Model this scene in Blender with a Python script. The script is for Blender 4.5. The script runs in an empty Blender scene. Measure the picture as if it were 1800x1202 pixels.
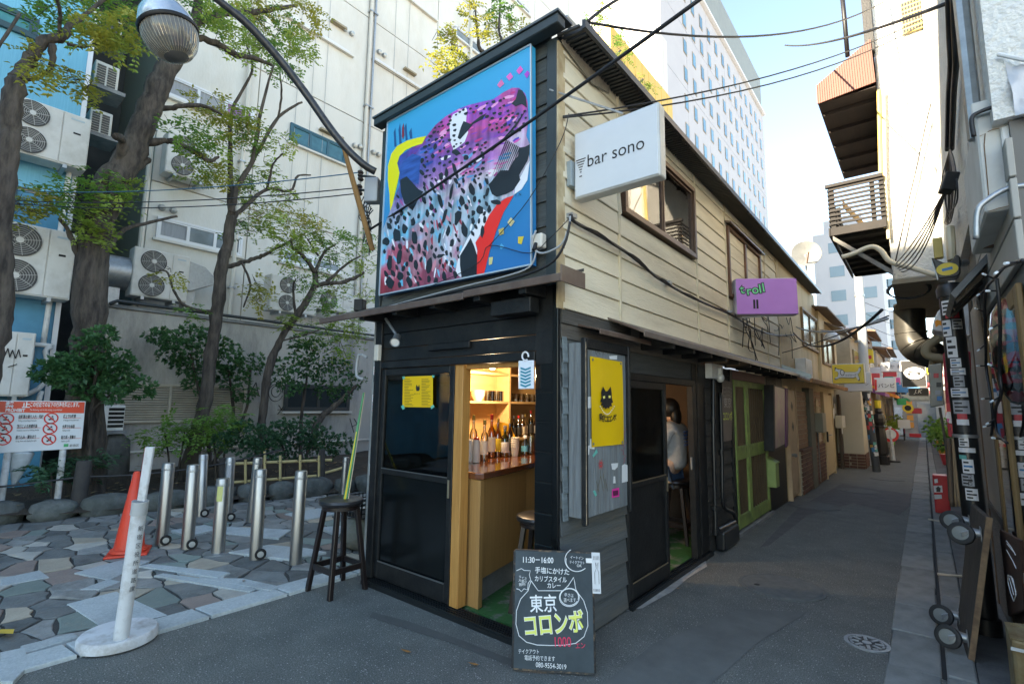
import bpy, bmesh, math, random
from mathutils import Vector, Matrix
rnd = random.Random(11)
S = bpy.context.scene
COL = S.collection
rad = math.radians
# ------------------------------------------------------------------ camera
RX = Vector((0.77347998, 0.63368248, 0.01323745))      # camera right in the place's axes
RY = Vector((-0.06789747, 0.10360526, -0.99229828))    # camera down
RZ = Vector((-0.63017351, 0.76662407, 0.12316203))     # camera forward
CAM = Vector((1.80, -2.67, 1.50))
FPX = 875.8
cd = bpy.data.cameras.new('camera'); cam = bpy.data.objects.new('camera', cd); COL.objects.link(cam)
cd.sensor_width = 36; cd.lens = FPX / 1800 * 36; cd.clip_start = 0.05; cd.clip_end = 1500
cam.matrix_world = Matrix(((RX.x, -RY.x, -RZ.x, CAM.x), (RX.y, -RY.y, -RZ.y, CAM.y), (RX.z, -RY.z, -RZ.z, CAM.z), (0, 0, 0, 1)))
S.camera = cam
# ------------------------------------------------------------------ sky, sun, exposure
SUN_AZ = rad(-158)      # where the sun stands: behind the camera, a little to the left
SUN_EL = rad(27)
w = bpy.data.worlds.new('World'); S.world = w; w.use_nodes = True
nt = w.node_tree; nt.nodes.clear()
sky = nt.nodes.new('ShaderNodeTexSky'); sky.sky_type = 'NISHITA'; sky.sun_disc = False
sky.sun_elevation = SUN_EL; sky.sun_rotation = SUN_AZ % (2 * math.pi); sky.air_density = 1.0; sky.dust_density = .15; sky.ozone_density = 2.5; sky.altitude = 40
bg = nt.nodes.new('ShaderNodeBackground'); bg.inputs[1].default_value = 0.13
wo = nt.nodes.new('ShaderNodeOutputWorld')
nt.links.new(sky.outputs[0], bg.inputs[0]); nt.links.new(bg.outputs[0], wo.inputs[0])
sd = bpy.data.lights.new('sun', 'SUN'); sd.energy = 4.8; sd.angle = rad(0.6); sd.color = (1, 0.93, 0.82)
so = bpy.data.objects.new('sun', sd); COL.objects.link(so)
sv = Vector((math.sin(SUN_AZ) * math.cos(SUN_EL), math.cos(SUN_AZ) * math.cos(SUN_EL), math.sin(SUN_EL)))
so.rotation_euler = (-sv).to_track_quat('-Z', 'Y').to_euler(); so.location = (-6, -12, 20)
S.view_settings.view_transform = 'Standard'; S.view_settings.look = 'None'; S.view_settings.gamma = 1
S.view_settings.use_curve_mapping = False; S.view_settings.exposure = 2.42
S.view_settings.use_white_balance = True; S.view_settings.white_balance_temperature = 8000
S.cycles.max_bounces = 8; S.cycles.diffuse_bounces = 5; S.cycles.glossy_bounces = 4; S.cycles.transparent_max_bounces = 12
S.cycles.use_denoising = True; S.cycles.sample_clamp_indirect = 6

# ------------------------------------------------------------------ measuring: a photo point seen on a known plane of the place
def P(px, py, X=None, Y=None, Z=None):
    d = RX * (px - 900) + RY * (py - 601) + RZ * FPX
    if X is not None: t = (X - CAM.x) / d.x
    elif Y is not None: t = (Y - CAM.y) / d.y
    else: t = (Z - CAM.z) / d.z
    return CAM + d * t
def Pd(px, py, dep):
    d = RX * (px - 900) + RY * (py - 601) + RZ * FPX
    return CAM + d * (dep / FPX)

# ------------------------------------------------------------------ materials
MATS = {}
def M(name, c1, c2=None, scale=6, rough=.6, metal=0, bump=0, stretch=(1, 1, 1), var=0, dirt=None, dscale=1.5, damt=.5, bscale=None, spec=.5, detail=6, coat=0, lo=.35, hi=.65):
    if name in MATS: return MATS[name]
    m = bpy.data.materials.new(name); m.use_nodes = True; N = m.node_tree.nodes; L = m.node_tree.links
    b = N['Principled BSDF']; b.inputs['Roughness'].default_value = rough; b.inputs['Metallic'].default_value = metal
    b.inputs['Specular IOR Level'].default_value = spec; b.inputs['Coat Weight'].default_value = coat
    c1 = tuple(c1) + (1,); c2 = tuple(c2) + (1,) if c2 else None
    tc = N.new('ShaderNodeTexCoord'); mp = N.new('ShaderNodeMapping'); mp.inputs['Scale'].default_value = stretch
    L.new(tc.outputs['Object'], mp.inputs[0])
    out = None
    if c2:
        n = N.new('ShaderNodeTexNoise'); n.inputs['Scale'].default_value = scale; n.inputs['Detail'].default_value = detail; n.inputs['Roughness'].default_value = .6
        L.new(mp.outputs[0], n.inputs[0])
        r = N.new('ShaderNodeValToRGB'); r.color_ramp.elements[0].position = lo; r.color_ramp.elements[1].position = hi
        r.color_ramp.elements[0].color = c1; r.color_ramp.elements[1].color = c2
        L.new(n.outputs[0], r.inputs[0]); out = r.outputs[0]
    if dirt:
        n2 = N.new('ShaderNodeTexNoise'); n2.inputs['Scale'].default_value = dscale; n2.inputs['Detail'].default_value = 9; n2.inputs['Roughness'].default_value = .7
        L.new(mp.outputs[0], n2.inputs[0])
        r2 = N.new('ShaderNodeValToRGB'); r2.color_ramp.elements[0].position = .48; r2.color_ramp.elements[1].position = .68
        r2.color_ramp.elements[0].color = (0, 0, 0, 1); r2.color_ramp.elements[1].color = (damt, damt, damt, 1)
        L.new(n2.outputs[0], r2.inputs[0])
        mx = N.new('ShaderNodeMix'); mx.data_type = 'RGBA'; L.new(r2.outputs[0], mx.inputs[0])
        mx.inputs[7].default_value = tuple(dirt) + (1,)
        if out: L.new(out, mx.inputs[6])
        else: mx.inputs[6].default_value = c1
        out = mx.outputs[2]
    if var:
        oi = N.new('ShaderNodeObjectInfo'); mr = N.new('ShaderNodeMapRange'); mr.inputs[3].default_value = 1 - var; mr.inputs[4].default_value = 1 + var
        L.new(oi.outputs['Random'], mr.inputs[0]); hs = N.new('ShaderNodeHueSaturation'); L.new(mr.outputs[0], hs.inputs['Value'])
        if out: L.new(out, hs.inputs['Color'])
        else: hs.inputs['Color'].default_value = c1
        out = hs.outputs[0]
    if out: L.new(out, b.inputs['Base Color'])
    else: b.inputs['Base Color'].default_value = c1
    if bump:
        n3 = N.new('ShaderNodeTexNoise'); n3.inputs['Scale'].default_value = bscale or scale * 3; n3.inputs['Detail'].default_value = 5
        L.new(mp.outputs[0], n3.inputs[0])
        bp = N.new('ShaderNodeBump'); bp.inputs['Strength'].default_value = bump; bp.inputs['Distance'].default_value = .02
        L.new(n3.outputs[0], bp.inputs['Height']); L.new(bp.outputs[0], b.inputs['Normal'])
    MATS[name] = m
    return m
def glass(name, col=(.8, .9, .9), rough=.02, mixin=.25, fr_=1.3):
    if name in MATS: return MATS[name]
    m = bpy.data.materials.new(name); m.use_nodes = True; N = m.node_tree.nodes; L = m.node_tree.links
    N.remove(N['Principled BSDF']); o = N['Material Output']
    t = N.new('ShaderNodeBsdfTransparent'); t.inputs[0].default_value = tuple(col) + (1,)
    g = N.new('ShaderNodeBsdfGlossy'); g.inputs['Roughness'].default_value = rough
    fr = N.new('ShaderNodeFresnel'); fr.inputs[0].default_value = 1.5
    ad = N.new('ShaderNodeMath'); ad.operation = 'MULTIPLY_ADD'; ad.inputs[1].default_value = fr_; ad.inputs[2].default_value = mixin * .2
    L.new(fr.outputs[0], ad.inputs[0])
    mx = N.new('ShaderNodeMixShader'); L.new(ad.outputs[0], mx.inputs[0]); L.new(t.outputs[0], mx.inputs[1]); L.new(g.outputs[0], mx.inputs[2]); L.new(mx.outputs[0], o.inputs[0])
    MATS[name] = m
    return m
def emit(name, col, s):
    if name in MATS: return MATS[name]
    m = M(name, col, rough=.4); b = m.node_tree.nodes['Principled BSDF']
    b.inputs['Emission Color'].default_value = tuple(col) + (1,); b.inputs['Emission Strength'].default_value = s
    return m
def pc(h, k=1.0):   # '#rrggbb' to linear
    v = [int(h[i:i + 2], 16) / 255 for i in (1, 3, 5)]
    return tuple(k * (x / 12.92 if x <= .04045 else ((x + .055) / 1.055) ** 2.4) for x in v)

# ------------------------------------------------------------------ mesh building
def wloc(o):
    v = Vector((0, 0, 0))
    while o: v += o.location; o = o.parent
    return v
class MB:
    def __init__(s): s.v = []; s.f = []
    def add(s, vs, fs):
        k = len(s.v); s.v += [Vector(p) for p in vs]; s.f += [tuple(i + k for i in f) for f in fs]; return s
    def box(s, a, b):
        x0, y0, z0 = [min(p, q) for p, q in zip(a, b)]; x1, y1, z1 = [max(p, q) for p, q in zip(a, b)]
        return s.add([(x0, y0, z0), (x1, y0, z0), (x1, y1, z0), (x0, y1, z0), (x0, y0, z1), (x1, y0, z1), (x1, y1, z1), (x0, y1, z1)],
                     [(0, 3, 2, 1), (4, 5, 6, 7), (0, 1, 5, 4), (1, 2, 6, 5), (2, 3, 7, 6), (3, 0, 4, 7)])
    def rbox(s, c, size, rot=(0, 0, 0)):   # box with centre, size, euler
        m = Matrix.Translation(c) @ (rot if isinstance(rot, Matrix) else Matrix.Rotation(rot[2], 4, 'Z') @ Matrix.Rotation(rot[1], 4, 'Y') @ Matrix.Rotation(rot[0], 4, 'X'))
        h = Vector(size) / 2
        vs = [m @ Vector((sx * h.x, sy * h.y, sz * h.z)) for sz in (-1, 1) for sx, sy in ((-1, -1), (1, -1), (1, 1), (-1, 1))]
        return s.add(vs, [(0, 3, 2, 1), (4, 5, 6, 7), (0, 1, 5, 4), (1, 2, 6, 5), (2, 3, 7, 6), (3, 0, 4, 7)])
    def slab(s, pts, n):                   # polygon extruded along n
        pts = [Vector(p) for p in pts]; n = Vector(n); k = len(pts)
        return s.add(pts + [p + n for p in pts], [tuple(range(k - 1, -1, -1)), tuple(range(k, 2 * k))] + [(i, (i + 1) % k, k + (i + 1) % k, k + i) for i in range(k)])
    def poly(s, pts): return s.add(pts, [tuple(range(len(pts)))])
    def tube(s, pts, r, seg=8, cap=True):
        pts = [Vector(p) for p in pts]; n = len(pts); rs = r if isinstance(r, (list, tuple)) else [r] * n
        vs = []; up = None
        for i, p in enumerate(pts):
            t = (pts[min(i + 1, n - 1)] - pts[max(i - 1, 0)])
            t = t.normalized() if t.length > 1e-9 else Vector((0, 0, 1))
            if up is None: up = t.orthogonal().normalized()
            up = (up - t * up.dot(t)); up = up.normalized() if up.length > 1e-6 else t.orthogonal().normalized()
            q = t.cross(up)
            vs += [p + (up * math.cos(a) + q * math.sin(a)) * rs[i] for a in [2 * math.pi * j / seg for j in range(seg)]]
        fs = [(i * seg + j, i * seg + (j + 1) % seg, (i + 1) * seg + (j + 1) % seg, (i + 1) * seg + j) for i in range(n - 1) for j in range(seg)]
        if cap: fs += [tuple(range(seg - 1, -1, -1)), tuple(range((n - 1) * seg, n * seg))]
        return s.add(vs, fs)
    def lathe(s, prof, loc=(0, 0, 0), ax=(0, 0, 1), seg=16, cap=True):
        q = Vector((0, 0, 1)).rotation_difference(Vector(ax)); L = Vector(loc); vs = []; k = len(prof)
        for r, z in prof: vs += [L + q @ Vector((r * math.cos(2 * math.pi * j / seg), r * math.sin(2 * math.pi * j / seg), z)) for j in range(seg)]
        fs = [(i * seg + j, i * seg + (j + 1) % seg, (i + 1) * seg + (j + 1) % seg, (i + 1) * seg + j) for i in range(k - 1) for j in range(seg)]
        if cap: fs += [tuple(range(seg - 1, -1, -1)), tuple(range((k - 1) * seg, k * seg))]
        return s.add(vs, fs)
    def ball(s, c, r, seg=12, rings=8, sq=(1, 1, 1)):
        pr = [(max(1e-4, math.sin(math.pi * i / rings)) * r, -math.cos(math.pi * i / rings) * r) for i in range(rings + 1)]
        k = len(s.v); s.lathe(pr, (0, 0, 0), seg=seg)
        for i in range(k, len(s.v)): v = s.v[i]; s.v[i] = Vector((v.x * sq[0], v.y * sq[1], v.z * sq[2])) + Vector(c)
        return s
    def xf(s, m): s.v = [m @ v for v in s.v]; return s
    def mesh(s, name, off=Vector((0, 0, 0))):
        me = bpy.data.meshes.new(name); me.from_pydata([v - off for v in s.v], [], s.f); me.update(); return me
    def obj(s, name, mat, parent=None, smooth=False, bevel=0, kind=None, seg=1):
        off = wloc(parent) if parent else Vector((0, 0, 0)); me = s.mesh(name, off)
        if mat: me.materials.append(mat)
        if smooth:
            for p in me.polygons: p.use_smooth = True
            if smooth != 'all': me.set_sharp_from_angle(angle=rad(38))
        o = bpy.data.objects.new(name, me); COL.objects.link(o)
        if parent: o.parent = parent
        if bevel:
            b = o.modifiers.new('bevel', 'BEVEL'); b.width = bevel; b.segments = seg; b.limit_method = 'ANGLE'; b.angle_limit = rad(40)
        if kind: o['kind'] = kind
        return o
def tag(o, label, cat, group=None):
    o['label'] = label; o['category'] = cat
    if group: o['group'] = group
    return o
def thing(name, label, cat, loc=(0, 0, 0), group=None):
    o = bpy.data.objects.new(name, None); COL.objects.link(o); o.location = Vector(loc); o.empty_display_size = .1
    return tag(o, label, cat, group)
def struct(o): o['kind'] = 'structure'; return o
def inst(src, parent, loc, rot=None, scale=None):   # a copy of one piece that shares its mesh
    c = src.copy(); COL.objects.link(c); c.parent = parent; c.location = Vector(loc) - (wloc(parent) if parent else Vector())
    if rot: c.rotation_euler = rot
    if scale: c.scale = scale
    return c
def solo(o, base):     # move a one-mesh thing's origin to its base
    base = Vector(base)
    o.data.transform(Matrix.Translation(-base)); o.location = base
    return o
def txt(body, o3, ux, uz, size, mat, parent, name='lettering', align='LEFT', shear=0, sx=1.0, ext=0.0, bold=0.0, vert=False, off=.003):
    cu = bpy.data.curves.new(name, 'FONT'); cu.body = body; cu.size = size; cu.align_x = align; cu.shear = shear; cu.offset = bold; cu.resolution_u = 3
    t = bpy.data.objects.new(name, cu); COL.objects.link(t)
    bpy.context.view_layer.update()
    me = bpy.data.meshes.new_from_object(t.evaluated_get(bpy.context.evaluated_depsgraph_get()))
    bpy.data.objects.remove(t); bpy.data.curves.remove(cu)
    ux = Vector(ux).normalized(); uz = Vector(uz); uz = (uz - ux * uz.dot(ux)).normalized(); n = ux.cross(uz)
    base = Vector(o3) - (wloc(parent) if parent else Vector())
    for v in me.vertices: v.co = base + ux * (v.co.x * sx) + uz * v.co.y + n * off
    me.materials.clear(); me.materials.append(mat)
    o = bpy.data.objects.new(name, me); COL.objects.link(o); o.parent = parent
    return o
def bez(pts, n=8):      # smooth curve through points
    pts = [Vector(p) for p in pts]; out = []
    for i in range(len(pts) - 1):
        p0 = pts[max(i - 1, 0)]; p1 = pts[i]; p2 = pts[i + 1]; p3 = pts[min(i + 2, len(pts) - 1)]
        for j in range(n):
            t = j / n; out.append(.5 * (2 * p1 + (p2 - p0) * t + (2 * p0 - 5 * p1 + 4 * p2 - p3) * t * t + (3 * p1 - p0 - 3 * p2 + p3) * t ** 3))
    return out + [pts[-1]]
def sag(a, b, s, n=14):
    a = Vector(a); b = Vector(b)
    return [a.lerp(b, i / n) - Vector((0, 0, s * 4 * (i / n) * (1 - i / n))) for i in range(n + 1)]
def inpoly(x, y, poly):
    r = False; j = len(poly) - 1
    for i in range(len(poly)):
        if (poly[i][1] > y) != (poly[j][1] > y) and x < (poly[j][0] - poly[i][0]) * (y - poly[i][1]) / (poly[j][1] - poly[i][1] + 1e-12) + poly[i][0]: r = not r
        j = i
    return r
ORD = ['nearest', 'second nearest', 'third nearest', 'fourth nearest', 'fifth nearest', 'sixth nearest', 'seventh nearest', 'eighth nearest', 'ninth nearest', 'tenth nearest', 'eleventh nearest', 'twelfth nearest', 'thirteenth nearest', 'fourteenth nearest', 'farthest']
BLACK = M('black_paint', (.006, .007, .008), (.012, .013, .0135), 14, .5, bump=.12, spec=.35, dirt=(.03, .03, .028), dscale=5, damt=.5)
BLACKG = M('black_gloss', (.004, .0055, .006), rough=.2, spec=.4)
STEEL = M('brushed_steel', (.46, .455, .44), (.34, .335, .33), 30, .4, 1, stretch=(1, 1, .08), dirt=(.2, .17, .13), dscale=3, damt=.35)
GALV = M('galvanised', (.42, .44, .45), (.33, .35, .36), 18, .45, .8)
CABLE = M('cable_black', (.012, .012, .014), rough=.5)
CABLEG = M('cable_grey', (.35, .37, .38), rough=.5)
WHITEP = M('white_plastic', (.72, .72, .70), (.62, .62, .6), 9, .45, dirt=(.3, .28, .24), dscale=4, damt=.35)
CONC = M('concrete', (.26, .27, .27), (.19, .2, .205), 7, .9, bump=.35, bscale=60, dirt=(.1, .1, .1), dscale=1.2, damt=.6)
PAPER = M('white_paper', (.75, .75, .73), rough=.7)
INK = M('black_ink', (.012, .012, .013), rough=.55)
# ================================================================== GROUND
def asphalt():
    m = M('asphalt', (.15, .16, .146), (.11, .12, .111), 3.5, .82, bump=.5, bscale=170, dirt=(.12, .118, .11), dscale=.6, damt=.55)
    N = m.node_tree.nodes; L = m.node_tree.links; b = N['Principled BSDF']
    src = b.inputs['Base Color'].links[0].from_socket
    tc = N.new('ShaderNodeTexCoord'); v = N.new('ShaderNodeTexVoronoi'); v.inputs['Scale'].default_value = 95; L.new(tc.outputs['Object'], v.inputs[0])
    sp = N.new('ShaderNodeSeparateColor'); L.new(v.outputs['Color'], sp.inputs[0])
    gt = N.new('ShaderNodeMath'); gt.operation = 'GREATER_THAN'; gt.inputs[1].default_value = .80; L.new(sp.outputs[0], gt.inputs[0])
    lt = N.new('ShaderNodeMath'); lt.operation = 'LESS_THAN'; lt.inputs[1].default_value = .36; L.new(v.outputs['Distance'], lt.inputs[0])
    mu = N.new('ShaderNodeMath'); mu.operation = 'MULTIPLY'; L.new(gt.outputs[0], mu.inputs[0]); L.new(lt.outputs[0], mu.inputs[1])
    mu2 = N.new('ShaderNodeMath'); mu2.operation = 'MULTIPLY'; L.new(mu.outputs[0], mu2.inputs[0]); L.new(sp.outputs[1], mu2.inputs[1])
    mx = N.new('ShaderNodeMix'); mx.data_type = 'RGBA'; mx.inputs[7].default_value = (.42, .41, .39, 1)
    L.new(mu2.outputs[0], mx.inputs[0]); L.new(src, mx.inputs[6]); L.new(mx.outputs[2], b.inputs['Base Color'])
    nz = N.new('ShaderNodeTexNoise'); nz.inputs['Scale'].default_value = 130; nz.inputs['Detail'].default_value = 3; L.new(tc.outputs['Object'], nz.inputs[0])
    mr = N.new('ShaderNodeMapRange'); mr.inputs[1].default_value = .3; mr.inputs[2].default_value = .7; mr.inputs[3].default_value = .45; mr.inputs[4].default_value = 1.5; L.new(nz.outputs[0], mr.inputs[0])
    hs = N.new('ShaderNodeHueSaturation'); L.new(mr.outputs[0], hs.inputs['Value']); L.new(mx.outputs[2], hs.inputs['Color']); L.new(hs.outputs[0], b.inputs['Base Color'])
    return m
ASPH = asphalt()
g = MB(); g.poly([(-300, -300, -.04), (300, -300, -.04), (300, 400, -.04), (-300, 400, -.04)])
struct(g.obj('ground', M('ground_concrete', (.40, .39, .37), (.34, .33, .32), .5, .9)))
g = MB(); g.poly([(-2.11, -14, 0), (2.6, -14, 0), (2.6, 1.2, 0), (1.53, 1.2, 0), (1.53, 60, 0), (-2.11, 60, 0)]); 
road = struct(g.obj('road', ASPH))
# repaired asphalt strip across the front, a seam sheet
g = MB(); pts = [P(x, y, Z=.004) for x, y in ((1335, 962), (1352, 958), (1420, 905), (1500, 884), (1580, 905), (1612, 880), (1600, 868), (1480, 850), (1405, 890))]
g.poly(pts); struct(g.obj('road_patch', M('asphalt_patch', (.11, .112, .11), (.08, .083, .085), 5, .85, bump=.4, bscale=140)))
def blob(cx, cy, rx, ry, z, n=26, j=.12):
    return [(cx + rx * (1 + rnd.uniform(-j, j)) * math.cos(a), cy + ry * (1 + rnd.uniform(-j, j)) * math.sin(a), z) for a in [2 * math.pi * i / n for i in range(n)]]
for k, pts in enumerate((((655, 1075), (720, 1092), (800, 1120), (905, 1160), (905, 1172), (800, 1132), (700, 1100), (650, 1084)), ((1060, 1202), (1150, 1130), (1300, 1070), (1420, 1075), (1330, 1130), (1250, 1202)))):
    g = MB(); g.poly([P(x, y, Z=.003 + .001 * k) for x, y in pts]); struct(g.obj('road_seam', M('tar_seam%d' % k, ((.08, .085, .08), (.135, .143, .135))[k], ((.1, .105, .1), (.105, .112, .106))[k], 5, .85, bump=.4, bscale=150)))
# pale cement apron before the side door
g = MB(); top = [P(x, y, Z=.006) for x, y in ((1099, 1073), (1130, 1068), (1140, 1062), (1165, 1048), (1180, 1040), (1210, 1015), (1243, 995), (1240, 985), (1228, 984), (1190, 1008), (1140, 1042))]
g.poly(top); struct(g.obj('cement_apron', M('pale_cement', (.42, .42, .40), (.28, .28, .27), 9, .9, bump=.5, bscale=70)))
# ---- gutter slabs, slot and kerb along the right side
CG = M('gutter_concrete', (.25, .265, .255), (.185, .198, .192), 6, .88, bump=.4, bscale=70, dirt=(.06, .065, .065), dscale=1.4, damt=.6, var=.12)
gr = bpy.data.objects.new('gutter', None); COL.objects.link(gr); struct(gr)
y = -1.2; first = None
while y < 34:
    ln = .6
    if first is None: first = MB().box((0, 0, -.05), (.245, ln - .008, .012)).obj('slab', CG, gr, bevel=.006); first.location = (1.53, y, 0)
    else: inst(first, gr, (1.53 + rnd.uniform(-.004, .004), y, rnd.uniform(-.004, .004)), (0, 0, rnd.uniform(-.004, .004)))
    y += ln
MB().box((1.775, -1.2, -.05), (1.80, 34, -.012)).obj('slot', M('slot_dark', (.03, .032, .033), rough=.9), gr)
ks = None; y = -1.2
while y < 34:
    if ks is None: ks = MB().box((0, 0, -.05), (.13, .79, .028)).obj('kerb_block', CG, gr, bevel=.01); ks.location = (1.80, y, 0)
    else: inst(ks, gr, (1.80, y, rnd.uniform(-.004, .004)), (0, 0, rnd.uniform(-.003, .003)))
    y += .8
struct(MB().box((1.935, -1.2, -.05), (2.6, 34, .016)).obj('pavement_apron', M('apron_concrete', (.15, .16, .16), (.11, .118, .12), 4, .9, bump=.4, bscale=60, dirt=(.05, .05, .05), dscale=1, damt=.6)))
# ---- flagstone pavement on the left
BED = M('mortar', (.06, .06, .055), (.045, .045, .042), 12, .95, bump=.5, bscale=90)
pv = bpy.data.objects.new('pavement', None); COL.objects.link(pv); struct(pv)
MB().poly([(-7.2, -5, .002), (-2.11, -5, .002), (-2.11, 8, .002), (-7.2, 8, .002)]).obj('mortar_bed', BED, pv)
FS = [M('slate_dark', (.13, .138, .132), (.175, .18, .17), 5, .7, bump=.5, bscale=30, var=.25, dirt=(.05, .05, .045), dscale=4, damt=.55),
      M('slate_grey', (.225, .228, .215), (.28, .28, .26), 5, .72, bump=.5, bscale=30, var=.22, dirt=(.07, .07, .06), dscale=4, damt=.55),
      M('slate_green', (.175, .22, .195), (.22, .262, .23), 5, .7, bump=.35, bscale=30, var=.15),
      M('stone_tan', (.42, .36, .275), (.34, .29, .225), 6, .75, bump=.4, bscale=30, var=.18),
      M('stone_rose', (.27, .205, .17), (.22, .17, .145), 6, .75, bump=.4, bscale=30, var=.15),
      M('quartz_pale', (.46, .43, .37), (.36, .34, .3), 8, .65, bump=.3, bscale=30, var=.12)]
GRAN = M('granite', (.46, .50, .495), (.35, .39, .39), 60, .75, bump=.2, bscale=120, dirt=(.13, .14, .14), dscale=2, damt=.4, var=.1)
def clip(poly, a, n):    # keep the side where (p-a).n<=0
    out = []
    for i in range(len(poly)):
        p = poly[i]; q = poly[(i + 1) % len(poly)]; dp = (p - a).dot(n); dq = (q - a).dot(n)
        if dp <= 0: out.append(p)
        if (dp < 0) != (dq < 0) and abs(dp - dq) > 1e-12: out.append(p.lerp(q, dp / (dp - dq)))
    return out
def stone(poly, h, name, mat, parent, inset=.006, z0=0.0, ch=.008, jag=0.0):
    if jag:
        q = []
        for i in range(len(poly)):
            a, b = poly[i], poly[(i + 1) % len(poly)]; e = (b - a); nrm = Vector((-e.y, e.x)); q.append(a)
            if e.length > .09: q += [a + e * f + nrm.normalized() * r2.uniform(-jag, jag * .3) * -1 for f in (.3, .68)]
        poly = q
    c = sum(poly, Vector((0, 0))) / len(poly)
    def ins(d):
        o = []
        for p in poly:
            v = c - p; l = v.length; o.append(p + v * min(.45, d / max(l, .02)))
        return o
    a = ins(inset); b = ins(inset + ch); k = len(poly); mb = MB()
    mb.add([(p.x, p.y, z0 - .02) for p in a] + [(p.x, p.y, z0 + h - .004) for p in a] + [(p.x, p.y, z0 + h) for p in b],
           [tuple(range(2 * k, 3 * k))] + [(i, (i + 1) % k, k + (i + 1) % k, k + i) for i in range(k)] + [(k + i, k + (i + 1) % k, 2 * k + (i + 1) % k, 2 * k + i) for i in range(k)])
    return mb.obj(name, mat, parent)
slabs_px = [[(117, 1062), (204, 1040), (295, 1082), (187, 1108)], [(0, 1018), (70, 1003), (87, 1015), (0, 1031)], [(130, 1008), (217, 984), (265, 986), (191, 1021)],
            [(139, 1038), (191, 1019), (213, 1023), (174, 1038)], [(35, 1138), (130, 1114), (139, 1121), (41, 1151)], [(0, 1149), (43, 1140), (52, 1171), (22, 1202), (0, 1202)],
            [(243, 997), (262, 993), (400, 1008), (392, 1019)], [(270, 1014), (285, 1010), (392, 1024), (450, 1038), (440, 1043)], [(350, 1019), (392, 1019), (427, 1019), (493, 1034), (477, 1041)],
            [(383, 927), (512, 933), (490, 948), (398, 940)], [(401, 973), (471, 960), (541, 966), (574, 973), (508, 986)], [(500, 905), (560, 895), (600, 903), (540, 915)],
            [(350, 1005), (405, 1010), (383, 1019), (350, 1015)], [(300, 935), (360, 925), (385, 932), (330, 945)], [(560, 930), (620, 925), (640, 935), (590, 942)]]
slabs = [[Vector(P(x, y, Z=.012)[:2]) for x, y in q] for q in slabs_px]
lim = [Vector((-6.75, -2.5)), Vector((-2.33, -2.5)), Vector((-2.33, .6)), Vector((-3.4, 2.4)), Vector((-6.2, 2.4))]
seeds = []
r2 = random.Random(5)
for _ in range(9000):
    p = Vector((r2.uniform(-6.7, -2.34), r2.uniform(-2.48, 2.38)))
    if not inpoly(p.x, p.y, lim): continue
    dmin = .165 + .12 * (.5 + .5 * math.sin(p.x * 3.1 + p.y * 2.3))
    if any(inpoly(p.x, p.y, s) for s in slabs): continue
    if all(math.hypot(p.x - q.x, (p.y - q.y) * 1.55) > dmin for q in seeds): seeds.append(p)
seeds = seeds[:298]
for i, p in enumerate(seeds):
    cell = list(lim)
    for q in sorted(seeds, key=lambda s: (s - p).length)[1:22]:
        d = q - p; d = Vector((d.x, d.y * 2.0)); d.normalize()
        cell = clip(cell, (p + q) / 2, d)
        if len(cell) < 3: break
    if len(cell) < 3: continue
    t = [r2.random() for _ in range(2)]
    m = FS[0] if t[0] < .42 else FS[1] if t[0] < .66 else FS[2] if t[0] < .78 else FS[3] if t[0] < .86 else FS[4] if t[0] < .93 else FS[5]
    stone(cell, r2.uniform(.008, .018), 'flagstone', m, pv, inset=.008, jag=.014)
for i, s in enumerate(slabs): stone(s, .019 + .0012 * i, 'granite_slab', GRAN, pv, inset=.002)
y = -3.0
for ln in (.62, .5, .7, .55, .62, .42, .8, .5, .6, .7, .55, .6):
    a = [Vector((-2.33, y)), Vector((-2.105, y + .03)), Vector((-2.105, y + ln + .02)), Vector((-2.33, y + ln - .01))]
    stone(a, .024, 'granite_slab', GRAN, pv, inset=.004); y += ln
# ---- planting bed
SOIL = M('soil', (.035, .026, .019), (.055, .042, .03), 10, .95, bump=.9, bscale=40, dirt=(.09, .07, .045), dscale=4, damt=.5)
mb = MB(); nx, ny = 26, 50; vs = []
for j in range(ny + 1):
    for i in range(nx + 1):
        yy = -6 + 15 * j / ny; xe = -6.62 + (yy + 1.76) * .26; xx = -11.6 + (xe + 11.6) * i / nx
        vs.append((xx, yy, .13 + .05 * math.sin(xx * 2.1) * math.cos(yy * 1.7) + r2.uniform(-.02, .02) + (.10 if xx < -8 else 0) - (.05 if i == nx else 0)))
mb.add(vs, [(j * (nx + 1) + i, j * (nx + 1) + i + 1, (j + 1) * (nx + 1) + i + 1, (j + 1) * (nx + 1) + i) for j in range(ny) for i in range(nx)])
struct(mb.obj('planting_bed', SOIL, smooth='all'))
def leafmesh(n, area, zf, size, rr):
    mb = MB()
    for _ in range(n):
        x, y = area(rr); s = size * rr.uniform(.6, 1.3); a = rr.uniform(0, 6.3); z = zf(x, y); c, d = math.cos(a), math.sin(a); t = rr.uniform(-.3, .3)
        mb.add([(x - c * s, y - d * s, z), (x + d * s * .4, y - c * s * .4, z + s * .2 * t), (x + c * s, y + d * s, z + s * .25), (x - d * s * .4, y + c * s * .4, z + s * .15)], [(0, 1, 2, 3)])
    return mb
lo = leafmesh(420, lambda r: (r.uniform(-9.5, -6.6), r.uniform(-2.5, 3.5)), lambda x, y: .21 + (.08 if x < -8 else 0), .045, r2).obj('leaf_litter', M('dead_leaves', (.17, .11, .05), (.25, .19, .09), 3, .8, var=.2), kind='stuff')
lo['label'] = 'brown fallen leaves scattered on the dark soil'; lo['category'] = 'leaf litter'
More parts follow.
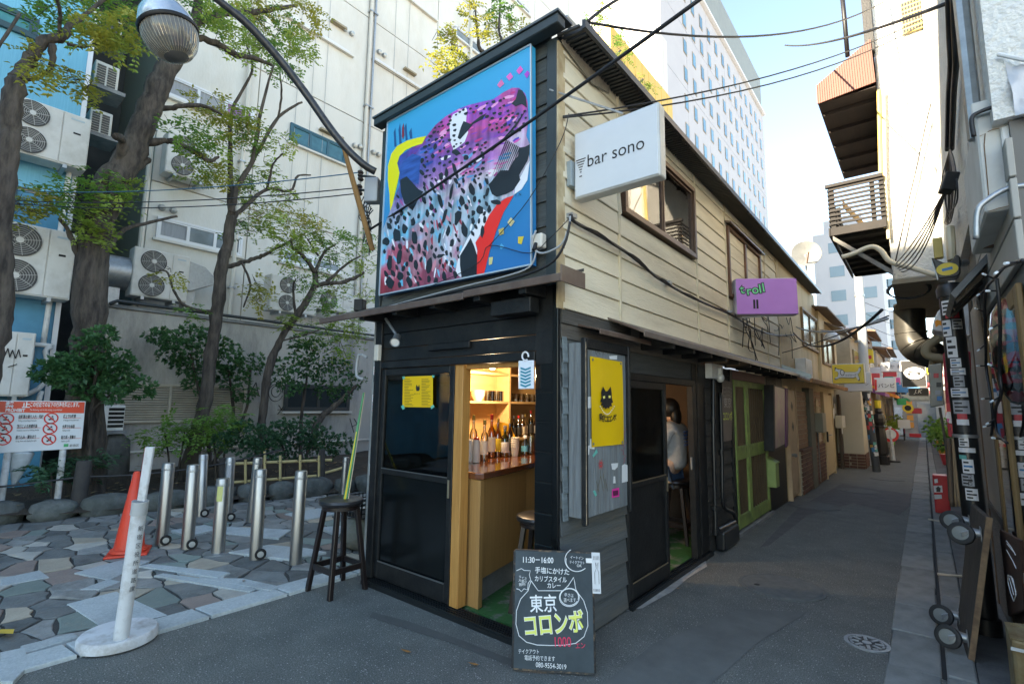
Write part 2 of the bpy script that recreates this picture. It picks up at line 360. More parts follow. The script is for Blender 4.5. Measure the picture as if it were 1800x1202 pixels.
# rock edging
ROCK = M('edging_rock', (.12, .13, .122), (.07, .078, .074), 7, .9, bump=.8, bscale=25, dirt=(.05, .062, .045), dscale=3, damt=.5, var=.2)
ed = thing('stone_edging', 'low row of rough dark rocks edging the planting bed', 'edging', (-6.5, 0, 0))
def rock(c, sx, sy, sz, mat, parent, name='rock', rr=r2):
    mb = MB(); mb.ball((0, 0, 0), 1, 10, 7); k = 1 / 1.0
    for i, v in enumerate(mb.v):
        n = v.normalized(); f = 1 / max(abs(n.x) ** 3 + abs(n.y) ** 3 + abs(n.z) ** 3, .2) ** (1 / 3); q = n * f * (1 + rr.uniform(-.07, .07)) 
        mb.v[i] = Vector((q.x * sx * .5 + c[0], q.y * sy * .5 + c[1], q.z * sz * .5 + c[2]))
    return mb.obj(name, mat, parent, smooth='all')
y = -5.4
while y < 4.2:
    ln = r2.uniform(.3, .62); xe = -6.72 + (y + 1.76) * .26
    rock((xe + r2.uniform(-.03, .03), y + ln / 2, .10), .34, ln * 1.03, r2.uniform(.28, .36), ROCK, ed); y += ln
# manhole covers and a few leaves
def manhole(px, py, r, label, mat):
    c = P(px, py, Z=0)
    t = thing('manhole_cover', label, 'manhole cover', (c.x, c.y, 0))
    MB().lathe([(r, 0), (r, .006), (r * .93, .007), (r * .92, .004), (.001, .004)], (c.x, c.y, 0), seg=40).obj('rim', mat, t, smooth=True)
    mb = MB(); mb.lathe([(r * .90, .003), (r * .89, .008), (.001, .008)], (c.x, c.y, 0), seg=36); mb.obj('lid', mat, t, smooth=True)
    mb = MB(); a = .07 * r; mb.lathe([(a, .007), (a, .0095), (.001, .0095)], (c.x - r * .5, c.y - r * .3, 0), seg=10); mb.obj('lift_hole', BLACK, t)
    return t
MHM = M('manhole_cement', (.125, .135, .13), (.095, .105, .102), 14, .8, bump=.3, bscale=90)
manhole(1373, 1031, .33, 'large grey manhole cover nearest the open side door', MHM)
manhole(1430, 889, .36, 'pale worn manhole cover in front of the green door', MHM)
manhole(1508, 863, .32, 'grey manhole cover in front of the brick wall', MHM)
manhole(1560, 842, .30, 'farthest grey manhole cover before the sticker covered pole', MHM)
c = P(1524, 1131, Z=0); t = thing('drain_cover', 'small round iron drain cover with white cross pattern on asphalt', 'drain cover', (c.x, c.y, 0))
DC = M('drain_iron', (.34, .36, .37), (.25, .27, .28), 30, .5, .5)
MB().lathe([(.125, 0), (.125, .008), (.105, .009), (.104, .004), (.001, .004)], c, seg=36).obj('rim', DC, t, smooth=True)
MB().lathe([(.1, .003), (.1, .006), (.001, .006)], c, seg=30).obj('plate', BLACK, t, smooth=True)
mb = MB()
for k in range(8):
    a = k * math.pi / 4 + .2; mb.rbox((c.x + .068 * math.cos(a), c.y + .068 * math.sin(a), .008), (.05, .018, .006), (0, 0, a))
    mb.rbox((c.x + .09 * math.cos(a + .39), c.y + .09 * math.sin(a + .39), .008), (.012, .03, .006), (0, 0, a + .39))
mb.lathe([(.026, .006), (.026, .011), (.001, .011)], c, seg=10); mb.obj('pattern', DC, t)
LEAF = M('dry_leaf', (.42, .2, .06), (.3, .13, .04), 12, .6)
for px, py, lab in ((713, 1145, 'small curled orange leaf on asphalt before the shop front'), (832, 1168, 'dry brown leaf on asphalt left of the chalkboard'), (1191, 1035, 'tiny orange leaf near the side door sill'),
                    (428, 1021, 'curled brown leaf lying on the granite edging'), (1412, 913, 'small orange leaf beside the pale manhole cover')):
    c = P(px, py, Z=.008 if px > 500 else .03); mb = MB(); a = rnd.uniform(0, 6); s = .035
    pts = [(-1, 0, 0), (-.4, -.35, .1), (.3, -.3, .25), (1, 0, .5), (.3, .3, .3), (-.4, .35, .12)]
    mb.add([(c.x + s * (x * math.cos(a) - y * math.sin(a)), c.y + s * (x * math.sin(a) + y * math.cos(a)), c.z + s * z) for x, y, z in pts], [(0, 1, 2, 3), (0, 3, 4, 5)])
    tag(solo(mb.obj('fallen_leaf', LEAF), c), lab, 'leaf', 'fallen leaves')
c = P(14, 1113, Z=.03); mb = MB(); s = .11
mb.add([(c.x - .12, c.y - .02, c.z), (c.x - .03, c.y - .05, c.z + .01), (c.x + .1, c.y + .01, c.z + .025), (c.x - .02, c.y + .03, c.z + .012)], [(0, 1, 2), (0, 2, 3)])
tag(solo(mb.obj('fallen_leaf', M('yellow_leaf', (.75, .5, .06), (.6, .38, .05), 8, .5)), c), 'large bright yellow leaf on the paving by the left edge', 'leaf', 'fallen leaves')
# ================================================================== THE CORNER BAR
GREYB = M('bluegrey_board', (.16, .195, .205), (.10, .125, .135), 5, .75, stretch=(6, .5, 6), bump=.35, bscale=18, dirt=(.05, .055, .055), dscale=2, damt=.5, var=.16)
DARKB = M('charcoal_board', (.075, .088, .085), (.045, .053, .052), 5, .75, stretch=(.6, 6, 6), bump=.4, bscale=16, dirt=(.12, .11, .09), dscale=2, damt=.4, var=.2)
CREAM = M('cream_siding', (.76, .68, .52), (.70, .625, .47), 3, .7, stretch=(1, .22, 1.6), bump=.3, bscale=55, dirt=(.38, .30, .19), dscale=1.3, damt=.65, var=.05)
CREAMB = M('cream_batten', (.68, .59, .42), (.55, .47, .33), 8, .65)
TRIM = M('dark_green_trim', (.028, .04, .042), (.02, .03, .032), 8, .5)
BROWN = M('brown_metal', (.13, .085, .065), (.09, .058, .045), 6, .4, dirt=(.2, .16, .12), dscale=5, damt=.5)
RUSTT = M('dark_eave', (.022, .026, .028), (.035, .035, .034), 8, .5)
bar = thing('corner_bar', 'narrow two storey bar with mural front and cream side siding', 'building', (0, 0, 0))
YB = 10.0    # the row behind shares this roof
# --- backing walls (front upper, left, back, side upper)
SHELL = M('inner_wall', (.30, .25, .18), (.25, .2, .15), 3, .8)
MB().box((-1.9, .03, 2.2), (-.03, .08, 4.1)).obj('upper_front_wall', SHELL, bar)
MB().box((-1.93, .05, 0), (-1.88, 9.5, 4.1)).obj('left_wall', DARKB, bar)
MB().box((-1.88, 3.42, 0), (-.02, 3.47, 4.1)).obj('back_wall', M('dark_back', (.09, .05, .028), (.06, .035, .02), 3, .7), bar)
MB().box((-.10, .06, 2.0), (-.022, 9.5, 4.12)).obj('upper_side_wall', SHELL, bar)
MB().box((-1.88, .1, 2.02), (-.11, 3.4, 2.06)).obj('ceiling', M('wood_ceiling', (.2, .11, .05), (.16, .08, .035), 4, .6), bar)
FLOORG = M('green_floor', (.03, .13, .035), (.20, .20, .18), 6, .7, bump=.3, bscale=40, lo=.5, hi=.62)
MB().box((-1.88, .08, 0), (-.06, 3.42, .035)).obj('bar_floor', FLOORG, bar)
# --- upper front clapboards
z = 2.34
while z < 4.08:
    mb = MB(); h = .195
    mb.slab([(-1.9, -.002, z), (-1.9, -.024, z), (-1.9, -.006, z + h), (-1.9, .012, z + h)], (1.83, 0, 0)); mb.obj('board', DARKB, bar, bevel=.002); z += .178
for x0, x1 in ((-.078, .004), (-1.97, -1.895)):
    MB().box((x0, -.045, 2.28), (x1, .03, 4.03)).obj('corner_trim', TRIM, bar, bevel=.004)
MB().box((.0045, -.04, 2.12), (.016, .045, 4.0)).obj('corner_strip', M('cream_strip', (.55, .45, .28), (.3, .2, .1), 5, .6), bar)
# --- roof with dark corrugated eave
mb = MB(); mb.slab([(.2, .0, 4.03), (.2, .0, 4.05), (-1.0, .0, 4.16), (-2.0, .0, 4.10), (-2.0, .0, 4.07), (-1.0, .0, 4.13)], (0, YB, 0)); mb.obj('roof', RUSTT, bar)
mb = MB(); y = -.06; n = 0
while y < YB - .05:       # ribs under the eave
    mb.box((.02, y, 3.985), (.195, y + .02, 4.0)); y += .045
for i in range(len(mb.v)): mb.v[i].z -= mb.v[i].x * .09 - .035
o = mb.obj('corrugated_eave', RUSTT, bar, kind='stuff')
MB().slab([(.202, -.03, 4.0), (.228, -.03, 4.0), (.228, -.03, 4.055), (.202, -.03, 4.065)], (0, YB + .05, 0)).obj('eave_edge', M('eave_edge_metal', (.03, .032, .035), rough=.4, metal=.3), bar)
mb = MB(); a = P(673, 211, Y=-.13); b2 = P(1003.7, 20, Y=-.13)
mb.box((-1.97, -.15, 4.035), (.085, -.055, 4.105)); mb.obj('roof_fascia', TRIM, bar, bevel=.006)
MB().box((-1.98, -.16, 4.108), (.095, .02, 4.125)).obj('roof_flashing', M('flashing', (.09, .1, .1), (.06, .07, .07), 6, .4, .3), bar)
MB().rbox((.06, .06, 4.15), (.03, .16, .05), (0, .2, 0)).obj('roof_bracket', GALV, bar)
# --- side siding panels
cols = [0.012] + [P(x, 500, X=0).y for x in (1087, 1223.5, 1276, 1343, 1366)] + [6.5]
colb = list(zip(cols[:-1], cols[1:]))
w1 = (P(1086, 372, X=0).y + .04, P(1218, 458, X=0).y, 3.05, 3.83)
w2 = (P(1273, 400, X=0).y, P(1333, 485, X=0).y, 2.86, 3.78)
for ci, (y0, y1) in enumerate(colb):
    z = 2.125
    while z < 4.02:
        h = .181; z1 = min(z + h, 4.06)
        segs = [(y0 + .012, y1 - .012, z, z1)]
        for wy0, wy1, wz0, wz1 in (w1, w2):
            ns = []
            for a0, a1, b0, b1 in segs:
                if a1 <= wy0 or a0 >= wy1 or b1 <= wz0 or b0 >= wz1: ns.append((a0, a1, b0, b1)); continue
                if a0 < wy0 - .03: ns.append((a0, wy0, b0, b1))
                if a1 > wy1 + .03: ns.append((wy1, a1, b0, b1))
                if b0 < wz0 - .02: ns.append((max(a0, wy0), min(a1, wy1), b0, wz0))
                if b1 > wz1 + .02: ns.append((max(a0, wy0), min(a1, wy1), wz1, b1))
            segs = ns
        for a0, a1, b0, b1 in segs:
            mb = MB(); mb.slab([(-.012, a0, b0 + .004), (.019, a0, b0 + .004), (.006, a0, b1), (-.012, a0, b1)], (0, a1 - a0, 0)); mb.obj('siding_board', CREAM, bar, bevel=.003)
        z += h
for y in cols[1:-1]:
    z0, z1 = 2.12, 4.05
    if w2[0] - .1 < y < w2[0] + .1 or abs(y - cols[2]) < .02 or abs(y - cols[1]) < .02 or True:
        MB().box((.0, y - .013, z0), (.024, y + .013, z1)).obj('batten', CREAMB, bar, bevel=.003)
def window_side(parent, y0, y1, z0, z1, x, fm, gm, n=2, fw=.045, back=None, name='window'):
    mb = MB()
    for a, b in (((x - .03, y0, z0), (x + .035, y1, z0 + fw)), ((x - .03, y0, z1 - fw), (x + .035, y1, z1)), ((x - .03, y0, z0 + fw), (x + .035, y0 + fw, z1 - fw)), ((x - .03, y1 - fw, z0 + fw), (x + .035, y1, z1 - fw))): mb.box(a, b)
    f = mb.obj(name, fm, parent, bevel=.003)
    if back: MB().box((x - .035, y0 + .01, z0 + .01), (x - .03, y1 - .01, z1 - .01)).obj('curtain', back, f)
    st = (y1 - y0 - 2 * fw) / n
    for i in range(n):
        a = y0 + fw + i * st; dx = .008 * (i % 2)
        MB().box((x - .012 + dx, a, z0 + fw), (x - .008 + dx, a + st, z1 - fw)).obj('pane', gm, f)
        mb = MB(); e = .022
        for p, q in (((x - .016 + dx, a, z0 + fw), (x + .006 + dx, a + e, z1 - fw)), ((x - .016 + dx, a + st - e, z0 + fw), (x + .006 + dx, a + st, z1 - fw)), ((x - .016 + dx, a + e, z0 + fw), (x + .006 + dx, a + st - e, z0 + fw + e)), ((x - .016 + dx, a + e, z1 - fw - e), (x + .006 + dx, a + st - e, z1 - fw))): mb.box(p, q)
        mb.obj('sash', fm, f)
    return f
BRZ = M('bronze_frame', (.11, .06, .035), (.085, .045, .027), 8, .38, .4)
GL1 = glass('window_glass', (.75, .78, .74), .03, .6)
window_side(bar, *w1, .018, BRZ, GL1, 2, .05, M('brown_curtain', (.22, .17, .12), (.16, .12, .085), 3, .8, stretch=(1, 8, 1)))
# second window: cream shutter boards in a dark frame
mb = MB(); y0, y1, z0, z1 = w2
for a, b in (((-.02, y0, z0), (.05, y1, z0 + .04)), ((-.02, y0, z1 - .04), (.05, y1, z1)), ((-.02, y0, z0 + .04), (.05, y0 + .05, z1 - .04)), ((-.02, y1 - .06, z0 + .04), (.05, y1, z1 - .04)), ((.0, (y0 + y1) / 2 - .03, z0 + .04), (.045, (y0 + y1) / 2 + .03, z1 - .04))): mb.box(a, b)
wf = mb.obj('window', M('rust_frame', (.15, .06, .025), (.09, .04, .02), 6, .5), bar, bevel=.003)
z = z0 + .04
while z < z1 - .06:
    h = min(.17, z1 - .045 - z); MB().box((-.01, y0 + .05, z + .006), (.018, y1 - .06, z + h)).obj('shutter_board', CREAM, wf, bevel=.003); z += .17
MB().slab([(.02, y0 - .05, z1 + .02), (.10, y0 - .05, z1 + .0), (.10, y0 - .05, z1 + .02), (.02, y0 - .05, z1 + .05)], (0, y1 - y0 + .1, 0)).obj('rain_hood', BROWN, bar)
# torn mortar strip under the eave near the corner
mb = MB(); pts = [P(x, y, X=.028) for x, y in ((988, 60), (1010, 78), (1072, 130), (1070, 165), (1040, 148), (1010, 108), (988, 78))]
mb.slab(pts, (.006, 0, 0)); mb.obj('patched_mortar', M('old_mortar', (.17, .15, .12), (.24, .2, .15), 12, .95, bump=.6), bar)
# --- skirting beam and side awning
MB().box((-.02, .012, 2.03), (.02, 1.0, 2.118)).obj('beam', M('weathered_beam', (.09, .085, .075), (.055, .052, .047), 4, .8, stretch=(6, .5, 6), bump=.4), bar)
MB().box((-.04, .012, 1.93), (.008, 2.75, 2.025)).obj('beam', M('weathered_beam2', (.13, .115, .095), (.07, .062, .055), 4, .85, stretch=(6, .5, 6), bump=.5), bar)
a = MB(); a.slab([(.0, .2, 2.035), (.0, .2, 2.05), (.19, .2, 2.0), (.19, .2, 1.965), (.182, .2, 1.965), (.182, .2, 1.99)], (0, .8, 0)); a.obj('little_awning', BROWN, bar, bevel=.003)
a = MB(); a.slab([(.0, .62, 2.145), (.0, .62, 2.16), (.31, .62, 2.03), (.31, .62, 1.985), (.30, .62, 1.985), (.30, .62, 2.012)], (0, 5.75, 0)); a.obj('side_awning', BROWN, bar, bevel=.003)
y = 1.2; rf = None
while y < 6.3:
    o = MB().slab([(.0, y, 1.96), (.0, y, 2.13), (.285, y, 2.005), (.285, y, 1.955)], (0, .05, 0)).obj('rafter', BLACK, bar, bevel=.003); y += .46
# --- ground floor, side: clapboards beside and beyond the door
def clap(y0, y1, z0, z1, mat, st=.168, x=0.0):
    z = z0
    while z < z1 - .03:
        h = min(st + .02, z1 - z); mb = MB(); mb.slab([(x - .03, y0, z), (x + .016, y0, z), (x - .004, y0, z + h), (x - .03, y0, z + h)], (0, y1 - y0, 0)); mb.obj('clapboard', mat, bar, bevel=.0025); z += st
GREYS = M('grey_side_board', (.105, .115, .116), (.08, .088, .088), 5, .78, stretch=(6, .5, 6), bump=.4, bscale=18, dirt=(.15, .125, .09), dscale=1.6, damt=.6, var=.14)
clap(.012, .90, .015, 1.94, GREYS)
MB().box((-.035, .012, 0), (-.006, .9, 1.93)).obj('sheathing', DARKB, bar)
DKW = M('sooty_board', (.05, .047, .042), (.028, .027, .025), 5, .8, stretch=(6, .5, 6), bump=.5, bscale=18, var=.15)
clap(2.74, 3.62, .015, 1.95, DKW)
# shingle ends on the corner
sh = None; z = .78
for i in range(7):
    MB().slab([(.018, .014, z + i * .165), (.030, .014, z + i * .165), (.02, .014, z + i * .165 + .17), (.01, .014, z + i * .165 + .17)], (0, .052, 0)).obj('shingle', GREYB, bar, bevel=.002)
# corner post and front posts
MB().box((-.175, -.02, 0), (.004, .011, 2.3)).obj('corner_post', BLACK, bar, bevel=.004)
MB().box((-.03, -.034, 0), (.012, -.0205, 2.28)).obj('corner_bead', BLACKG, bar, bevel=.003)
MB().box((-1.95, -.03, 0), (-1.86, .06, 2.3)).obj('left_post', BLACK, bar, bevel=.004)
for i in range(9): MB().box((-.172, -.0245, .06 + i * .19), (-.034, -.0205, .06 + i * .19 + .183)).obj('post_tile', BLACKG, bar, bevel=.002)
z = 1.855
for h in (.11, .13, .12, .10):
    MB().box((-1.86, -.01 - .004 * (z > 2), z), (-.176, .02, z + h - .004)).obj('lintel_board', BLACK, bar, bevel=.003); z += h
MB().box((-1.86, -.03, 1.79), (-.176, .05, 1.85)).obj('door_head', BLACK, bar, bevel=.004)
MB().rbox((-1.0, -.03, 1.935), (.46, .03, .05)).obj('door_track_cover', BLACK, bar, bevel=.004)
# front awning with brown fascia
A0, A1 = -2.5, .19
mb = MB(); mb.slab([(A0, .0, 2.34), (A0, -.25, 2.245), (A0, -.25, 2.262), (A0, .0, 2.36)], (A1 - A0, 0, 0)); mb.obj('front_awning', RUSTT, bar)
for x0, x1, z in ((A0, -.62, 2.213), (-.62, A1, 2.225)):
    MB().box((x0, -.272, z), (x1, -.252, z + .05)).obj('awning_fascia', BROWN, bar, bevel=.004)
MB().box((.192, -.275, 2.222), (.2, .0, 2.325)).obj('awning_end', BROWN, bar, bevel=.002)
for x in (-1.9, -1.45, -1.0, -.55, -.15): MB().slab([(x, .0, 2.20), (x, -.24, 2.195), (x, -.24, 2.235), (x, .0, 2.33)], (.06, 0, 0)).obj('awning_bracket', BLACK, bar, bevel=.003)
MB().rbox((-.28, -.12, 2.14), (.34, .1, .1)).obj('awning_beam', BLACK, bar, bevel=.004)
# --- front sliding door
DGL = glass('door_glass', (.22, .26, .26), .015, .05, .7)
fd = MB()
X0, X1 = -1.86, -.95
for a, b in (((X0, -.012, .055), (X0 + .055, .028, 1.788)), ((X1 - .05, -.012, .055), (X1, .028, 1.788)), ((X0 + .055, -.012, 1.73), (X1 - .05, .028, 1.788)), ((X0 + .055, -.012, .055), (X1 - .05, .028, .19)), ((X0 + .055, -.012, .90), (X1 - .05, .028, .945))): fd.box(a, b)
fdo = fd.obj('front_door', BLACK, bar, bevel=.004)
MB().box((X0 + .056, .004, .946), (X1 - .051, .009, 1.729)).obj('pane', DGL, fdo)
MB().box((X0 + .056, .004, .191), (X1 - .051, .010, .899)).obj('kick_panel', BLACKG, fdo)
mb = MB(); mb.box((X0 + .056, -.016, .186), (X1 - .051, -.0125, .196)); mb.box((X0 + .056, -.016, .942), (X1 - .051, -.0125, .949)); mb.obj('bead', M('dull_alloy', (.2, .21, .21), rough=.4, metal=.7), fdo)
MB().box((X1 - .036, -.018, .80), (X1 - .02, -.0125, .93)).obj('handle', M('brass_pull', (.55, .45, .3), rough=.35, metal=.8), fdo)
mb = MB()
mb.box((-1.92, -.085, 0), (-.176, .06, .03))
for i, yy in enumerate((-.08, -.055, -.03, -.005, .02)): mb.box((-1.92, yy, .03), (-.176, yy + .008, .046))
mb.obj('door_track', M('black_track', (.02, .024, .026), rough=.35, metal=.4), bar)
WOOD = M('orange_wood', (.50, .25, .07), (.40, .18, .045), 7, .45, stretch=(14, 14, .6), var=.05)
MB().box((-.948, -.005, .047), (-.862, .08, 1.787)).obj('door_jamb', WOOD, bar, bevel=.003)
MB().box((-.862, .02, 1.755), (-.177, .07, 1.788)).obj('inner_head', WOOD, bar, bevel=.003)
# --- side sliding door
sd_ = MB(); Y0, Y1 = .925, 1.70
for a, b in (((-.028, Y0, .05), (.014, Y0 + .05, 1.70)), ((-.028, Y1 - .05, .05), (.014, Y1, 1.70)), ((-.028, Y0 + .05, 1.64), (.014, Y1 - .05, 1.70)), ((-.028, Y0 + .05, .05), (.014, Y1 - .05, .17)), ((-.028, Y0 + .05, .86), (.014, Y1 - .05, .905))): sd_.box(a, b)
sdo = sd_.obj('side_door', BLACK, bar, bevel=.004)
MB().box((-.008, Y0 + .051, .906), (-.003, Y1 - .051, 1.639)).obj('pane', DGL, sdo)
MB().box((-.010, Y0 + .051, .171), (-.003, Y1 - .051, .859)).obj('kick_panel', BLACK, sdo)
mb = MB(); mb.box((.0145, Y0 + .051, .165), (.018, Y1 - .051, .174)); mb.box((.0145, Y0 + .051, .90), (.018, Y1 - .051, .908)); mb.obj('bead', M('brass_bead', (.35, .27, .17), rough=.4, metal=.6), sdo)
MB().box((.015, Y1 - .034, .76), (.02, Y1 - .016, .88)).obj('handle', MATS['brass_pull'], sdo)
for y0, y1 in ((.902, .924), (2.38, 2.47), (2.53, 2.738)): MB().box((-.05, y0, 0), (.012, y1, 1.93)).obj('door_post', BLACK, bar, bevel=.004)
MB().box((-.08, 2.472, 0), (-.05, 2.528, 1.93)).obj('door_rebate', BLACK, bar)
MB().box((-.05, .925, 1.702), (.016, 2.379, 1.76)).obj('door_head', BLACK, bar, bevel=.004)
MB().box((-.045, .925, 1.762), (.0, 2.379, 1.928)).obj('head_board', M('dark_head_board', (.075, .078, .075), (.05, .052, .05), 4, .8, stretch=(6, .5, 6), bump=.4), bar, bevel=.003)
mb = MB(); mb.box((-.06, .9, 0), (.05, 2.74, .03))
for xx in (-.04, -.01, .02, .04): mb.box((xx, .91, .03), (xx + .006, 2.73, .044))
mb.obj('side_track', MATS['black_track'], bar)
MB().box((-.02, 2.345, .88), (-.005, 2.378, 1.0)).obj('latch', GALV, bar, bevel=.002)
# --- notice cabinet on the side wall
cb = thing('notice_cabinet', 'weathered blue grey plank notice cabinet beside the side door', 'cabinet', (.08, .38, .78))
CP = M('cabinet_plank', (.19, .215, .225), (.155, .178, .188), 5, .72, stretch=(9, 9, .6), bump=.35, bscale=14, dirt=(.1, .09, .08), dscale=2.5, damt=.5, var=.08)
MB().box((.022, .075, .80), (.118, .69, 1.90)).obj('box_body', CP, cb, bevel=.003)
for i in range(5): MB().box((.119, .105 + i * .114, .80), (.131, .105 + i * .114 + .111, 1.86)).obj('plank', CP, cb, bevel=.002)
for a, b in (((.119, .068, .76), (.155, .103, 1.93)), ((.119, .676, .76), (.155, .712, 1.93)), ((.119, .104, 1.862), (.15, .675, 1.93))): MB().box(a, b).obj('frame_bar', BLACK, cb, bevel=.006)
mb = MB(); mb.box((.1555, .070, .77), (.158, .074, 1.9)); mb.obj('worn_edge', M('bare_wood', (.5, .4, .28), (.2, .15, .1), 25, .7), cb)
GR = [M('tape_green', (.10, .45, .38), rough=.5), M('sticker_red', (.6, .04, .04), rough=.5), M('sticker_white', (.7, .72, .72), rough=.5), M('sticker_pink', (.75, .04, .3), rough=.5), M('sticker_blue', (.05, .25, .5), rough=.5)]
def decal(px, parent, mat, name='sticker', n=(.0012, 0, 0), **pl):
    return MB().slab([P(x, y, **pl) for x, y in px], n).obj(name, mat, parent)
PL = dict(X=.1325)
def c4(x, y): return (960 + x / 2.312, 560 + y / 2.312)
for pts, m in (([(188, 555), (205, 530), (209, 543), (192, 563)], GR[0]), ([(190, 700), (198, 696), (206, 716), (199, 722)], GR[0]), ([(163, 318), (184, 316), (184, 362), (166, 364)], GR[2]), ([(162, 518), (177, 514), (174, 552), (162, 556)], GR[2]),
               ([(178, 488), (196, 486), (196, 530), (178, 528)], GR[2]), ([(264, 588), (292, 586), (290, 602), (278, 614), (268, 612)], GR[2]), ([(308, 596), (318, 590), (330, 594), (333, 660), (308, 666)], GR[2]), ([(274, 640), (280, 640), (282, 668), (272, 668)], GR[2]),
               ([(268, 692), (296, 686), (297, 722), (267, 728)], GR[3]), ([(256, 152), (288, 150), (287, 166), (258, 164)], GR[2])):
    decal([c4(*p) for p in pts], cb, m, **PL)
mb = MB()
for k in range(9):
    a = k * .7; mb.slab([P(*c4(222 + 13 * math.cos(a), 592 + 22 * math.sin(a)), **PL), P(*c4(222 + 3 * math.cos(a + .4), 592 + 5 * math.sin(a + .4)), **PL), P(*c4(222 + 3 * math.cos(a - .4), 592 + 5 * math.sin(a - .4)), **PL)], (.0015, 0, 0))
mb.obj('drawn_flower', GR[1], cb)
mb = MB()
for a, b in (((222, 612), (220, 650)), ((208, 700), (222, 640)), ((222, 640), (232, 700)), ((232, 630), (240, 690)), ((205, 660), (214, 704)), ((240, 650), (250, 700))): mb.tube([P(*c4(*a), **PL), P(*c4(*b), **PL)], .0014, 4)
for i in range(7): mb.tube([P(*c4(200 + i * 8, 128 + (i % 3) * 6), **PL), P(*c4(204 + i * 8, 146 - (i % 2) * 8), **PL)], .0012, 4)
mb.obj('scribble', M('brown_marker', (.12, .1, .06), rough=.6), cb)
mb = MB()
for i in range(8): mb.tube([P(*c4(312 + 9 * math.sin(i), 440 + i * 18), **PL), P(*c4(320 + 6 * math.cos(i * 2), 450 + i * 18), **PL), P(*c4(314, 462 + i * 18), **PL)], .0012, 4)
mb.obj('scribble', M('red_marker', (.35, .05, .08), rough=.6), cb)
decal([c4(270, 700), c4(292, 696), c4(292, 716), c4(272, 720)], cb, M('dark_print', (.12, .01, .06)), 'sticker_print', (.0022, 0, 0), **PL)
# --- yellow cat banner on the cabinet
YEL = M('yellow_vinyl', (.80, .50, .008), (.76, .47, .006), 3, .5)
YP = dict(X=.138)
bn = thing('cat_banner', 'yellow vinyl banner with spiky black cat on the plank cabinet', 'banner', P(1068, 785, **YP))
n = 10; rows = []
for j in range(n + 1):
    t = j / n
    for i in range(7):
        s = i / 6; x = (1037 + (1093 - 1037) * s) * (1 - t) + (1040 + (1097 - 1040) * s) * t; y = (626 + (636 - 626) * s) * (1 - t) + (786 + (780 - 786) * s) * t
        p = P(x, y, **YP); p.x += .004 * math.sin(s * 7 + t * 3); rows.append(p)
MB().add(rows, [(j * 7 + i, j * 7 + i + 1, (j + 1) * 7 + i + 1, (j + 1) * 7 + i) for j in range(n) for i in range(6)]).obj('sheet', YEL, bn, smooth='all')
YQ = dict(X=.1445)
cat = [(226, 322), (224, 300), (231, 276), (242, 296), (250, 294), (262, 276), (266, 300), (267, 325), (272, 340), (264, 344), (268, 356), (258, 356), (256, 366), (248, 360), (242, 368), (238, 360), (230, 362), (232, 352), (222, 352), (228, 342), (220, 336)]
decal([c4(*p) for p in cat], bn, INK, 'cat_emblem', **YQ)
for e in ([(230, 316), (238, 313), (240, 322), (233, 325)], [(254, 312), (263, 313), (261, 322), (254, 322)]): decal([c4(*p) for p in e], bn, M('cat_eye', (.85, .8, .2)), 'cat_eye', X=.1465)
mb = MB()
for i in range(13):
    t = i / 12; x = 220 + 56 * t; y = 356 + 32 * math.sin(math.pi * t); mb.slab([P(*c4(x - 1.6, y - 2), **YQ), P(*c4(x + 1.6, y - 2), **YQ), P(*c4(x + 1.6, y + 2), **YQ), P(*c4(x - 1.6, y + 2), **YQ)], (.001, 0, 0))
mb.obj('arc_print', PAPER, bn)
for i, ch in enumerate('東京コロンボ'):
    t = i / 5; o = P(*c4(214 + 56 * t, 413 + 8 * math.sin(math.pi * t) - 3 * t), X=.1435); txt(ch, o, (0, 1, .12 - .25 * t), (0, 0, 1), .052, INK, bn, bold=.001)
for x, y in ((1042, 632), (1091, 639), (1043, 780), (1094, 777)): MB().lathe([(.009, 0), (.009, .003), (.004, .003)], P(x, y, X=.141), (1, 0, 0), 12).obj('eyelet', GALV, bn)
# ================================================================== MURAL
def z7(x, y, Yp=-.115): return P(640 + x / 2.403, 50 + y / 2.403, Y=Yp)
mu = thing('leopard_mural', 'large leopard painting on blue board above the bar front', 'mural', (-1.1, -.08, 2.47))
def mflat(name, col): return M('mural_' + name, col, rough=.42)
cs = [(101, 400), (706, 70), (708, 998), (66, 1127)]
def mblue():
    m = M('mural_blue', (0, .30, .58), rough=.4); N = m.node_tree.nodes; L = m.node_tree.links; b = N['Principled BSDF']
    tc = N.new('ShaderNodeTexCoord'); sp = N.new('ShaderNodeSeparateXYZ'); L.new(tc.outputs['Object'], sp.inputs[0])
    r = N.new('ShaderNodeValToRGB'); mr = N.new('ShaderNodeMapRange'); mr.inputs[1].default_value = 0; mr.inputs[2].default_value = 1.7; L.new(sp.outputs[2], mr.inputs[0]); L.new(mr.outputs[0], r.inputs[0])
    r.color_ramp.elements[0].color = pc('#0a6fae') + (1,); r.color_ramp.elements[1].color = pc('#12a8da') + (1,)
    L.new(r.outputs[0], b.inputs['Base Color']); return m
q = [z7(*c, Yp=-.105) for c in cs]
MB().slab(q, (0, .05, 0)).obj('board', mblue(), mu)
fr = MB()
for i in range(4):
    a, b = q[i], q[(i + 1) % 4]; fr.tube([a + Vector((0, -.004, 0)), b + Vector((0, -.004, 0))], .008, 4)
fr.obj('edge_frame', M('pale_alloy', (.5, .6, .66), rough=.4, metal=.5), mu)
def layer(name, pts, mat, k): return MB().poly([z7(x, y, -.106 - .0012 * k) for x, y in pts]).obj(name, mat, mu)
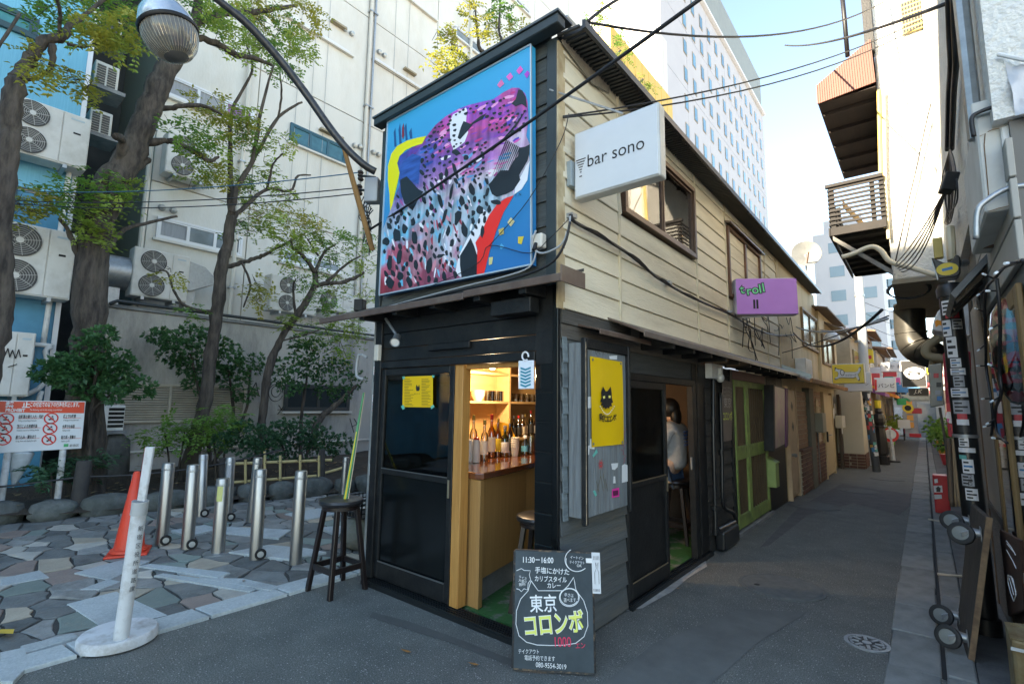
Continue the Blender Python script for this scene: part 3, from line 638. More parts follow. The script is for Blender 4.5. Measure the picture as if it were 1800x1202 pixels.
def bodymat():
    m = M('mural_body', (.5, .5, .5), rough=.42); N = m.node_tree.nodes; L = m.node_tree.links; b = N['Principled BSDF']
    tc = N.new('ShaderNodeTexCoord'); sp = N.new('ShaderNodeSeparateXYZ'); L.new(tc.outputs['Object'], sp.inputs[0])
    n1 = N.new('ShaderNodeTexNoise'); n1.inputs['Scale'].default_value = 2.2; n1.inputs['Detail'].default_value = 7; n1.inputs['Distortion'].default_value = 1.2; L.new(tc.outputs['Object'], n1.inputs[0])
    mp = N.new('ShaderNodeMapping'); mp.inputs['Scale'].default_value = (9, 1, 1.3); L.new(tc.outputs['Object'], mp.inputs[0])
    n2 = N.new('ShaderNodeTexNoise'); n2.inputs['Scale'].default_value = 1.6; n2.inputs['Detail'].default_value = 8; L.new(mp.outputs[0], n2.inputs[0])
    def ramp(cols):
        r = N.new('ShaderNodeValToRGB'); e = r.color_ramp.elements
        while len(e) < len(cols): e.new(.5)
        for i, (p, c) in enumerate(cols): e[i].position = p; e[i].color = pc(c) + (1,)
        return r
    mz = N.new('ShaderNodeMapRange'); mz.inputs[1].default_value = 0; mz.inputs[2].default_value = 1.5; L.new(sp.outputs[2], mz.inputs[0])
    s1 = N.new('ShaderNodeMath'); s1.operation = 'MULTIPLY_ADD'; s1.inputs[1].default_value = .9; s1.inputs[2].default_value = -.45; L.new(n1.outputs[0], s1.inputs[0])
    s2 = N.new('ShaderNodeMath'); s2.operation = 'ADD'; L.new(s1.outputs[0], s2.inputs[0]); L.new(mz.outputs[0], s2.inputs[1])
    ra = ramp([(.0, '#8a2c38'), (.16, '#b85a72'), (.27, '#58b8d8'), (.42, '#a8bcd4'), (.54, '#8a74b4'), (.64, '#2f62b0'), (.78, '#3a2f90'), (.94, '#a83878')]); L.new(s2.outputs[0], ra.inputs[0])
    rb = ramp([(.0, '#a05878'), (.13, '#c4ccd8'), (.27, '#7ea8bc'), (.42, '#d0c4d4'), (.56, '#b878b4'), (.68, '#7c4aa0'), (.8, '#c84c94'), (.95, '#9a4cc4')]); L.new(s2.outputs[0], rb.inputs[0])
    mxx = N.new('ShaderNodeMapRange'); mxx.inputs[1].default_value = -.45; mxx.inputs[2].default_value = .25; L.new(sp.outputs[0], mxx.inputs[0])
    mx = N.new('ShaderNodeMix'); mx.data_type = 'RGBA'; L.new(mxx.outputs[0], mx.inputs[0]); L.new(ra.outputs[0], mx.inputs[6]); L.new(rb.outputs[0], mx.inputs[7])
    hs = N.new('ShaderNodeHueSaturation'); mv = N.new('ShaderNodeMapRange'); mv.inputs[1].default_value = .3; mv.inputs[2].default_value = .7; mv.inputs[3].default_value = .45; mv.inputs[4].default_value = 1.4
    L.new(n2.outputs[0], mv.inputs[0]); L.new(mv.outputs[0], hs.inputs['Value']); L.new(mx.outputs[2], hs.inputs['Color']); L.new(hs.outputs[0], b.inputs['Base Color'])
    return m
body = [(66.5, 1126), (80, 850), (110, 770), (150, 660), (140, 567), (150, 540), (200, 505), (245, 488), (265, 455), (300, 410), (345, 372), (400, 340), (440, 325), (500, 310), (545, 300), (590, 270), (625, 252), (655, 252), (680, 275), (690, 310), (695, 380), (690, 420), (685, 455), (700, 490), (695, 520), (700, 560), (690, 640), (665, 680), (630, 706), (590, 720), (560, 745), (530, 790), (505, 850), (485, 895), (470, 920), (478, 1043)]
layer('painted_leopard', body, bodymat(), 1)
layer('yellow_band', [(262, 455), (225, 462), (180, 475), (140, 497), (115, 530), (101, 580), (100, 640), (107, 700), (110, 772), (120, 745), (130, 700), (140, 660), (150, 610), (140, 570), (150, 540), (175, 515), (205, 500), (245, 488)], mflat('yellow', pc('#e8e40c')), 2)
layer('red_band', [(633, 705), (590, 775), (560, 850), (530, 940), (507, 1036), (476, 1042), (478, 930), (470, 905), (495, 870), (520, 800), (560, 745), (600, 716)], mflat('red', pc('#f02a22')), 2)
for pts in ([(125, 440), (132, 420), (137, 500), (128, 500)], [(145, 430), (152, 400), (160, 500), (150, 500)], [(170, 420), (178, 400), (184, 470), (176, 475)], [(190, 440), (200, 420), (204, 465), (194, 465)]): layer('blue_streak', pts, mflat('deep_blue', pc('#0c4f86')), 1)
layer('red_streak', [(160, 420), (167, 400), (170, 450), (164, 470), (159, 455)], mflat('dark_red', pc('#8c1f2e')), 2)
layer('white_patch', [(375, 365), (430, 335), (435, 345), (430, 400), (440, 440), (425, 480), (400, 500), (378, 515), (365, 480), (360, 400)], mflat('white', pc('#e4e8ee')), 2)
layer('chin_patch', [(700, 560), (690, 640), (665, 680), (635, 700), (640, 660), (665, 620), (685, 580)], mflat('white', pc('#e4e8ee')), 2)
layer('chest_patch', [(500, 760), (470, 840), (440, 880), (400, 960), (385, 1030), (405, 1050), (470, 1040), (478, 940), (470, 905), (500, 850), (530, 785)], mflat('white', pc('#e4e8ee')), 2)
layer('neck_patch', [(150, 600), (165, 560), (205, 530), (240, 540), (235, 600), (230, 660), (190, 640), (155, 630)], M('mural_cobalt', pc('#2a5fb4'), pc('#173f86'), 4, .42, stretch=(1, 1, 6)), 2)
rb_ = random.Random(8); pal = dict(hi=('#e45ab0', '#8c3cb0', '#c8327e', '#5a3cb4', '#f0a0d0'), mid=('#d8b8dc', '#e87ab8', '#5aa0d0', '#f0e8f0', '#b04890'), lo=('#58b8dc', '#e4eaf0', '#a83848', '#7cc4d8', '#d08898'), lf=('#1c3f94', '#2f6cc0', '#5a3ca0'))
br = {}
for _ in range(420):
    x = rb_.uniform(80, 690); y = rb_.uniform(262, 1100); a = rb_.uniform(-.9, -.2) if y < 640 else rb_.uniform(.9, 1.9); L_ = rb_.uniform(9, 26); W_ = rb_.uniform(2.5, 7); c, s_ = math.cos(a), math.sin(a)
    q_ = [(x + u * L_ * c - v * W_ * s_, y + u * L_ * s_ + v * W_ * c) for u, v in ((-1, -.6), (-.2, -1), (1, -.4), (.9, .5), (0, 1), (-.9, .7))]
    if not all(inpoly(u, v, body) for u, v in q_) or max(v + .2 * (u - 66) for u, v in q_) > 1120 or (150 < x < 245 and 520 < y < 650): continue
    k = 'lf' if x < 300 and y < 640 else 'hi' if y < 520 else 'mid' if y < 760 else 'lo'
    br.setdefault(rb_.choice(pal[k]), MB()).poly([z7(u, v, -.1079 - rb_.random() * .0003) for u, v in q_])
for i, (c, m_) in enumerate(br.items()): m_.obj('brush_strokes', mflat('brush%d' % i, pc(c)), mu, kind='stuff')
SP = mflat('spot', (.010, .014, .02))
for nm, pts in (('mouth', [(700, 490), (680, 500), (655, 505), (650, 540), (630, 560), (610, 600), (575, 600), (535, 650), (525, 660), (540, 700), (560, 712), (600, 700), (630, 685), (660, 640), (655, 620), (690, 560), (698, 530)]),
                ('eye', [(395, 462), (408, 420), (420, 392), (450, 404), (490, 372), (518, 358), (500, 384), (460, 405), (445, 425), (405, 470)]), ('nose', [(622, 318), (640, 300), (652, 258), (668, 262), (683, 290), (688, 335), (665, 320), (640, 330)]),
                ('ear', [(152, 640), (180, 625), (230, 680), (250, 690), (225, 730), (205, 770), (170, 740), (155, 690)]), ('collar', [(405, 960), (430, 920), (450, 885), (465, 920), (478, 960), (475, 1041), (412, 1054), (405, 1000)])):
    layer(nm, pts, SP, 3)
r3 = random.Random(21); mb = MB(); used = []
def spot(cx, cy, a, b, th, k=3.3):
    n = 9; pts = []
    for i in range(n):
        t = 2 * math.pi * i / n; j = r3.uniform(.72, 1.2); x = a * j * math.cos(t); y = b * j * math.sin(t)
        pts.append(z7(cx + x * math.cos(th) - y * math.sin(th), cy + x * math.sin(th) + y * math.cos(th), -.106 - .0012 * k))
    mb.poly(pts)
big = [(455, 680, 12, 30), (412, 730, 14, 22), (395, 800, 14, 38), (422, 850, 14, 36), (490, 765, 16, 18), (368, 690, 7, 34), (385, 600, 9, 36), (348, 610, 8, 24), (322, 730, 8, 32), (340, 790, 7, 38), (318, 885, 6, 30), (355, 855, 8, 26), (275, 1000, 12, 38), (258, 915, 9, 22), (210, 885, 13, 34), (148, 965, 13, 36), (108, 985, 12, 34), (108, 1075, 20, 26), (138, 875, 16, 30), (172, 845, 14, 20), (190, 1070, 12, 26), (220, 1000, 10, 24), (232, 930, 8, 20), (152, 1045, 14, 18), (197, 970, 10, 22), (92, 900, 14, 20), (303, 1065, 10, 16), (338, 1045, 10, 24), (322, 960, 18, 8), (500, 860, 10, 28), (555, 735, 22, 12), (390, 525, 18, 14), (430, 545, 12, 12), (345, 545, 10, 14), (300, 500, 8, 14), (290, 540, 8, 12), (500, 535, 7, 16), (520, 690, 8, 18), (325, 625, 10, 16), (296, 598, 8, 14)]
for x, y, a, b in big: spot(x, y, a, b, r3.uniform(-.3, .3)); used.append((x, y, max(a, b)))
for _ in range(5200):
    x = r3.uniform(70, 695); y = r3.uniform(255, 1110)
    face = y < 640 and x > 255
    s = r3.uniform(4.5, 8.5) if face else r3.uniform(6, 12)
    if not inpoly(x, y, body) or not inpoly(x + s * 1.4, y, body) or not inpoly(x, y - s * 1.4, body) or not inpoly(x - s * 1.4, y, body): continue
    if y > 1115 - .2 * (x - 66): continue
    if any(math.hypot(x - u, y - v) < s * 1.25 + w * (.8 if w > 14 else 1.15) for u, v, w in used): continue
    if (520 < x and 440 < y < 720) or (x < 240 and y < 660) or (390 < x < 520 and 360 < y < 480) or (600 < x and y < 345) or (150 < x < 250 and 620 < y < 770) or (400 < x and y > 880): continue
    th = -.5 if face else r3.uniform(.9, 1.9); spot(x, y, s * (1.2 if face else 1.55), s * .8, th); used.append((x, y, s * 1.2))
for i in range(9):     # whisker strokes on the muzzle
    a = (590 - i * 6, 500 + i * 14); mb.slab([z7(600 + i * 7, 470 + i * 4, -.1101), z7(604 + i * 7, 472 + i * 4, -.1101), z7(530 + i * 9, 655 - i * 2, -.1101)], (0, -.0004, 0))
for i in range(8): mb.slab([z7(676 - i * 11, 352 + i * 16, -.1101), z7(682 - i * 11, 346 + i * 16, -.1101), z7(640 - i * 14, 420 + i * 14, -.1101), z7(634 - i * 14, 420 + i * 14, -.1101)], (0, -.0004, 0))
mb.obj('leopard_spots', SP, mu, kind='stuff')
for k, (pts, c) in enumerate((([(562, 240), (580, 215), (592, 235), (573, 252)], '#e070a8'), ([(600, 205), (618, 187), (630, 205), (613, 222)], '#e86ac0'), ([(643, 180), (660, 158), (672, 175), (655, 196)], '#e85ab8'), ([(676, 195), (690, 178), (700, 190), (688, 212)], '#b040c0'),
                 ([(605, 820), (620, 798), (636, 815), (620, 838)], '#d8c890'), ([(568, 850), (590, 840), (590, 868), (570, 875)], '#c8b060'), ([(650, 880), (675, 878), (665, 912), (650, 908)], '#d8c040'), ([(527, 968), (545, 965), (540, 995), (527, 1000)], '#d0c888'), ([(572, 920), (580, 908), (592, 922), (578, 935)], '#48a8d0'))):
    layer('confetti', pts, mflat('confetti%d' % k, pc(c)), 2)
txt('T. N', z7(638, 714, -.109), (1, 0, 0), (0, 0, 1), .03, INK, mu)
# ================================================================== SIGNS AND PRINTS ON THE BAR
def quadsign(name, label, cat, A, B, hz, depth, face, side, bev=.012):     # A,B: lower left/right of the face (world), hz height; depth goes behind the face
    A = Vector(A); B = Vector(B); ux = (B - A).normalized(); uz = Vector((0, 0, 1)); n = ux.cross(uz)
    t = thing(name, label, cat, (A + B) / 2 - n * depth / 2)
    q = [A, B, B + uz * hz, A + uz * hz]
    MB().slab([p - n * depth for p in q], n * (depth - .006)).obj('case', side, t, bevel=bev, seg=2)
    e = .012; qi = [A + ux * e + uz * e, B - ux * e + uz * e, B - ux * e + uz * (hz - e), A + ux * e + uz * (hz - e)]
    MB().slab([p - n * .006 for p in qi], n * .006).obj('face', face, t, bevel=.004)
    return t, ux, uz, n
SGN = M('sign_acrylic', (.62, .655, .68), (.58, .615, .64), 3, .25)
SGC = M('sign_case', (.55, .55, .52), (.45, .45, .42), 6, .4, .2)
A = Vector((.05, .10, 2.87)); B = Vector((.665, .10, 2.925))
t, ux, uz, n = quadsign('lightbox_sign', 'white lightbox sign reading bar sono on the cream side wall', 'sign', (.05, .10, 2.885), (.665, .10, 2.885), .48, .10, SGN, SGC)
lo_ = (.10, .10, 3.03)
txt('bar sono', (.155, .10, 3.085), (1, 0, 0.0), (0, 0, 1), .125, INK, t, sx=.93, off=.002)
for i, w_ in enumerate((.078, .062, .046, .032, .02, .012)): MB().rbox((.108, .098, 3.155 - i * .018), (w_, .003, .005)).obj('emblem_bar', INK, t)
MB().rbox((.108, .098, 3.035), (.02, .003, .006)).obj('emblem_bar', INK, t)
mb = MB(); mb.tube([P(966, 158, Y=-.05), P(1095, 200, Y=.12)], .007, 6); mb.obj('stay_rod', GALV, t)
MB().box((.012, .07, 2.98), (.05, .22, 3.16)).obj('mounting_plate', M('plate_blue', (.3, .36, .38), rough=.5, metal=.4), t, bevel=.003)
# purple lightbox (lettering kept, figure left out)
PUR = M('purple_acrylic', pc('#c48ad2'), pc('#bc82ca'), 2, .25)
t, ux, uz, n = quadsign('lightbox_sign', 'purple rounded lightbox sign reading troll II on the cream wall', 'sign', (.08, 3.80, 2.63), (.70, 4.22, 2.63), .47, .13, PUR, M('purple_case', (.42, .40, .44), (.3, .25, .33), 4, .35), .03)
A = Vector((.08, 3.80, 2.63)); GRN = M('mint_letter', pc('#74d89c'), rough=.4)
for i, (ch, dx, dz) in enumerate((('t', .06, .27), ('r', .135, .25), ('o', .20, .265), ('l', .285, .275), ('l', .325, .29))):
    for mm, bo, off in ((INK, .012, .002), (GRN, .002, .004)): txt(ch, A + ux * dx + uz * dz, ux + uz * .12, uz, .155, mm, t, bold=bo, off=off)
txt('Ⅱ', A + ux * .2 + uz * .085, ux, uz, .14, INK, t, bold=.006)
mb = MB(); mb.tube([(.0, 3.98, 2.62), A + ux * .35 - n * .06], .012, 6); mb.tube([(.0, 3.98, 3.0), (.06, 3.86, 3.0)], .012, 6); mb.obj('bracket', GALV, t)
# ---- small hanging repellent plate over the door
t = thing('insect_plate', 'white plastic plate with teal chevrons hanging over the doorway', 'repellent plate', P(924, 685, Y=-.07))
HP = dict(Y=-.07)
def c8(x, y): return (640 + x / 3.25, 530 + y / 3.25)
MB().slab([P(*c8(x, y), **HP) for x, y in ((880, 338), (966, 334), (966, 498), (880, 500))], (0, .014, 0)).obj('plate', M('plate_white', (.74, .8, .86), rough=.4), t, bevel=.004)
mb = MB()
for i in range(6):
    y = 374 + i * 19; mb.slab([P(*c8(x, yy), Y=-.0715) for x, yy in ((894, y), (922, y + 10), (952, y - 2), (952, y + 8), (922, y + 21), (894, y + 11))], (0, -.001, 0))
mb.obj('chevron', M('teal_print', (.02, .25, .36), rough=.4), t)
mb = MB(); mb.tube([P(*c8(921 + 18 * math.cos(a), 312 + 24 * math.sin(a)), **HP) for a in [math.pi * (1.05 - 1.75 * i / 12) + math.pi for i in range(13)]], .006, 6); mb.tube([P(*c8(921, 336), **HP), P(*c8(921, 345), **HP)], .005, 6); mb.obj('hook', M('plate_white2', (.75, .76, .78)), t)
# ---- yellow menu taped inside the door
mp_ = thing('menu_poster', 'yellow menu poster taped on the dark glass door', 'poster', P(735, 718, Y=-.014))
decal([(708.5, 662), (761, 660), (761, 716), (707.5, 715)], mp_, YEL, 'sheet', (0, -.001, 0), Y=-.0135)
decal([(731, 681), (732, 676), (735, 680), (737, 676), (738, 684), (736, 687), (732, 687)], mp_, INK, 'cat_emblem', (0, -.001, 0), Y=-.0155)
mb = MB(); r4 = random.Random(3)
for cx0, cx1 in ((711, 728), (741, 758)):
    y = 666
    while y < 713:
        w_ = r4.uniform(.4, 1) * (cx1 - cx0); mb.slab([P(cx0, y, Y=-.0155), P(cx0 + w_, y, Y=-.0155), P(cx0 + w_, y + 1.0, Y=-.0155), P(cx0, y + 1.0, Y=-.0155)], (0, -.0004, 0)); y += 2.7
mb.obj('fine_print', M('print_brown', (.25, .16, .01)), mp_)
txt('東京コロンボ', P(728.5, 693, Y=-.0145), (1, 0, 0), (0, 0, 1), .012, INK, mp_)
for q_ in ([(707, 662), (711, 661), (712, 665), (708, 667)], [(760, 659), (764, 660), (763, 664), (759, 663)], [(705, 714), (709, 711), (712, 718), (708, 720)], [(757, 714), (762, 711), (764, 715), (758, 719)]): decal(q_, mp_, GR[0], 'tape', (0, -.001, 0), Y=-.0165)
# ---- chalkboard
TL, TR, BR_, BL = [P(*q_, **k) for q_, k in (((908, 967), dict(Y=-.05)), ((1041, 970), dict(Y=-.05)), ((1045, 1183), dict(Z=.02)), ((902, 1174), dict(Z=.02)))]
# a flat board leaning back on the corner post
bx = (BR_ - BL).normalized(); hgt = .78; 
lean = (Vector((-.46, .62, 0)).normalized() * .16 + Vector((0, 0, 1))).normalized()
bl = BL; wd = (BR_ - BL).length
br = bl + bx * wd
# choose the height so that the top edge meets its place in the photo
def proj(p):
    v = Vector(p) - CAM; return (900 + FPX * v.dot(RX) / v.dot(RZ), 601 + FPX * v.dot(RY) / v.dot(RZ))
for _ in range(40):
    py = proj(bl + lean * hgt)[1]; hgt += (py - 967) * .0012
CB = M('chalkboard', (.028, .042, .05), (.055, .075, .085), 3.2, .75, bump=.15, bscale=30)
ch = thing('chalkboard_sign', 'black chalkboard menu leaning at the corner of the bar', 'chalkboard', (bl + br) / 2)
nb = bx.cross(lean).normalized()
MB().slab([bl, br, br + lean * hgt, bl + lean * hgt], -nb * .018).obj('board', CB, ch, bevel=.003)
mb = MB()
for a, b in ((bl, br), (br, br + lean * hgt), (br + lean * hgt, bl + lean * hgt), (bl + lean * hgt, bl)): mb.tube([a - nb * .009, b - nb * .009], .0105, 4)
mb.obj('worn_rim', M('worn_black_wood', (.03, .03, .03), (.25, .17, .1), 30, .7, lo=.5, hi=.75), ch)
CHK = M('chalk_white', (.78, .8, .8), rough=.9); CHY = M('chalk_yellow', (.75, .78, .18), rough=.9); CHR = M('chalk_red', (.75, .05, .12), rough=.9)
def c9(x, y, k=.003):     # zoom (640,850) s=3.415 onto the board plane
    px, py = 640 + x / 3.415, 850 + y / 3.415; d = RX * (px - 900) + RY * (py - 601) + RZ * FPX
    t_ = (bl - CAM).dot(nb) / d.dot(nb); return CAM + d * t_ + nb * k
def stroke(pts, m=CHK, r=.0022, close=False):
    q_ = [c9(x, y) for x, y in pts]
    if close: q_.append(q_[0])
    return MB().tube(q_, r, 4).obj('chalk_line', m, ch)
def ell(cx, cy, rx, ry, a0=0, a1=6.4, n=22): return [(cx + rx * math.cos(a0 + (a1 - a0) * i / n), cy + ry * math.sin(a0 + (a1 - a0) * i / n)) for i in range(n + 1)]
def ct(s, x, y, size, m=CHK, ang=0, bold=0.0, sx=1.0, sh=0, k=.003):
    a = math.radians(ang); txt(s, c9(x, y, k), bx * math.cos(a) + lean * math.sin(a), lean * math.cos(a) - bx * math.sin(a), size, m, ch, bold=bold, sx=sx, shear=sh, name='chalk_lettering')
ct('11:30－16:00', 948, 470, .044, sx=.78, ang=1, bold=.0006); ct('手塩にかけた', 1025, 530, .037, sx=.92, ang=-1, bold=.0004); ct('カリブスタイル', 1022, 580, .034, sx=.8, bold=.0004); ct('カレー', 1098, 622, .034, sx=.8, ang=2, bold=.0004)
ct('東京', 995, 760, .098, bold=.0012, sx=.82, ang=4); ct('イートイン', 1236, 446, .02, sx=.8, ang=-3); ct('テイクアウト', 1232, 476, .02, sx=.75, ang=-1); ct('OK', 1276, 497, .02)
ct('ライス', 926, 560, .017, ang=-14); ct('大盛り', 926, 582, .017, ang=-10); ct('無料', 930, 612, .02, ang=8)
ct('辛さは', 1200, 672, .023, ang=-4, sx=.8); ct('選べます', 1198, 706, .024, ang=3, sx=.75)
ct('コロンボ', 958, 905, .125, CHK, 7, bold=.006, sx=.70); ct('コロンボ', 958, 905, .125, CHY, 7, bold=.0022, sx=.70, k=.006)
ct('1000', 1135, 975, .072, CHR, 3, sx=.72); ct('エン', 1268, 985, .035, CHR, 6, sx=.85)
ct('テイクアウト', 925, 1014, .027, sx=.75, ang=2); ct('電話予約できます', 962, 1052, .028, sx=.78, ang=1); ct('080-9554-3019', 1030, 1096, .036, sx=.78, ang=-1)
stroke([(1003, 580), (1020, 605), (1045, 640), (1120, 640), (1195, 640), (1225, 610), (1258, 560), (1264, 590), (1270, 630)]); stroke([(1003, 580), (990, 620), (985, 640)])
stroke([(985, 640), (940, 690), (915, 760), (912, 840), (930, 910), (975, 948), (1040, 965), (1120, 968), (1200, 966), (1270, 955), (1320, 915), (1343, 850), (1340, 770), (1318, 700), (1285, 655), (1270, 630)])
stroke(ell(1232, 680, 60, 55)); stroke(ell(1232, 678, 55, 50, .5, 6.6)); stroke(ell(1278, 455, 72, 70, .8, 4.2)); stroke(ell(1278, 462, 66, 62, .9, 3.4))
stroke([(915, 520), (945, 507), (960, 518), (998, 520), (992, 545), (1000, 575), (985, 595), (982, 635), (960, 628), (945, 645), (930, 632), (915, 628)])
t2 = thing('paper_strip', 'narrow drawn paper strip taped to the chalkboard edge', 'paper', c9(1392, 660))
MB().slab([c9(1364, 410, .006), c9(1414, 412, .006), c9(1422, 658, .006), c9(1372, 656, .006)], -nb * .001).obj('sheet', M('sketch_paper', (.6, .62, .63), rough=.7), t2)
MB().slab([c9(1330, 445, .008), c9(1368, 446, .008), c9(1368, 474, .008), c9(1332, 473, .008)], -nb * .001).obj('tape', PAPER, t2)
mb = MB()
for i in range(5): mb.tube([c9(1376 + i * 8, 432, .008), c9(1378 + i * 8, 455, .008)], .0012, 4); mb.tube([c9(1378 + i * 8, 628, .008), c9(1380 + i * 8, 645, .008)], .0014, 4)
mb.tube([c9(x, y, .008) for x, y in ((1386, 600), (1384, 530), (1395, 500), (1408, 530), (1410, 600))], .0012, 4); mb.tube([c9(x, y, .008) for x, y in ((1392, 500), (1388, 470), (1396, 490), (1404, 470), (1402, 505))], .0012, 4)
mb.obj('drawing', M('pencil', (.12, .1, .09)), t2)
# ================================================================== STOOLS, INTERIOR
STW = M('black_stool_wood', (.009, .006, .006), (.018, .011, .01), 5, .35, stretch=(8, 8, .7))
SEATL = M('black_vinyl', (.018, .018, .02), rough=.3)
def stool(loc, rz, label, h=.70):
    t = thing('bar_stool', label, 'stool', loc, 'black bar stools'); L = Vector(loc); Rz = Matrix.Rotation(rz, 4, 'Z')
    W = lambda p: L + (Rz @ Vector(p))
    MB().lathe([(.14, h - .085), (.15, h - .08), (.15, h - .05), (.1, h - .05)], L, seg=24).obj('apron', STW, t, smooth=True)
    MB().lathe([(.155, h - .05), (.172, h - .042), (.178, h - .025), (.172, h - .008), (.15, h - .001), (.001, h + .002)], L, seg=28).obj('seat', SEATL, t, smooth=True)
    c = [(-1, -1), (1, -1), (1, 1), (-1, 1)]
    for sx, sy in c:
        a = W((sx * .088, sy * .088, h - .055)); b = W((sx * .158, sy * .158, 0)); e = .018
        u = Rz @ Vector((e, 0, 0)); v = Rz @ Vector((0, e, 0))
        MB().add([b - u - v, b + u - v, b + u + v, b - u + v, a - u - v, a + u - v, a + u + v, a - u + v], [(0, 3, 2, 1), (4, 5, 6, 7), (0, 1, 5, 4), (1, 2, 6, 5), (2, 3, 7, 6), (3, 0, 4, 7)]).obj('leg', STW, t, bevel=.003)
    zr = .19; k = .158 - .07 * zr / h
    for i in range(4):
        a, b = c[i], c[(i + 1) % 4]; p, q = Vector((a[0] * k, a[1] * k, zr)), Vector((b[0] * k, b[1] * k, zr)); d = (q - p).normalized(); s = d.cross(Vector((0, 0, 1))) * .011; z = Vector((0, 0, .022)); p += d * .02; q -= d * .02
        MB().add([W(v) for v in (p - s - z, q - s - z, q + s - z, p + s - z, p - s + z, q - s + z, q + s + z, p + s + z)], [(0, 3, 2, 1), (4, 5, 6, 7), (0, 1, 5, 4), (1, 2, 6, 5), (2, 3, 7, 6), (3, 0, 4, 7)]).obj('foot_rail', STW, t, bevel=.002)
    return t
stool((-1.945, -.29, 0), .02, 'black wooden bar stool standing outside by the sticker covered pole', h=P(607, 881, Y=-.29).z + .02)
stool((-.45, .42, .036), .3, 'black bar stool inside the front doorway by the counter', h=.66)
stool((-.40, 2.9, .036), .1, 'black bar stool inside carrying the seated person', h=.66)
# green pennant leaning on the outdoor stool
gp = thing('furled_pennant', 'furled green and yellow pennant leaning from the stool to the pole', 'pennant', P(607, 875, Y=-.29))
a = P(607, 884, Y=-.29); b = P(640, 690, Y=.0); d = b - a; sx = RX * .02
GRP = M('pennant_green', (.04, .20, .07), (.07, .28, .12), 9, .6); YLP = M('pennant_yellow', (.75, .55, .03), rough=.6)
MB().slab([a - sx * .9, a + sx * .6, b + sx * .2, b - sx * .3], (.006, -.01, 0)).obj('cloth', GRP, gp)
MB().slab([a + sx * .0 - d * .0 + Vector((0, -.014, .02)), a + sx * .55 + Vector((0, -.014, .0)), a + d * .62 + sx * .35 + Vector((0, -.014, 0)), a + d * .62 + sx * .05 + Vector((0, -.014, 0))], (.002, -.003, 0)).obj('stripe', YLP, gp)
MB().tube([a + sx * .9 - d * .0, b + sx * .4], .004, 6).obj('stick', M('pale_stick', (.5, .42, .28)), gp)
# counter
ctr = thing('bar_counter', 'wood panelled bar counter with thick glossy slab inside the doorway', 'counter', (-1.05, .7, .036))
PAN = M('counter_panel', (.42, .235, .085), (.33, .175, .06), 5, .42, stretch=(30, 30, .5), var=.03)
TOP = M('counter_slab', (.16, .05, .02), (.10, .032, .014), 4, .12, stretch=(2, .6, 2), coat=.6)
base = [(-1.3, .15), (-.79, .13), (-.95, .9), (-1.02, 3.3), (-1.35, 3.3), (-1.35, .6)]
MB().slab([(x, y, .22) for x, y in base], (0, 0, .72)).obj('panel', PAN, ctr, bevel=.003)
MB().slab([(-1.3, .125, .037), (-.785, .105, .037), (-.79, .128, .037), (-1.3, .148, .037)], (0, 0, .90)).obj('end_panel', PAN, ctr, bevel=.002)
MB().slab([(-.79, .106, .037), (-.765, .106, .037), (-.775, .16, .037), (-.79, .16, .037)], (0, 0, .90)).obj('corner_board', PAN, ctr, bevel=.002)
MB().slab([(x - .05 * (x > -1.2), y + .03, .037) for x, y in base], (0, 0, .18)).obj('plinth', CONC, ctr)
tp = [(-1.36, .12), (-.8, .085), (-.745, .12), (-.78, .35), (-.9, .95), (-.97, 3.35), (-1.4, 3.35), (-1.4, .5)]
MB().slab([(x, y, .94) for x, y in tp], (0, 0, .05)).obj('slab_top', TOP, ctr, bevel=.01, seg=2)
# shelves on the left wall
sh = thing('back_shelf', 'pale wood shelves of glasses on the wall behind the counter', 'shelf', (-1.78, 1.5, 1.1))
SHW = M('shelf_wood', (.62, .42, .20), (.54, .35, .16), 4, .5, stretch=(5, .6, 5))
MB().box((-1.875, .5, .9), (-1.86, 3.4, 2.0)).obj('back_panel', SHW, sh)
for z in (1.10, 1.50, 1.80): MB().box((-1.86, .5, z), (-1.68, 3.4, z + .025)).obj('shelf_board', SHW, sh, bevel=.002)
for y in (.5, 1.52, 2.5): MB().box((-1.86, y, .9), (-1.675, y + .03, 2.0)).obj('upright', SHW, sh, bevel=.002)
BGL = [glass('bottle_clear', (.85, .87, .84), .03, .8), glass('bottle_green', (.05, .30, .10), .03, 1), glass('bottle_brown', (.35, .16, .04), .03, 1), glass('bottle_amber', (.75, .45, .1), .03, 1)]
LABM = [M('label_white', (.75, .73, .68)), M('label_yellow', (.75, .55, .05)), M('label_red', (.5, .04, .03)), M('label_cream', (.65, .58, .42)), M('label_black', (.03, .03, .03))]
CAPM = [M('cap_red', (.55, .03, .03), rough=.35), M('cap_gold', (.55, .40, .12), rough=.35, metal=.6), M('cap_black', (.02, .02, .02), rough=.35), M('cap_silver', (.6, .6, .6), rough=.3, metal=.8)]
def bottle(c, h, r, gi, li, ci, label, group=None, fill=None):
    t = thing('liquor_bottle', label, 'bottle', c, group); c = Vector(c)
    MB().lathe([(r * .92, 0), (r, .01), (r, h * .55), (r * .8, h * .64), (r * .36, h * .72), (r * .32, h * .9), (r * .3, h * .9)], c, seg=14).obj('glass_body', fill or BGL[gi], t, smooth=True)
    MB().lathe([(r * 1.02, h * .14), (r * 1.03, h * .145), (r * 1.03, h * .47), (r * 1.02, h * .475)], c, seg=14).obj('paper_label', LABM[li], t, smooth=True)
    MB().lathe([(r * .4, h * .88), (r * .42, h * .885), (r * .42, h), (.001, h)], c, seg=10).obj('cap', CAPM[ci], t, smooth=True)
    return t
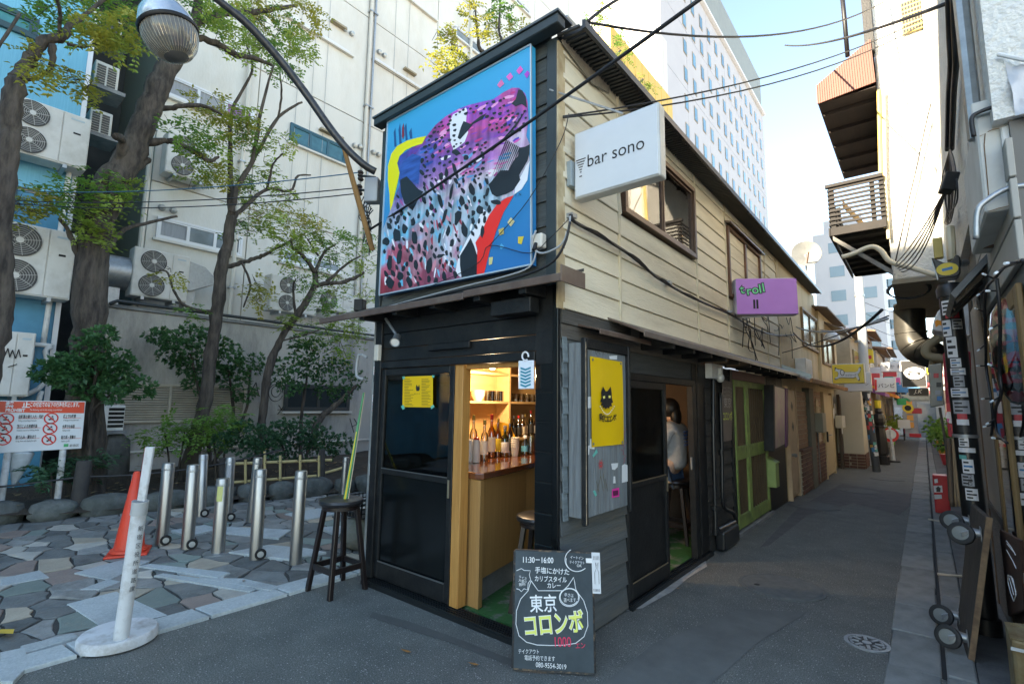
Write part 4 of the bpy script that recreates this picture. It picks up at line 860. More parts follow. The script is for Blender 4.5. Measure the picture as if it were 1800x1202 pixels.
for zx, zy, zt, r, gi, li, ci, lab in ((622, 905, 655, .036, 0, 3, 1, 'clear bottle with gold cap at the left end of the counter'), (685, 905, 682, .036, 0, 0, 1, 'short gold capped bottle behind the white squeeze bottle'), (726, 890, 652, .04, 3, 0, 0, 'tall rum bottle with yellow and white label and red cap'),
                                   (762, 886, 672, .036, 3, 1, 1, 'bottle with bright yellow label beside the red capped bottle'), (803, 886, 714, .042, 1, 0, 3, 'square shouldered green gin bottle with white label'), (830, 880, 676, .034, 2, 4, 1, 'brown bottle half hidden behind the green bottle')):
    c = P(*c8(zx, zy), Z=.992); dep = (c - CAM).dot(RZ); bottle(c, (zy - zt) / 3.25 * dep / FPX * 1.02, r, gi, li, ci, lab)
for zx, zy, zt, cap, lab in ((600, 915, 800, False, 'plain white squeeze bottle against the door frame'), (640, 918, 745, True, 'white squeeze bottle with red nozzle on the counter')):
    c = P(*c8(zx, zy), Z=.992); dep = (c - CAM).dot(RZ); k = dep / FPX / 3.25; t = thing('squeeze_bottle', lab, 'bottle', c); hb = (zy - 790) * k
    MB().lathe([(.032, 0), (.034, .01), (.034, hb * .9), (.028, hb), (.001, hb)], c, seg=16).obj('body', M('milky_plastic', (.74, .73, .7), rough=.4), t, smooth=True)
    if cap: MB().lathe([(.026, hb), (.02, hb + .018), (.008, hb + .024), (.004, hb + .055)], c, seg=12).obj('nozzle', CAPM[0], t, smooth=True)
c = P(*c8(862, 882), Z=.992); t = thing('cup_stack', 'stack of cream paper cups on the counter', 'cups', c)
for i in range(5): MB().lathe([(.03, .0), (.041, .088), (.043, .088), (.043, .092), (.039, .092)], c + Vector((0, 0, .022 * i)), seg=18).obj('cup', M('paper_cup', (.72, .68, .6), rough=.6), t, smooth=True)
c = P(*c8(918, 872), Z=.992); t = thing('spray_bottle', 'clear spray bottle with blue label on the counter', 'bottle', c)
MB().lathe([(.034, 0), (.036, .01), (.036, .1), (.014, .145), (.014, .155)], c, seg=14).obj('body', BGL[0], t, smooth=True); MB().lathe([(.0365, .03), (.037, .03), (.037, .085), (.0365, .085)], c, seg=14).obj('paper_label', M('label_blue', (.1, .4, .6)), t, smooth=True)
MB().rbox(c + Vector((.01, -.01, .175)), (.05, .025, .03), (0, 0, -.6)).obj('trigger_head', M('pale_head', (.7, .75, .78)), t, bevel=.004)
c = P(*c8(952, 868), Z=.992); t = thing('glass_jar', 'wide glass pitcher at the right end of the counter', 'jar', c); MB().lathe([(.05, 0), (.055, .01), (.06, .18), (.056, .18), (.05, .012)], c, seg=18).obj('body', BGL[0], t, smooth=True)
r5 = random.Random(9)
for i in range(9):
    bottle((-1.78 + r5.uniform(-.02, .03), 1.62 + i * .085, 1.126), r5.uniform(.24, .31), .032, i % 4, r5.randrange(5), r5.randrange(4), ORD[i] + ' liquor bottle in the crowded row on the lower back shelf', 'bottles on the lower back shelf')
for i in range(6):
    c = Vector((-1.77, 1.66 + i * .1, 1.526)); t = thing('tumbler', ORD[i] + ' clear tumbler upside down on the upper shelf', 'glass', c, 'tumblers on the shelf'); MB().lathe([(.034, 0), (.03, .09), (.001, .092)], c, seg=14).obj('body', BGL[0], t, smooth=True)
for i in range(4):
    c = Vector((-1.77, 1.28 + i * .07, 1.526)); t = thing('tumbler', ORD[i] + ' tall drinking glass right of the white bowls', 'glass', c, 'dark glasses on the shelf'); MB().lathe([(.028, 0), (.03, .11), (.027, .11), (.026, .01)], c, seg=14).obj('body', BGL[2 if i % 2 else 0], t, smooth=True)
c = Vector((-1.76, 1.12, 1.526)); t = thing('bowl', 'stack of white bowls at the left of the shelf', 'bowl', c)
for i in range(3): MB().lathe([(.035, .0), (.04, .0), (.075, .065), (.072, .065), (.03, .008)], c + Vector((0, 0, .022 * i)), seg=18).obj('bowl_piece', M('glazed_white', (.75, .7, .62), rough=.25), t, smooth=True)
t = thing('yellow_cloth', 'yellow cloth draped over a board behind the bottles', 'cloth', (-1.6, 1.3, 1.1)); mb = MB(); k = 12
vs = []
for j in range(6):
    for i in range(k + 1):
        a = math.pi * i / k; vs.append((-1.62 + .015 * math.sin(i * 1.7) - .02 * j * .3, 1.33 - .24 * math.cos(a) * (1 - .02 * j), 1.10 + .20 * math.sin(a) * (1 - j * .19) + .01))
mb.add(vs, [(j * (k + 1) + i, j * (k + 1) + i + 1, (j + 1) * (k + 1) + i + 1, (j + 1) * (k + 1) + i) for j in range(5) for i in range(k)]); mb.obj('fabric', M('mustard_cloth', (.75, .40, .03), (.62, .3, .02), 5, .8), t, smooth='all')
# ceiling lamps of the bar
for (x, y), lab in (((-1.42, .95), 'warm bulb hanging above the bottles inside the bar'),):
    c = Vector((x, y, 1.86)); t = thing('pendant_bulb', lab, 'lamp', c)
    MB().tube([c + Vector((0, 0, .15)), c + Vector((0, 0, .06))], .004, 6).obj('cord', CABLE, t); MB().lathe([(.018, .03), (.02, .03), (.02, .07), (.001, .07)], c, seg=12).obj('socket', BLACK, t, smooth=True)
    MB().ball(c, .035, 12, 8).obj('bulb', emit('bulb_warm', (1, .72, .42), 14), t, smooth='all')
    ld = bpy.data.lights.new('bulb_light', 'POINT'); ld.energy = 12; ld.color = (1, .78, .54); ld.shadow_soft_size = .05; lo2 = bpy.data.objects.new('bulb_light', ld); COL.objects.link(lo2); lo2.parent = t; lo2.location = (0, 0, -.08)
# meter board with cables seen through the side door
t = thing('meter_box', 'grey electric box with hanging cables behind the side door glass', 'meter box', (-.16, 1.25, 1.35)); MB().box((-.22, 1.1, 1.45), (-.14, 1.42, 1.62)).obj('case', CONC, t, bevel=.004)
for i in range(4): MB().tube(bez([(-.15, 1.18 + i * .06, 1.45), (-.13, 1.14 + i * .08, 1.3), (-.14, 1.2 + i * .05, 1.12), (-.15, 1.3 + i * .03, 1.0)]), .007, 6).obj('cable', CABLEG, t)
# ---- seated person
def skin(name, verts, edges, radii, mat, parent, sub=2, root=0):
    me = bpy.data.meshes.new(name); off = wloc(parent) if parent else Vector(); me.from_pydata([Vector(v) - off for v in verts], edges, [])
    o = bpy.data.objects.new(name, me); COL.objects.link(o)
    if parent: o.parent = parent
    sm = o.modifiers.new('skin', 'SKIN'); sm.use_smooth_shade = True
    for i, r in enumerate(radii): me.skin_vertices[0].data[i].radius = (r, r) if not isinstance(r, tuple) else r
    me.skin_vertices[0].data[root].use_root = True
    ss = o.modifiers.new('sub', 'SUBSURF'); ss.levels = ss.render_levels = sub
    bpy.context.view_layer.update()
    m2 = bpy.data.meshes.new_from_object(o.evaluated_get(bpy.context.evaluated_depsgraph_get())); o.modifiers.clear(); o.data = m2; m2.materials.clear(); m2.materials.append(mat)
    for p in m2.polygons: p.use_smooth = True
    return o
SKIN = M('skin', (.55, .34, .24), rough=.5)
px_, py_ = -.40, 2.9
per = thing('person', 'person in a grey printed hoodie and jeans seated inside the side door', 'person', (px_, py_, .70))
def bp(f, s, z): return (px_ - f, py_ + s, z)      # f forward (towards the counter), s sideways
V = [bp(0, 0, .78), bp(.0, 0, .95), bp(-.01, 0, 1.15), bp(0, 0, 1.27), bp(.02, 0, 1.34), bp(.05, 0, 1.43), bp(.055, 0, 1.52),
     bp(.0, -.17, 1.24), bp(.08, -.22, 1.0), bp(.30, -.17, .99), bp(.38, -.15, 1.0), bp(.0, .17, 1.24), bp(.08, .22, 1.0), bp(.30, .17, .99), bp(.38, .15, 1.0),
     bp(.08, -.10, .74), bp(.42, -.13, .76), bp(.36, -.13, .42), bp(.36, -.13, .30), bp(.08, .10, .74), bp(.42, .13, .76), bp(.36, .13, .42), bp(.36, .13, .30), bp(.48, -.13, .27), bp(.48, .13, .27)]
Ed = [(0, 1), (1, 2), (2, 3), (3, 4), (4, 5), (5, 6), (3, 7), (7, 8), (8, 9), (9, 10), (3, 11), (11, 12), (12, 13), (13, 14), (0, 15), (15, 16), (16, 17), (17, 18), (18, 23), (0, 19), (19, 20), (20, 21), (21, 22), (22, 24)]
Rr = [.13, .12, .13, .09, .05, .085, .08, .06, .045, .036, .035, .06, .045, .036, .035, .085, .065, .05, .04, .085, .065, .05, .04, .035, .035]
skin('body', V, Ed, Rr, SKIN, per)
HOOD = M('grey_hoodie', (.46, .46, .46), (.38, .38, .39), 8, .85, bump=.3); JEAN = M('blue_jeans', (.05, .11, .22), (.035, .08, .16), 12, .8)
skin('hoodie', V[0:5] + V[7:10] + V[11:14], [(0, 1), (1, 2), (2, 3), (3, 4), (3, 5), (5, 6), (6, 7), (3, 8), (8, 9), (9, 10)], [.155, .145, .155, .11, .075, .08, .065, .05, .08, .065, .05], HOOD, per)
mb = MB()
skin('jeans', [V[0], V[15], V[16], V[17], V[19], V[20], V[21]], [(0, 1), (1, 2), (2, 3), (0, 4), (4, 5), (5, 6)], [.14, .1, .08, .062, .1, .08, .062], JEAN, per)
for s in (-.13, .13): MB().rbox(bp(.43, s, .275), (.25, .09, .075), (0, 0, 0)).obj('shoe', M('sneaker', (.03, .03, .035), rough=.6), per, bevel=.02, seg=3); MB().rbox(bp(.43, s, .232), (.26, .094, .02)).obj('sole', PAPER, per, bevel=.004)
mb = MB(); mb.ball(bp(.035, 0, 1.475), .108, 16, 10, (1.0, .95, 1.1)); mb.obj('hair', M('black_hair', (.012, .010, .010), rough=.45), per, smooth='all'); mb = MB(); mb.ball(bp(-.03, 0, 1.38), .085, 12, 8, (.7, 1, 1.4)); mb.obj('hair_back', MATS['black_hair'], per, smooth='all')
mb = MB()
for i in range(5):
    for k in range(8): mb.rbox((px_ + .152 + .004 * (i > 2), py_ - .10 + k * .028, 1.22 - i * .035), (.006, .014, .018 + .006 * (k % 2)))
mb.obj('back_print', M('blue_print', (.04, .10, .28)), per)
for hz in (-.13, .13):     # hands with five fingers resting on the counter edge
    for f in range(5):
        s = hz + (-.035 + f * .017 if f else (.045 if hz < 0 else -.05)); ln = (.05, .075, .085, .08, .06)[f]
        MB().tube([bp(.40, s, 1.005), bp(.40 + ln * .6, s, 1.02), bp(.40 + ln, s, 1.0)], [.0095, .0085, .007], 7).obj('finger', SKIN, per, smooth='all')
# ================================================================== LEFT BUILDINGS
CX = -10.2; EX = -9.35; BX = -8.65
CRM = M('cream_render', (.66, .648, .60), (.61, .60, .555), 1.2, .8, bump=.15, bscale=25, stretch=(1, 1, .4), dirt=(.42, .38, .3), dscale=.7, damt=.35, var=.03)
ALU = M('white_alloy', (.66, .67, .68), rough=.4, metal=.2)
WGL = M('grey_window_glass', (.13, .16, .17), (.22, .25, .26), 1.6, .08)
SEAMD = M('seam_dark', (.33, .29, .22), rough=.9)
cbd = thing('cream_building', 'tall cream panelled building behind the trees with small windows', 'building', (CX, 6, 0))
ye = P(1034, 40, X=CX).y; y0c = P(256, 400, X=CX).y
MB().box((CX - 7, y0c + .01, 0), (CX - .04, ye, 21.5)).obj('core_wall', SEAMD, cbd)
ys = [y0c] + [P(x, 200, X=CX).y for x in (452, 640)] + [7.7, 10.4, 13.2, 15.9, ye]
zs = [0, 2.9, 5.98, 9.53, 12.85, 16.1, 19.4, 21.5]
for a, b in zip(ys[:-1], ys[1:]):
    for c, d in zip(zs[:-1], zs[1:]):
        MB().box((CX - .05, a + .012, c + .012), (CX, b - .012, d - .012)).obj('wall_panel', CRM, cbd, bevel=.006)
def winX(parent, tl, br, X, n, fm, gm, sill=True, fw=.05, mats=None):
    a = P(*tl, X=X); b = P(*br, X=X); zz0, zz1 = sorted((a.z, b.z)); yy0, yy1 = a.y, b.y
    mb = MB()
    for p, q in (((X + .002, yy0, zz0), (X + .06, yy1, zz0 + fw)), ((X + .002, yy0, zz1 - fw), (X + .06, yy1, zz1)), ((X + .002, yy0, zz0 + fw), (X + .06, yy0 + fw, zz1 - fw)), ((X + .002, yy1 - fw, zz0 + fw), (X + .06, yy1, zz1 - fw))): mb.box(p, q)
    f = mb.obj('window', fm, parent, bevel=.004); st = (yy1 - yy0 - 2 * fw) / n
    for i in range(n):
        u = yy0 + fw + i * st
        MB().box((X + .003, u + .03, zz0 + fw + .03), (X + .02 + .01 * (i % 2), u + st - .03, zz1 - fw - .03)).obj('pane', (mats or [gm] * n)[i], f)
        mb = MB(); e = .03
        for p, q in (((X + .003, u, zz0 + fw), (X + .05, u + e, zz1 - fw)), ((X + .003, u + st - e, zz0 + fw), (X + .05, u + st, zz1 - fw)), ((X + .003, u + e, zz0 + fw), (X + .05, u + st - e, zz0 + fw + e)), ((X + .003, u + e, zz1 - fw - e), (X + .05, u + st - e, zz1 - fw))): mb.box(p, q)
        mb.obj('sash', fm, f)
    if sill: MB().box((X + .002, yy0 - .05, zz0 - .05), (X + .1, yy1 + .05, zz0 - .003)).obj('sill', CRM, f)
    return f
PUR2 = M('purple_board', (.25, .12, .28), rough=.5); CUR = M('pale_curtain', (.32, .34, .36), (.25, .27, .29), 3, .7, stretch=(1, 9, 1))
winX(cbd, (505, 30), (617, 97), CX, 2, ALU, WGL); winX(cbd, (655, 105), (762, 172), CX, 3, ALU, WGL); winX(cbd, (713, -4), (765, 35), CX, 2, ALU, WGL); winX(cbd, (799, 45), (850, 105), CX, 2, ALU, WGL)
BLW = M('blue_shutter', (.03, .16, .22), (.02, .12, .17), 6, .5); winX(cbd, (510, 216), (606, 291), CX, 3, M('blue_window_frame', (.02, .10, .14), rough=.4), BLW)
winX(cbd, (293, 130), (443, 231), CX, 3, ALU, CUR, mats=[CUR, CUR, PUR2]); winX(cbd, (276, 380), (423, 452), CX, 3, ALU, CUR, mats=[CUR, WGL, WGL]); winX(cbd, (494, 437), (597, 484), CX, 2, ALU, WGL)
winX(cbd, (880, -30), (930, 30), CX, 2, ALU, WGL); winX(cbd, (655, 330), (760, 372), CX, 3, ALU, WGL)
for px, py in ((605, 52), (617, 60), (665, 92), (674, 98), (622, 256), (631, 258), (655, 268), (664, 272), (284, 365), (304, 370)):
    c = P(px, py, X=CX); MB().lathe([(.07, 0), (.07, .06), (.055, .11), (.001, .12)], c, (1, 0, -.3), 12).obj('vent_cap', GALV, cbd, smooth=True)
for tl, br in (((580, 36), (606, 50)), ((708, 120), (728, 134)), ((560, 226), (600, 244))):
    a = P(*tl, X=CX); b = P(*br, X=CX); MB().box((CX + .002, a.y, a.z - .06), (CX + .14, b.y, a.z)).obj('vent_hood', M('hood_tan', (.3, .25, .16), rough=.6), cbd, bevel=.004)
DP = M('downpipe_cream', (.6, .57, .5), rough=.5)
for px, r in ((641, .05), (648, .035), (822, .05), (240 + 30, .05), (430, .05)):
    y = P(px, 200, X=CX).y; MB().tube([(CX + .09, y, 2.6), (CX + .09, y, 21)], r, 8).obj('downpipe', DP if r > .04 else GALV, cbd, smooth=True)
    for z in (4, 7, 10, 13, 16): MB().box((CX + .0, y - .07, z), (CX + .15, y + .07, z + .04)).obj('pipe_clip', GALV, cbd)
for px in (520, 545, 570, 690, 712): 
    y = P(px, 200, X=CX).y; MB().tube([(CX + .03, y, 3.4), (CX + .03, y + rnd.uniform(-.1, .1), 20)], .006, 4).obj('thin_cable', CABLEG, cbd)
for px, py in ((300, 470), (350, 465), (420, 470)):
    pass
# low extension in stained concrete
ext = thing('concrete_extension', 'stained one storey concrete extension with louvre at foot of cream building', 'building', (EX, 3, 0))
STC = M('stained_concrete', (.46, .44, .40), (.38, .365, .335), 1.6, .9, bump=.3, bscale=30, stretch=(1, 1, .3), dirt=(.12, .12, .115), dscale=1.1, damt=.75)
ez = P(190, 540, X=EX).z; ey = P(190, 540, X=EX).y
MB().box((CX - .5, ey, 0), (EX, 9, ez)).obj('wall', STC, ext, bevel=.01)
MB().box((CX - .5, ey - .03, ez + .002), (EX + .05, 9, ez + .07)).obj('coping', CONC, ext, bevel=.008)
a = P(208, 672, X=EX); b = P(427, 740, X=EX); LV = M('louvre_beige', (.50, .46, .38), (.42, .38, .31), 6, .6)
mb = MB(); 
for p, q in (((EX + .002, a.y, b.z), (EX + .06, b.y, b.z + .05)), ((EX + .002, a.y, a.z - .05), (EX + .06, b.y, a.z)), ((EX + .002, a.y, b.z + .05), (EX + .06, a.y + .05, a.z - .05)), ((EX + .002, b.y - .05, b.z + .05), (EX + .06, b.y, a.z - .05)), ((EX + .002, (a.y + b.y) / 2 - .3, b.z + .05), (EX + .055, (a.y + b.y) / 2 - .26, a.z - .05))): mb.box(p, q)
lf = mb.obj('louvre_frame', LV, ext, bevel=.004); MB().box((EX + .001, a.y + .05, b.z + .05), (EX + .008, b.y - .05, a.z - .05)).obj('louvre_back', BLACK, lf)
z = b.z + .06
while z < a.z - .07:
    MB().slab([(EX + .01, a.y + .051, z + .03), (EX + .048, a.y + .051, z), (EX + .052, a.y + .051, z + .008), (EX + .014, a.y + .051, z + .038)], (0, b.y - a.y - .102, 0)).obj('slat', LV, lf); z += .045
winX(ext, (500, 674), (612, 722), EX, 2, M('dark_window_frame', (.05, .055, .055), rough=.4), M('black_window_glass', (.03, .04, .045), rough=.06), fw=.06)
mb = MB(); c = P(485, 690, X=EX + .004)
for r_, cc in ((.16, (485, 690)), (.1, (485, 688))): mb.tube([P(*cc, X=EX + .005) + Vector((0, r_ * math.cos(t), r_ * 1.2 * math.sin(t))) for t in [i * .35 for i in range(18)]], .008, 4)
for s in ((490, 712, 500, 728), (500, 712, 488, 728), (488, 720, 502, 719), (440, 690, 450, 672), (450, 672, 455, 695), (432, 682, 452, 686), (615, 735, 622, 760), (622, 735, 628, 745), (628, 745, 618, 750)): mb.tube([P(s[0], s[1], X=EX + .005), P(s[2], s[3], X=EX + .005)], .009, 4)
mb.obj('graffiti', INK, ext, kind='stuff')
mb = MB(); mb.tube([(EX + .1, ey, ez + .05), (EX + .1, ey + .1, ez + .12), (EX + .1, 8, ez + .12)], .035, 6); mb.obj('roof_pipe', M('black_pipe', (.03, .035, .035), rough=.4), ext)
mb = MB(); mb.tube([(EX + .1, P(260, 770, X=EX).y - .5, .55), (EX + .1, 7, .55)], .02, 6); mb.obj('low_rail', DP, ext)
# blue building
blu = thing('blue_building', 'blue clad building with stacked air conditioners at the left edge', 'building', (BX, -4, 0))
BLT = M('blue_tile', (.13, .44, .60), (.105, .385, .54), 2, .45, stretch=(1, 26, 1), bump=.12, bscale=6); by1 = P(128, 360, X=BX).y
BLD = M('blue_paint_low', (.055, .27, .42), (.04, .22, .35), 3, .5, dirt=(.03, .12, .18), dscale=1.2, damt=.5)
zc = P(100, 350, X=BX).z
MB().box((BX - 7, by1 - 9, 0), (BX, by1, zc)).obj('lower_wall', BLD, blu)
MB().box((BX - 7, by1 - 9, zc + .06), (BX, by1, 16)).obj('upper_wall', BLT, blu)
MB().box((BX - 6.9, by1 - 8.9, zc + .002), (BX - .05, by1 - .05, zc + .058)).obj('ledge_gap', SEAMD, blu)
MB().box((BX + .002, by1 - .05, 0), (BX + .02, by1 + .015, 16)).obj('corner_trim', ALU, blu)
winX(blu, (-30, -5), (64, 74), BX, 1, M('dark_teal_frame', (.02, .06, .07), rough=.4), M('teal_glass', (.03, .16, .18), (.05, .3, .32), .9, .08), sill=False, fw=.07)
winX(blu, (-30, 318), (25, 375), BX, 1, MATS['dark_teal_frame'], MATS['black_window_glass'], sill=False)
MB().box((BX + .01, by1 - 6, 2.05), (BX + .3, by1 - .25, 2.2)).obj('ledge', CONC, blu, bevel=.01)
MB().box((BX + .002, by1 - 6, .2), (BX + .12, by1 - .02, 1.0)).obj('plinth', BLD, blu)
for p in ([(BX + .1, by1 - .15, 2.3), (BX + .1, by1 - .1, 5.5)], [(BX + .12, by1 - 3, 2.32), (BX + .12, by1 - .3, 2.3), (BX + .14, by1 - .12, 2.2), (BX + .14, by1 - .1, 1.7), (BX + .14, by1 - .35, 1.5)], [(BX + .1, by1 - .6, 1.15), (BX + .1, by1 - .2, 1.2), (BX + .1, by1 - .1, 1.6)]): MB().tube(bez(p, 5), .035, 8).obj('wrapped_pipe', WHITEP, blu, smooth='all')
# dark gap filler wall between both
struct(MB().box((-16, by1 + .02, 0), (-13.5, y0c, 17)).obj('gap_wall', M('gap_dark', (.09, .09, .085), (.06, .06, .06), 2, .9)))
# ---- air conditioners (condensers) facing the street
ACW = M('ac_white', (.66, .65, .61), (.60, .59, .55), 4, .5, dirt=(.36, .33, .27), dscale=2.5, damt=.4)
ACG = M('ac_grille_dark', (.10, .10, .095), (.07, .07, .07), 4, .6)
def acunit(label, tl, br, X, fans, side='L', depth=.36, wires='ring', group='air conditioner units', bracket=True):
    a = P(*tl, X=X); b = P(*br, X=X); y0, y1 = a.y, b.y; z1, z0 = max(a.z, b.z), min(a.z, b.z)
    t = thing('air_conditioner', label, 'air conditioner', (X - depth / 2, (y0 + y1) / 2, z0), group)
    MB().box((X - depth, y0, z0), (X - .012, y1, z1)).obj('casing', ACW, t, bevel=.012, seg=2)
    W, H = y1 - y0, z1 - z0; pw = W * .32
    MB().box((X - .011, y1 - pw, z0 + .02), (X + .004, y1 - .01, z1 - .015)).obj('front_panel', ACW, t, bevel=.006)
    MB().box((X - .011, y0 + .01, z0 + .02), (X + .002, y1 - pw - .01, z1 - .015)).obj('fan_panel', ACW, t, bevel=.006)
    for i in range(fans):
        cy = y0 + (W - pw) / 2; cz = z0 + H * (i + .5) / fans; r = min((W - pw) * .44, H / fans * .43)
        g_ = MB().lathe([(r * 1.05, .003), (r * 1.05, .02), (r, .022), (r * .97, .008), (.001, .006)], (X, cy, cz), (1, 0, 0), 30).obj('fan_recess', ACG, t, smooth=True)
        mb = MB()
        for k in range(1, 8): mb.tube([(X + .022, cy + r * k / 7.6 * math.cos(q), cz + r * k / 7.6 * math.sin(q)) for q in [2 * math.pi * j / 28 for j in range(29)]], .0035, 3, False)
        if wires == 'ring':
            for q in range(8): mb.tube([(X + .026, cy, cz), (X + .026, cy + r * math.cos(q * .785 + .2), cz + r * math.sin(q * .785 + .2))], .005, 4)
        o = mb.obj('fan_guard', M('guard_wire', (.45, .44, .41), rough=.5), g_, kind='stuff')
        MB().lathe([(r * .2, .024), (r * .2, .032), (.001, .034)], (X, cy, cz), (1, 0, 0), 16).obj('hub_badge', ACW, g_, smooth=True)
    MB().box((X + .0045, y1 - pw * .62, z0 + H * .62), (X + .009, y1 - pw * .35, z0 + H * .65)).obj('pull_slot', BLACK, t)
    MB().box((X + .0045, y1 - pw * .75, z1 - H * .12), (X + .007, y1 - pw * .25, z1 - H * .09)).obj('maker_plate', M('plate_grey', (.4, .5, .55), rough=.4), t)
    if bracket:
        for yy in (y0 + W * .2, y1 - W * .25): MB().box((X - depth - .05, yy - .025, z0 - .06), (X + .03, yy + .025, z0 - .003)).obj('bracket', GALV, t)
    return t
k = BX + .42
acunit('big two fan air conditioner at the upper left on the blue wall', (3, 156), (151, 300), k, 2)
acunit('big two fan air conditioner below the blue ledge at the left edge', (-16, 380), (122, 528), k, 2)
t = acunit('short grey outdoor unit with graffiti behind the red and white notice board', (-38, 577), (50, 697), k, 0)
mb = MB(); 
for s in ((8, 625, 14, 612), (14, 612, 17, 628), (17, 628, 22, 615), (22, 615, 27, 630), (27, 630, 33, 614), (14, 645, 30, 640), (33, 614, 36, 628)): mb.tube([P(s[0], s[1], X=k + .01), P(s[2], s[3], X=k + .01)], .008, 4)
mb.obj('graffiti', INK, t, kind='stuff')
for (tl, br), lab in zip((((176, 22), (212, 78)), ((169, 104), (206, 164)), ((160, 188), (194, 244))), ('topmost of three small louvred units stacked in the building gap', 'middle of three small louvred units in the building gap', 'lowest of three small louvred units in the building gap')):
    a = P(*tl, X=-9.1); b = P(*br, X=-9.1); t = thing('air_conditioner', lab, 'air conditioner', (-9.2, (a.y + b.y) / 2, b.z), 'air conditioner units')
    MB().box((-9.5, a.y, b.z), (-9.1, b.y, a.z)).obj('casing', ACW, t, bevel=.01)
    n_ = 8
    for col in range(2):
        for i in range(n_):
            z_ = b.z + .05 + (a.z - b.z - .1) * i / n_; w_ = (b.y - a.y) / 2 - .05
            MB().box((-9.098, a.y + .03 + col * (w_ + .03), z_), (-9.085, a.y + .03 + col * (w_ + .03) + w_, z_ + .03)).obj('louvre', ACG, t)
    MB().box((-9.55, a.y - .06, b.z - .07), (-9.0, b.y + .1, b.z - .003)).obj('shelf', CONC, t)
acunit('two fan air conditioner on the cream wall under the purple window', (297, 228), (372, 326), CX + .5, 2)
acunit('two fan air conditioner on the concrete extension roof nearest the big trunk', (238, 432), (328, 532), EX - .05, 2)
acunit('two fan air conditioner on the extension roof behind the slender tree', (478, 480), (556, 556), EX - .05, 2)
acunit('single fan air conditioner on the extension roof beside the bar awning', (552, 505), (625, 553), EX - .05, 1)
# metal duct on the extension roof
t = thing('roof_duct', 'grey sheet metal duct hood beside the roof air conditioner', 'duct', P(350, 520, X=EX - .1))
a = [P(x, y, X=EX - .1) for x, y in ((328, 457), (362, 470), (377, 487), (377, 500), (333, 512), (328, 508))]
MB().slab(a, (-.5, 0, 0)).obj('hood', GALV, t, bevel=.008); MB().box((EX - .5, P(333, 500, X=EX).y, ez + .07), (EX - .2, P(350, 500, X=EX).y, P(333, 505, X=EX).z)).obj('stand', GALV, t)
t = thing('roof_duct', 'dark round metal duct behind the big trunk', 'duct', P(205, 480, X=EX - .2)); a = P(182, 450, X=EX - .2); b = P(226, 500, X=EX - .2); MB().tube([(EX - .4, a.y - .3, (a.z + b.z) / 2), (EX - .4, b.y, (a.z + b.z) / 2)], .32, 18).obj('drum', GALV, t, smooth=True)
MB().box((EX - .5, a.y, ez + .07), (EX - .3, b.y - .1, (a.z + b.z) / 2 - .3)).obj('stand', GALV, t)
# ================================================================== BACKGROUND BUILDINGS
# white block with sunlit face
WB = M('white_block', (.6, .575, .535), (.56, .535, .5), 1, .8)
wb = thing('white_apartment_block', 'white apartment block with open balconies left of the hotel', 'building', (-12, 27, 0))
Yw = 26.0; xr = P(1155, 150, Y=Yw).x; yb = P(1175, 200, X=xr).y; x0 = xr - 11
zt = 26.0; opz = [P(1120, y, Y=Yw).z for y in (20, 62, 88, 118)]
fl = [P(1100, y, Y=Yw).z for y in (105, 50)]
pit = 3.1; zb = P(1128, 42, Y=Yw).z
wl = P(1070, 60, Y=Yw).x; wr = P(1128, 40, Y=Yw).x
MB().box((x0, Yw + 1.2, 0), (xr - .3, yb, zt)).obj('core', WB, wb)
MB().box((wr, Yw, 0), (xr, Yw + 1.19, zt)).obj('pier', WB, wb)
MB().box((x0, Yw, 0), (wl, Yw + 1.19, zt)).obj('pier', WB, wb)
z = zb % pit
while z < zt:
    MB().box((wl + .01, Yw, z), (wr - .01, Yw + .25, z + 1.55)).obj('spandrel', WB, wb); MB().box((wl + .01, Yw + .26, z + .1), (wr - .01, Yw + 1.19, z + .3)).obj('balcony_slab', WB, wb)
    for i in range(4): MB().box((wl + .3 + i * .5, Yw + .5, z + 1.8), (wl + .34 + i * .5, Yw + .54, z + pit - .1)).obj('rail_post', GALV, wb)
    MB().box((xr - .29, Yw + 1.2, z - .0), (xr, yb, z + 1.5)).obj('side_spandrel', WB, wb); z += pit
MB().box((xr - .29, yb - .6, 0), (xr + .01, yb + .01, zt)).obj('side_pier', WB, wb)
# yellow building
yb_ = thing('yellow_building', 'yellow ribbed metal building rising behind the bar roof', 'building', (-6, 13, 0))
YM = M('yellow_metal', (.72, .44, .07), (.66, .40, .06), 2, .5); YO = M('orange_metal', (.60, .27, .02), (.55, .24, .02), 2, .5)
a = P(1075, 45, X=-5); b = P(1182, 175, X=-5); zt = (a.z + b.z) / 2
MB().box((-9, a.y + .05, 0), (-5.25, b.y - .05, zt - .1)).obj('recessed_wall', YO, yb_)
zl = P(1182, 232, X=-5).z - .3
n_ = 9
for i in range(n_):
    u = a.y + (b.y - a.y) * i / n_; MB().box((-5.2, u + .01, zl), (-5.0, u + (b.y - a.y) / n_ - .01, zt)).obj('wall_panel', YM, yb_, bevel=.01)
MB().box((-9, a.y - .06, zl), (-5.0, a.y - .002, zt)).obj('end_panel', YM, yb_)
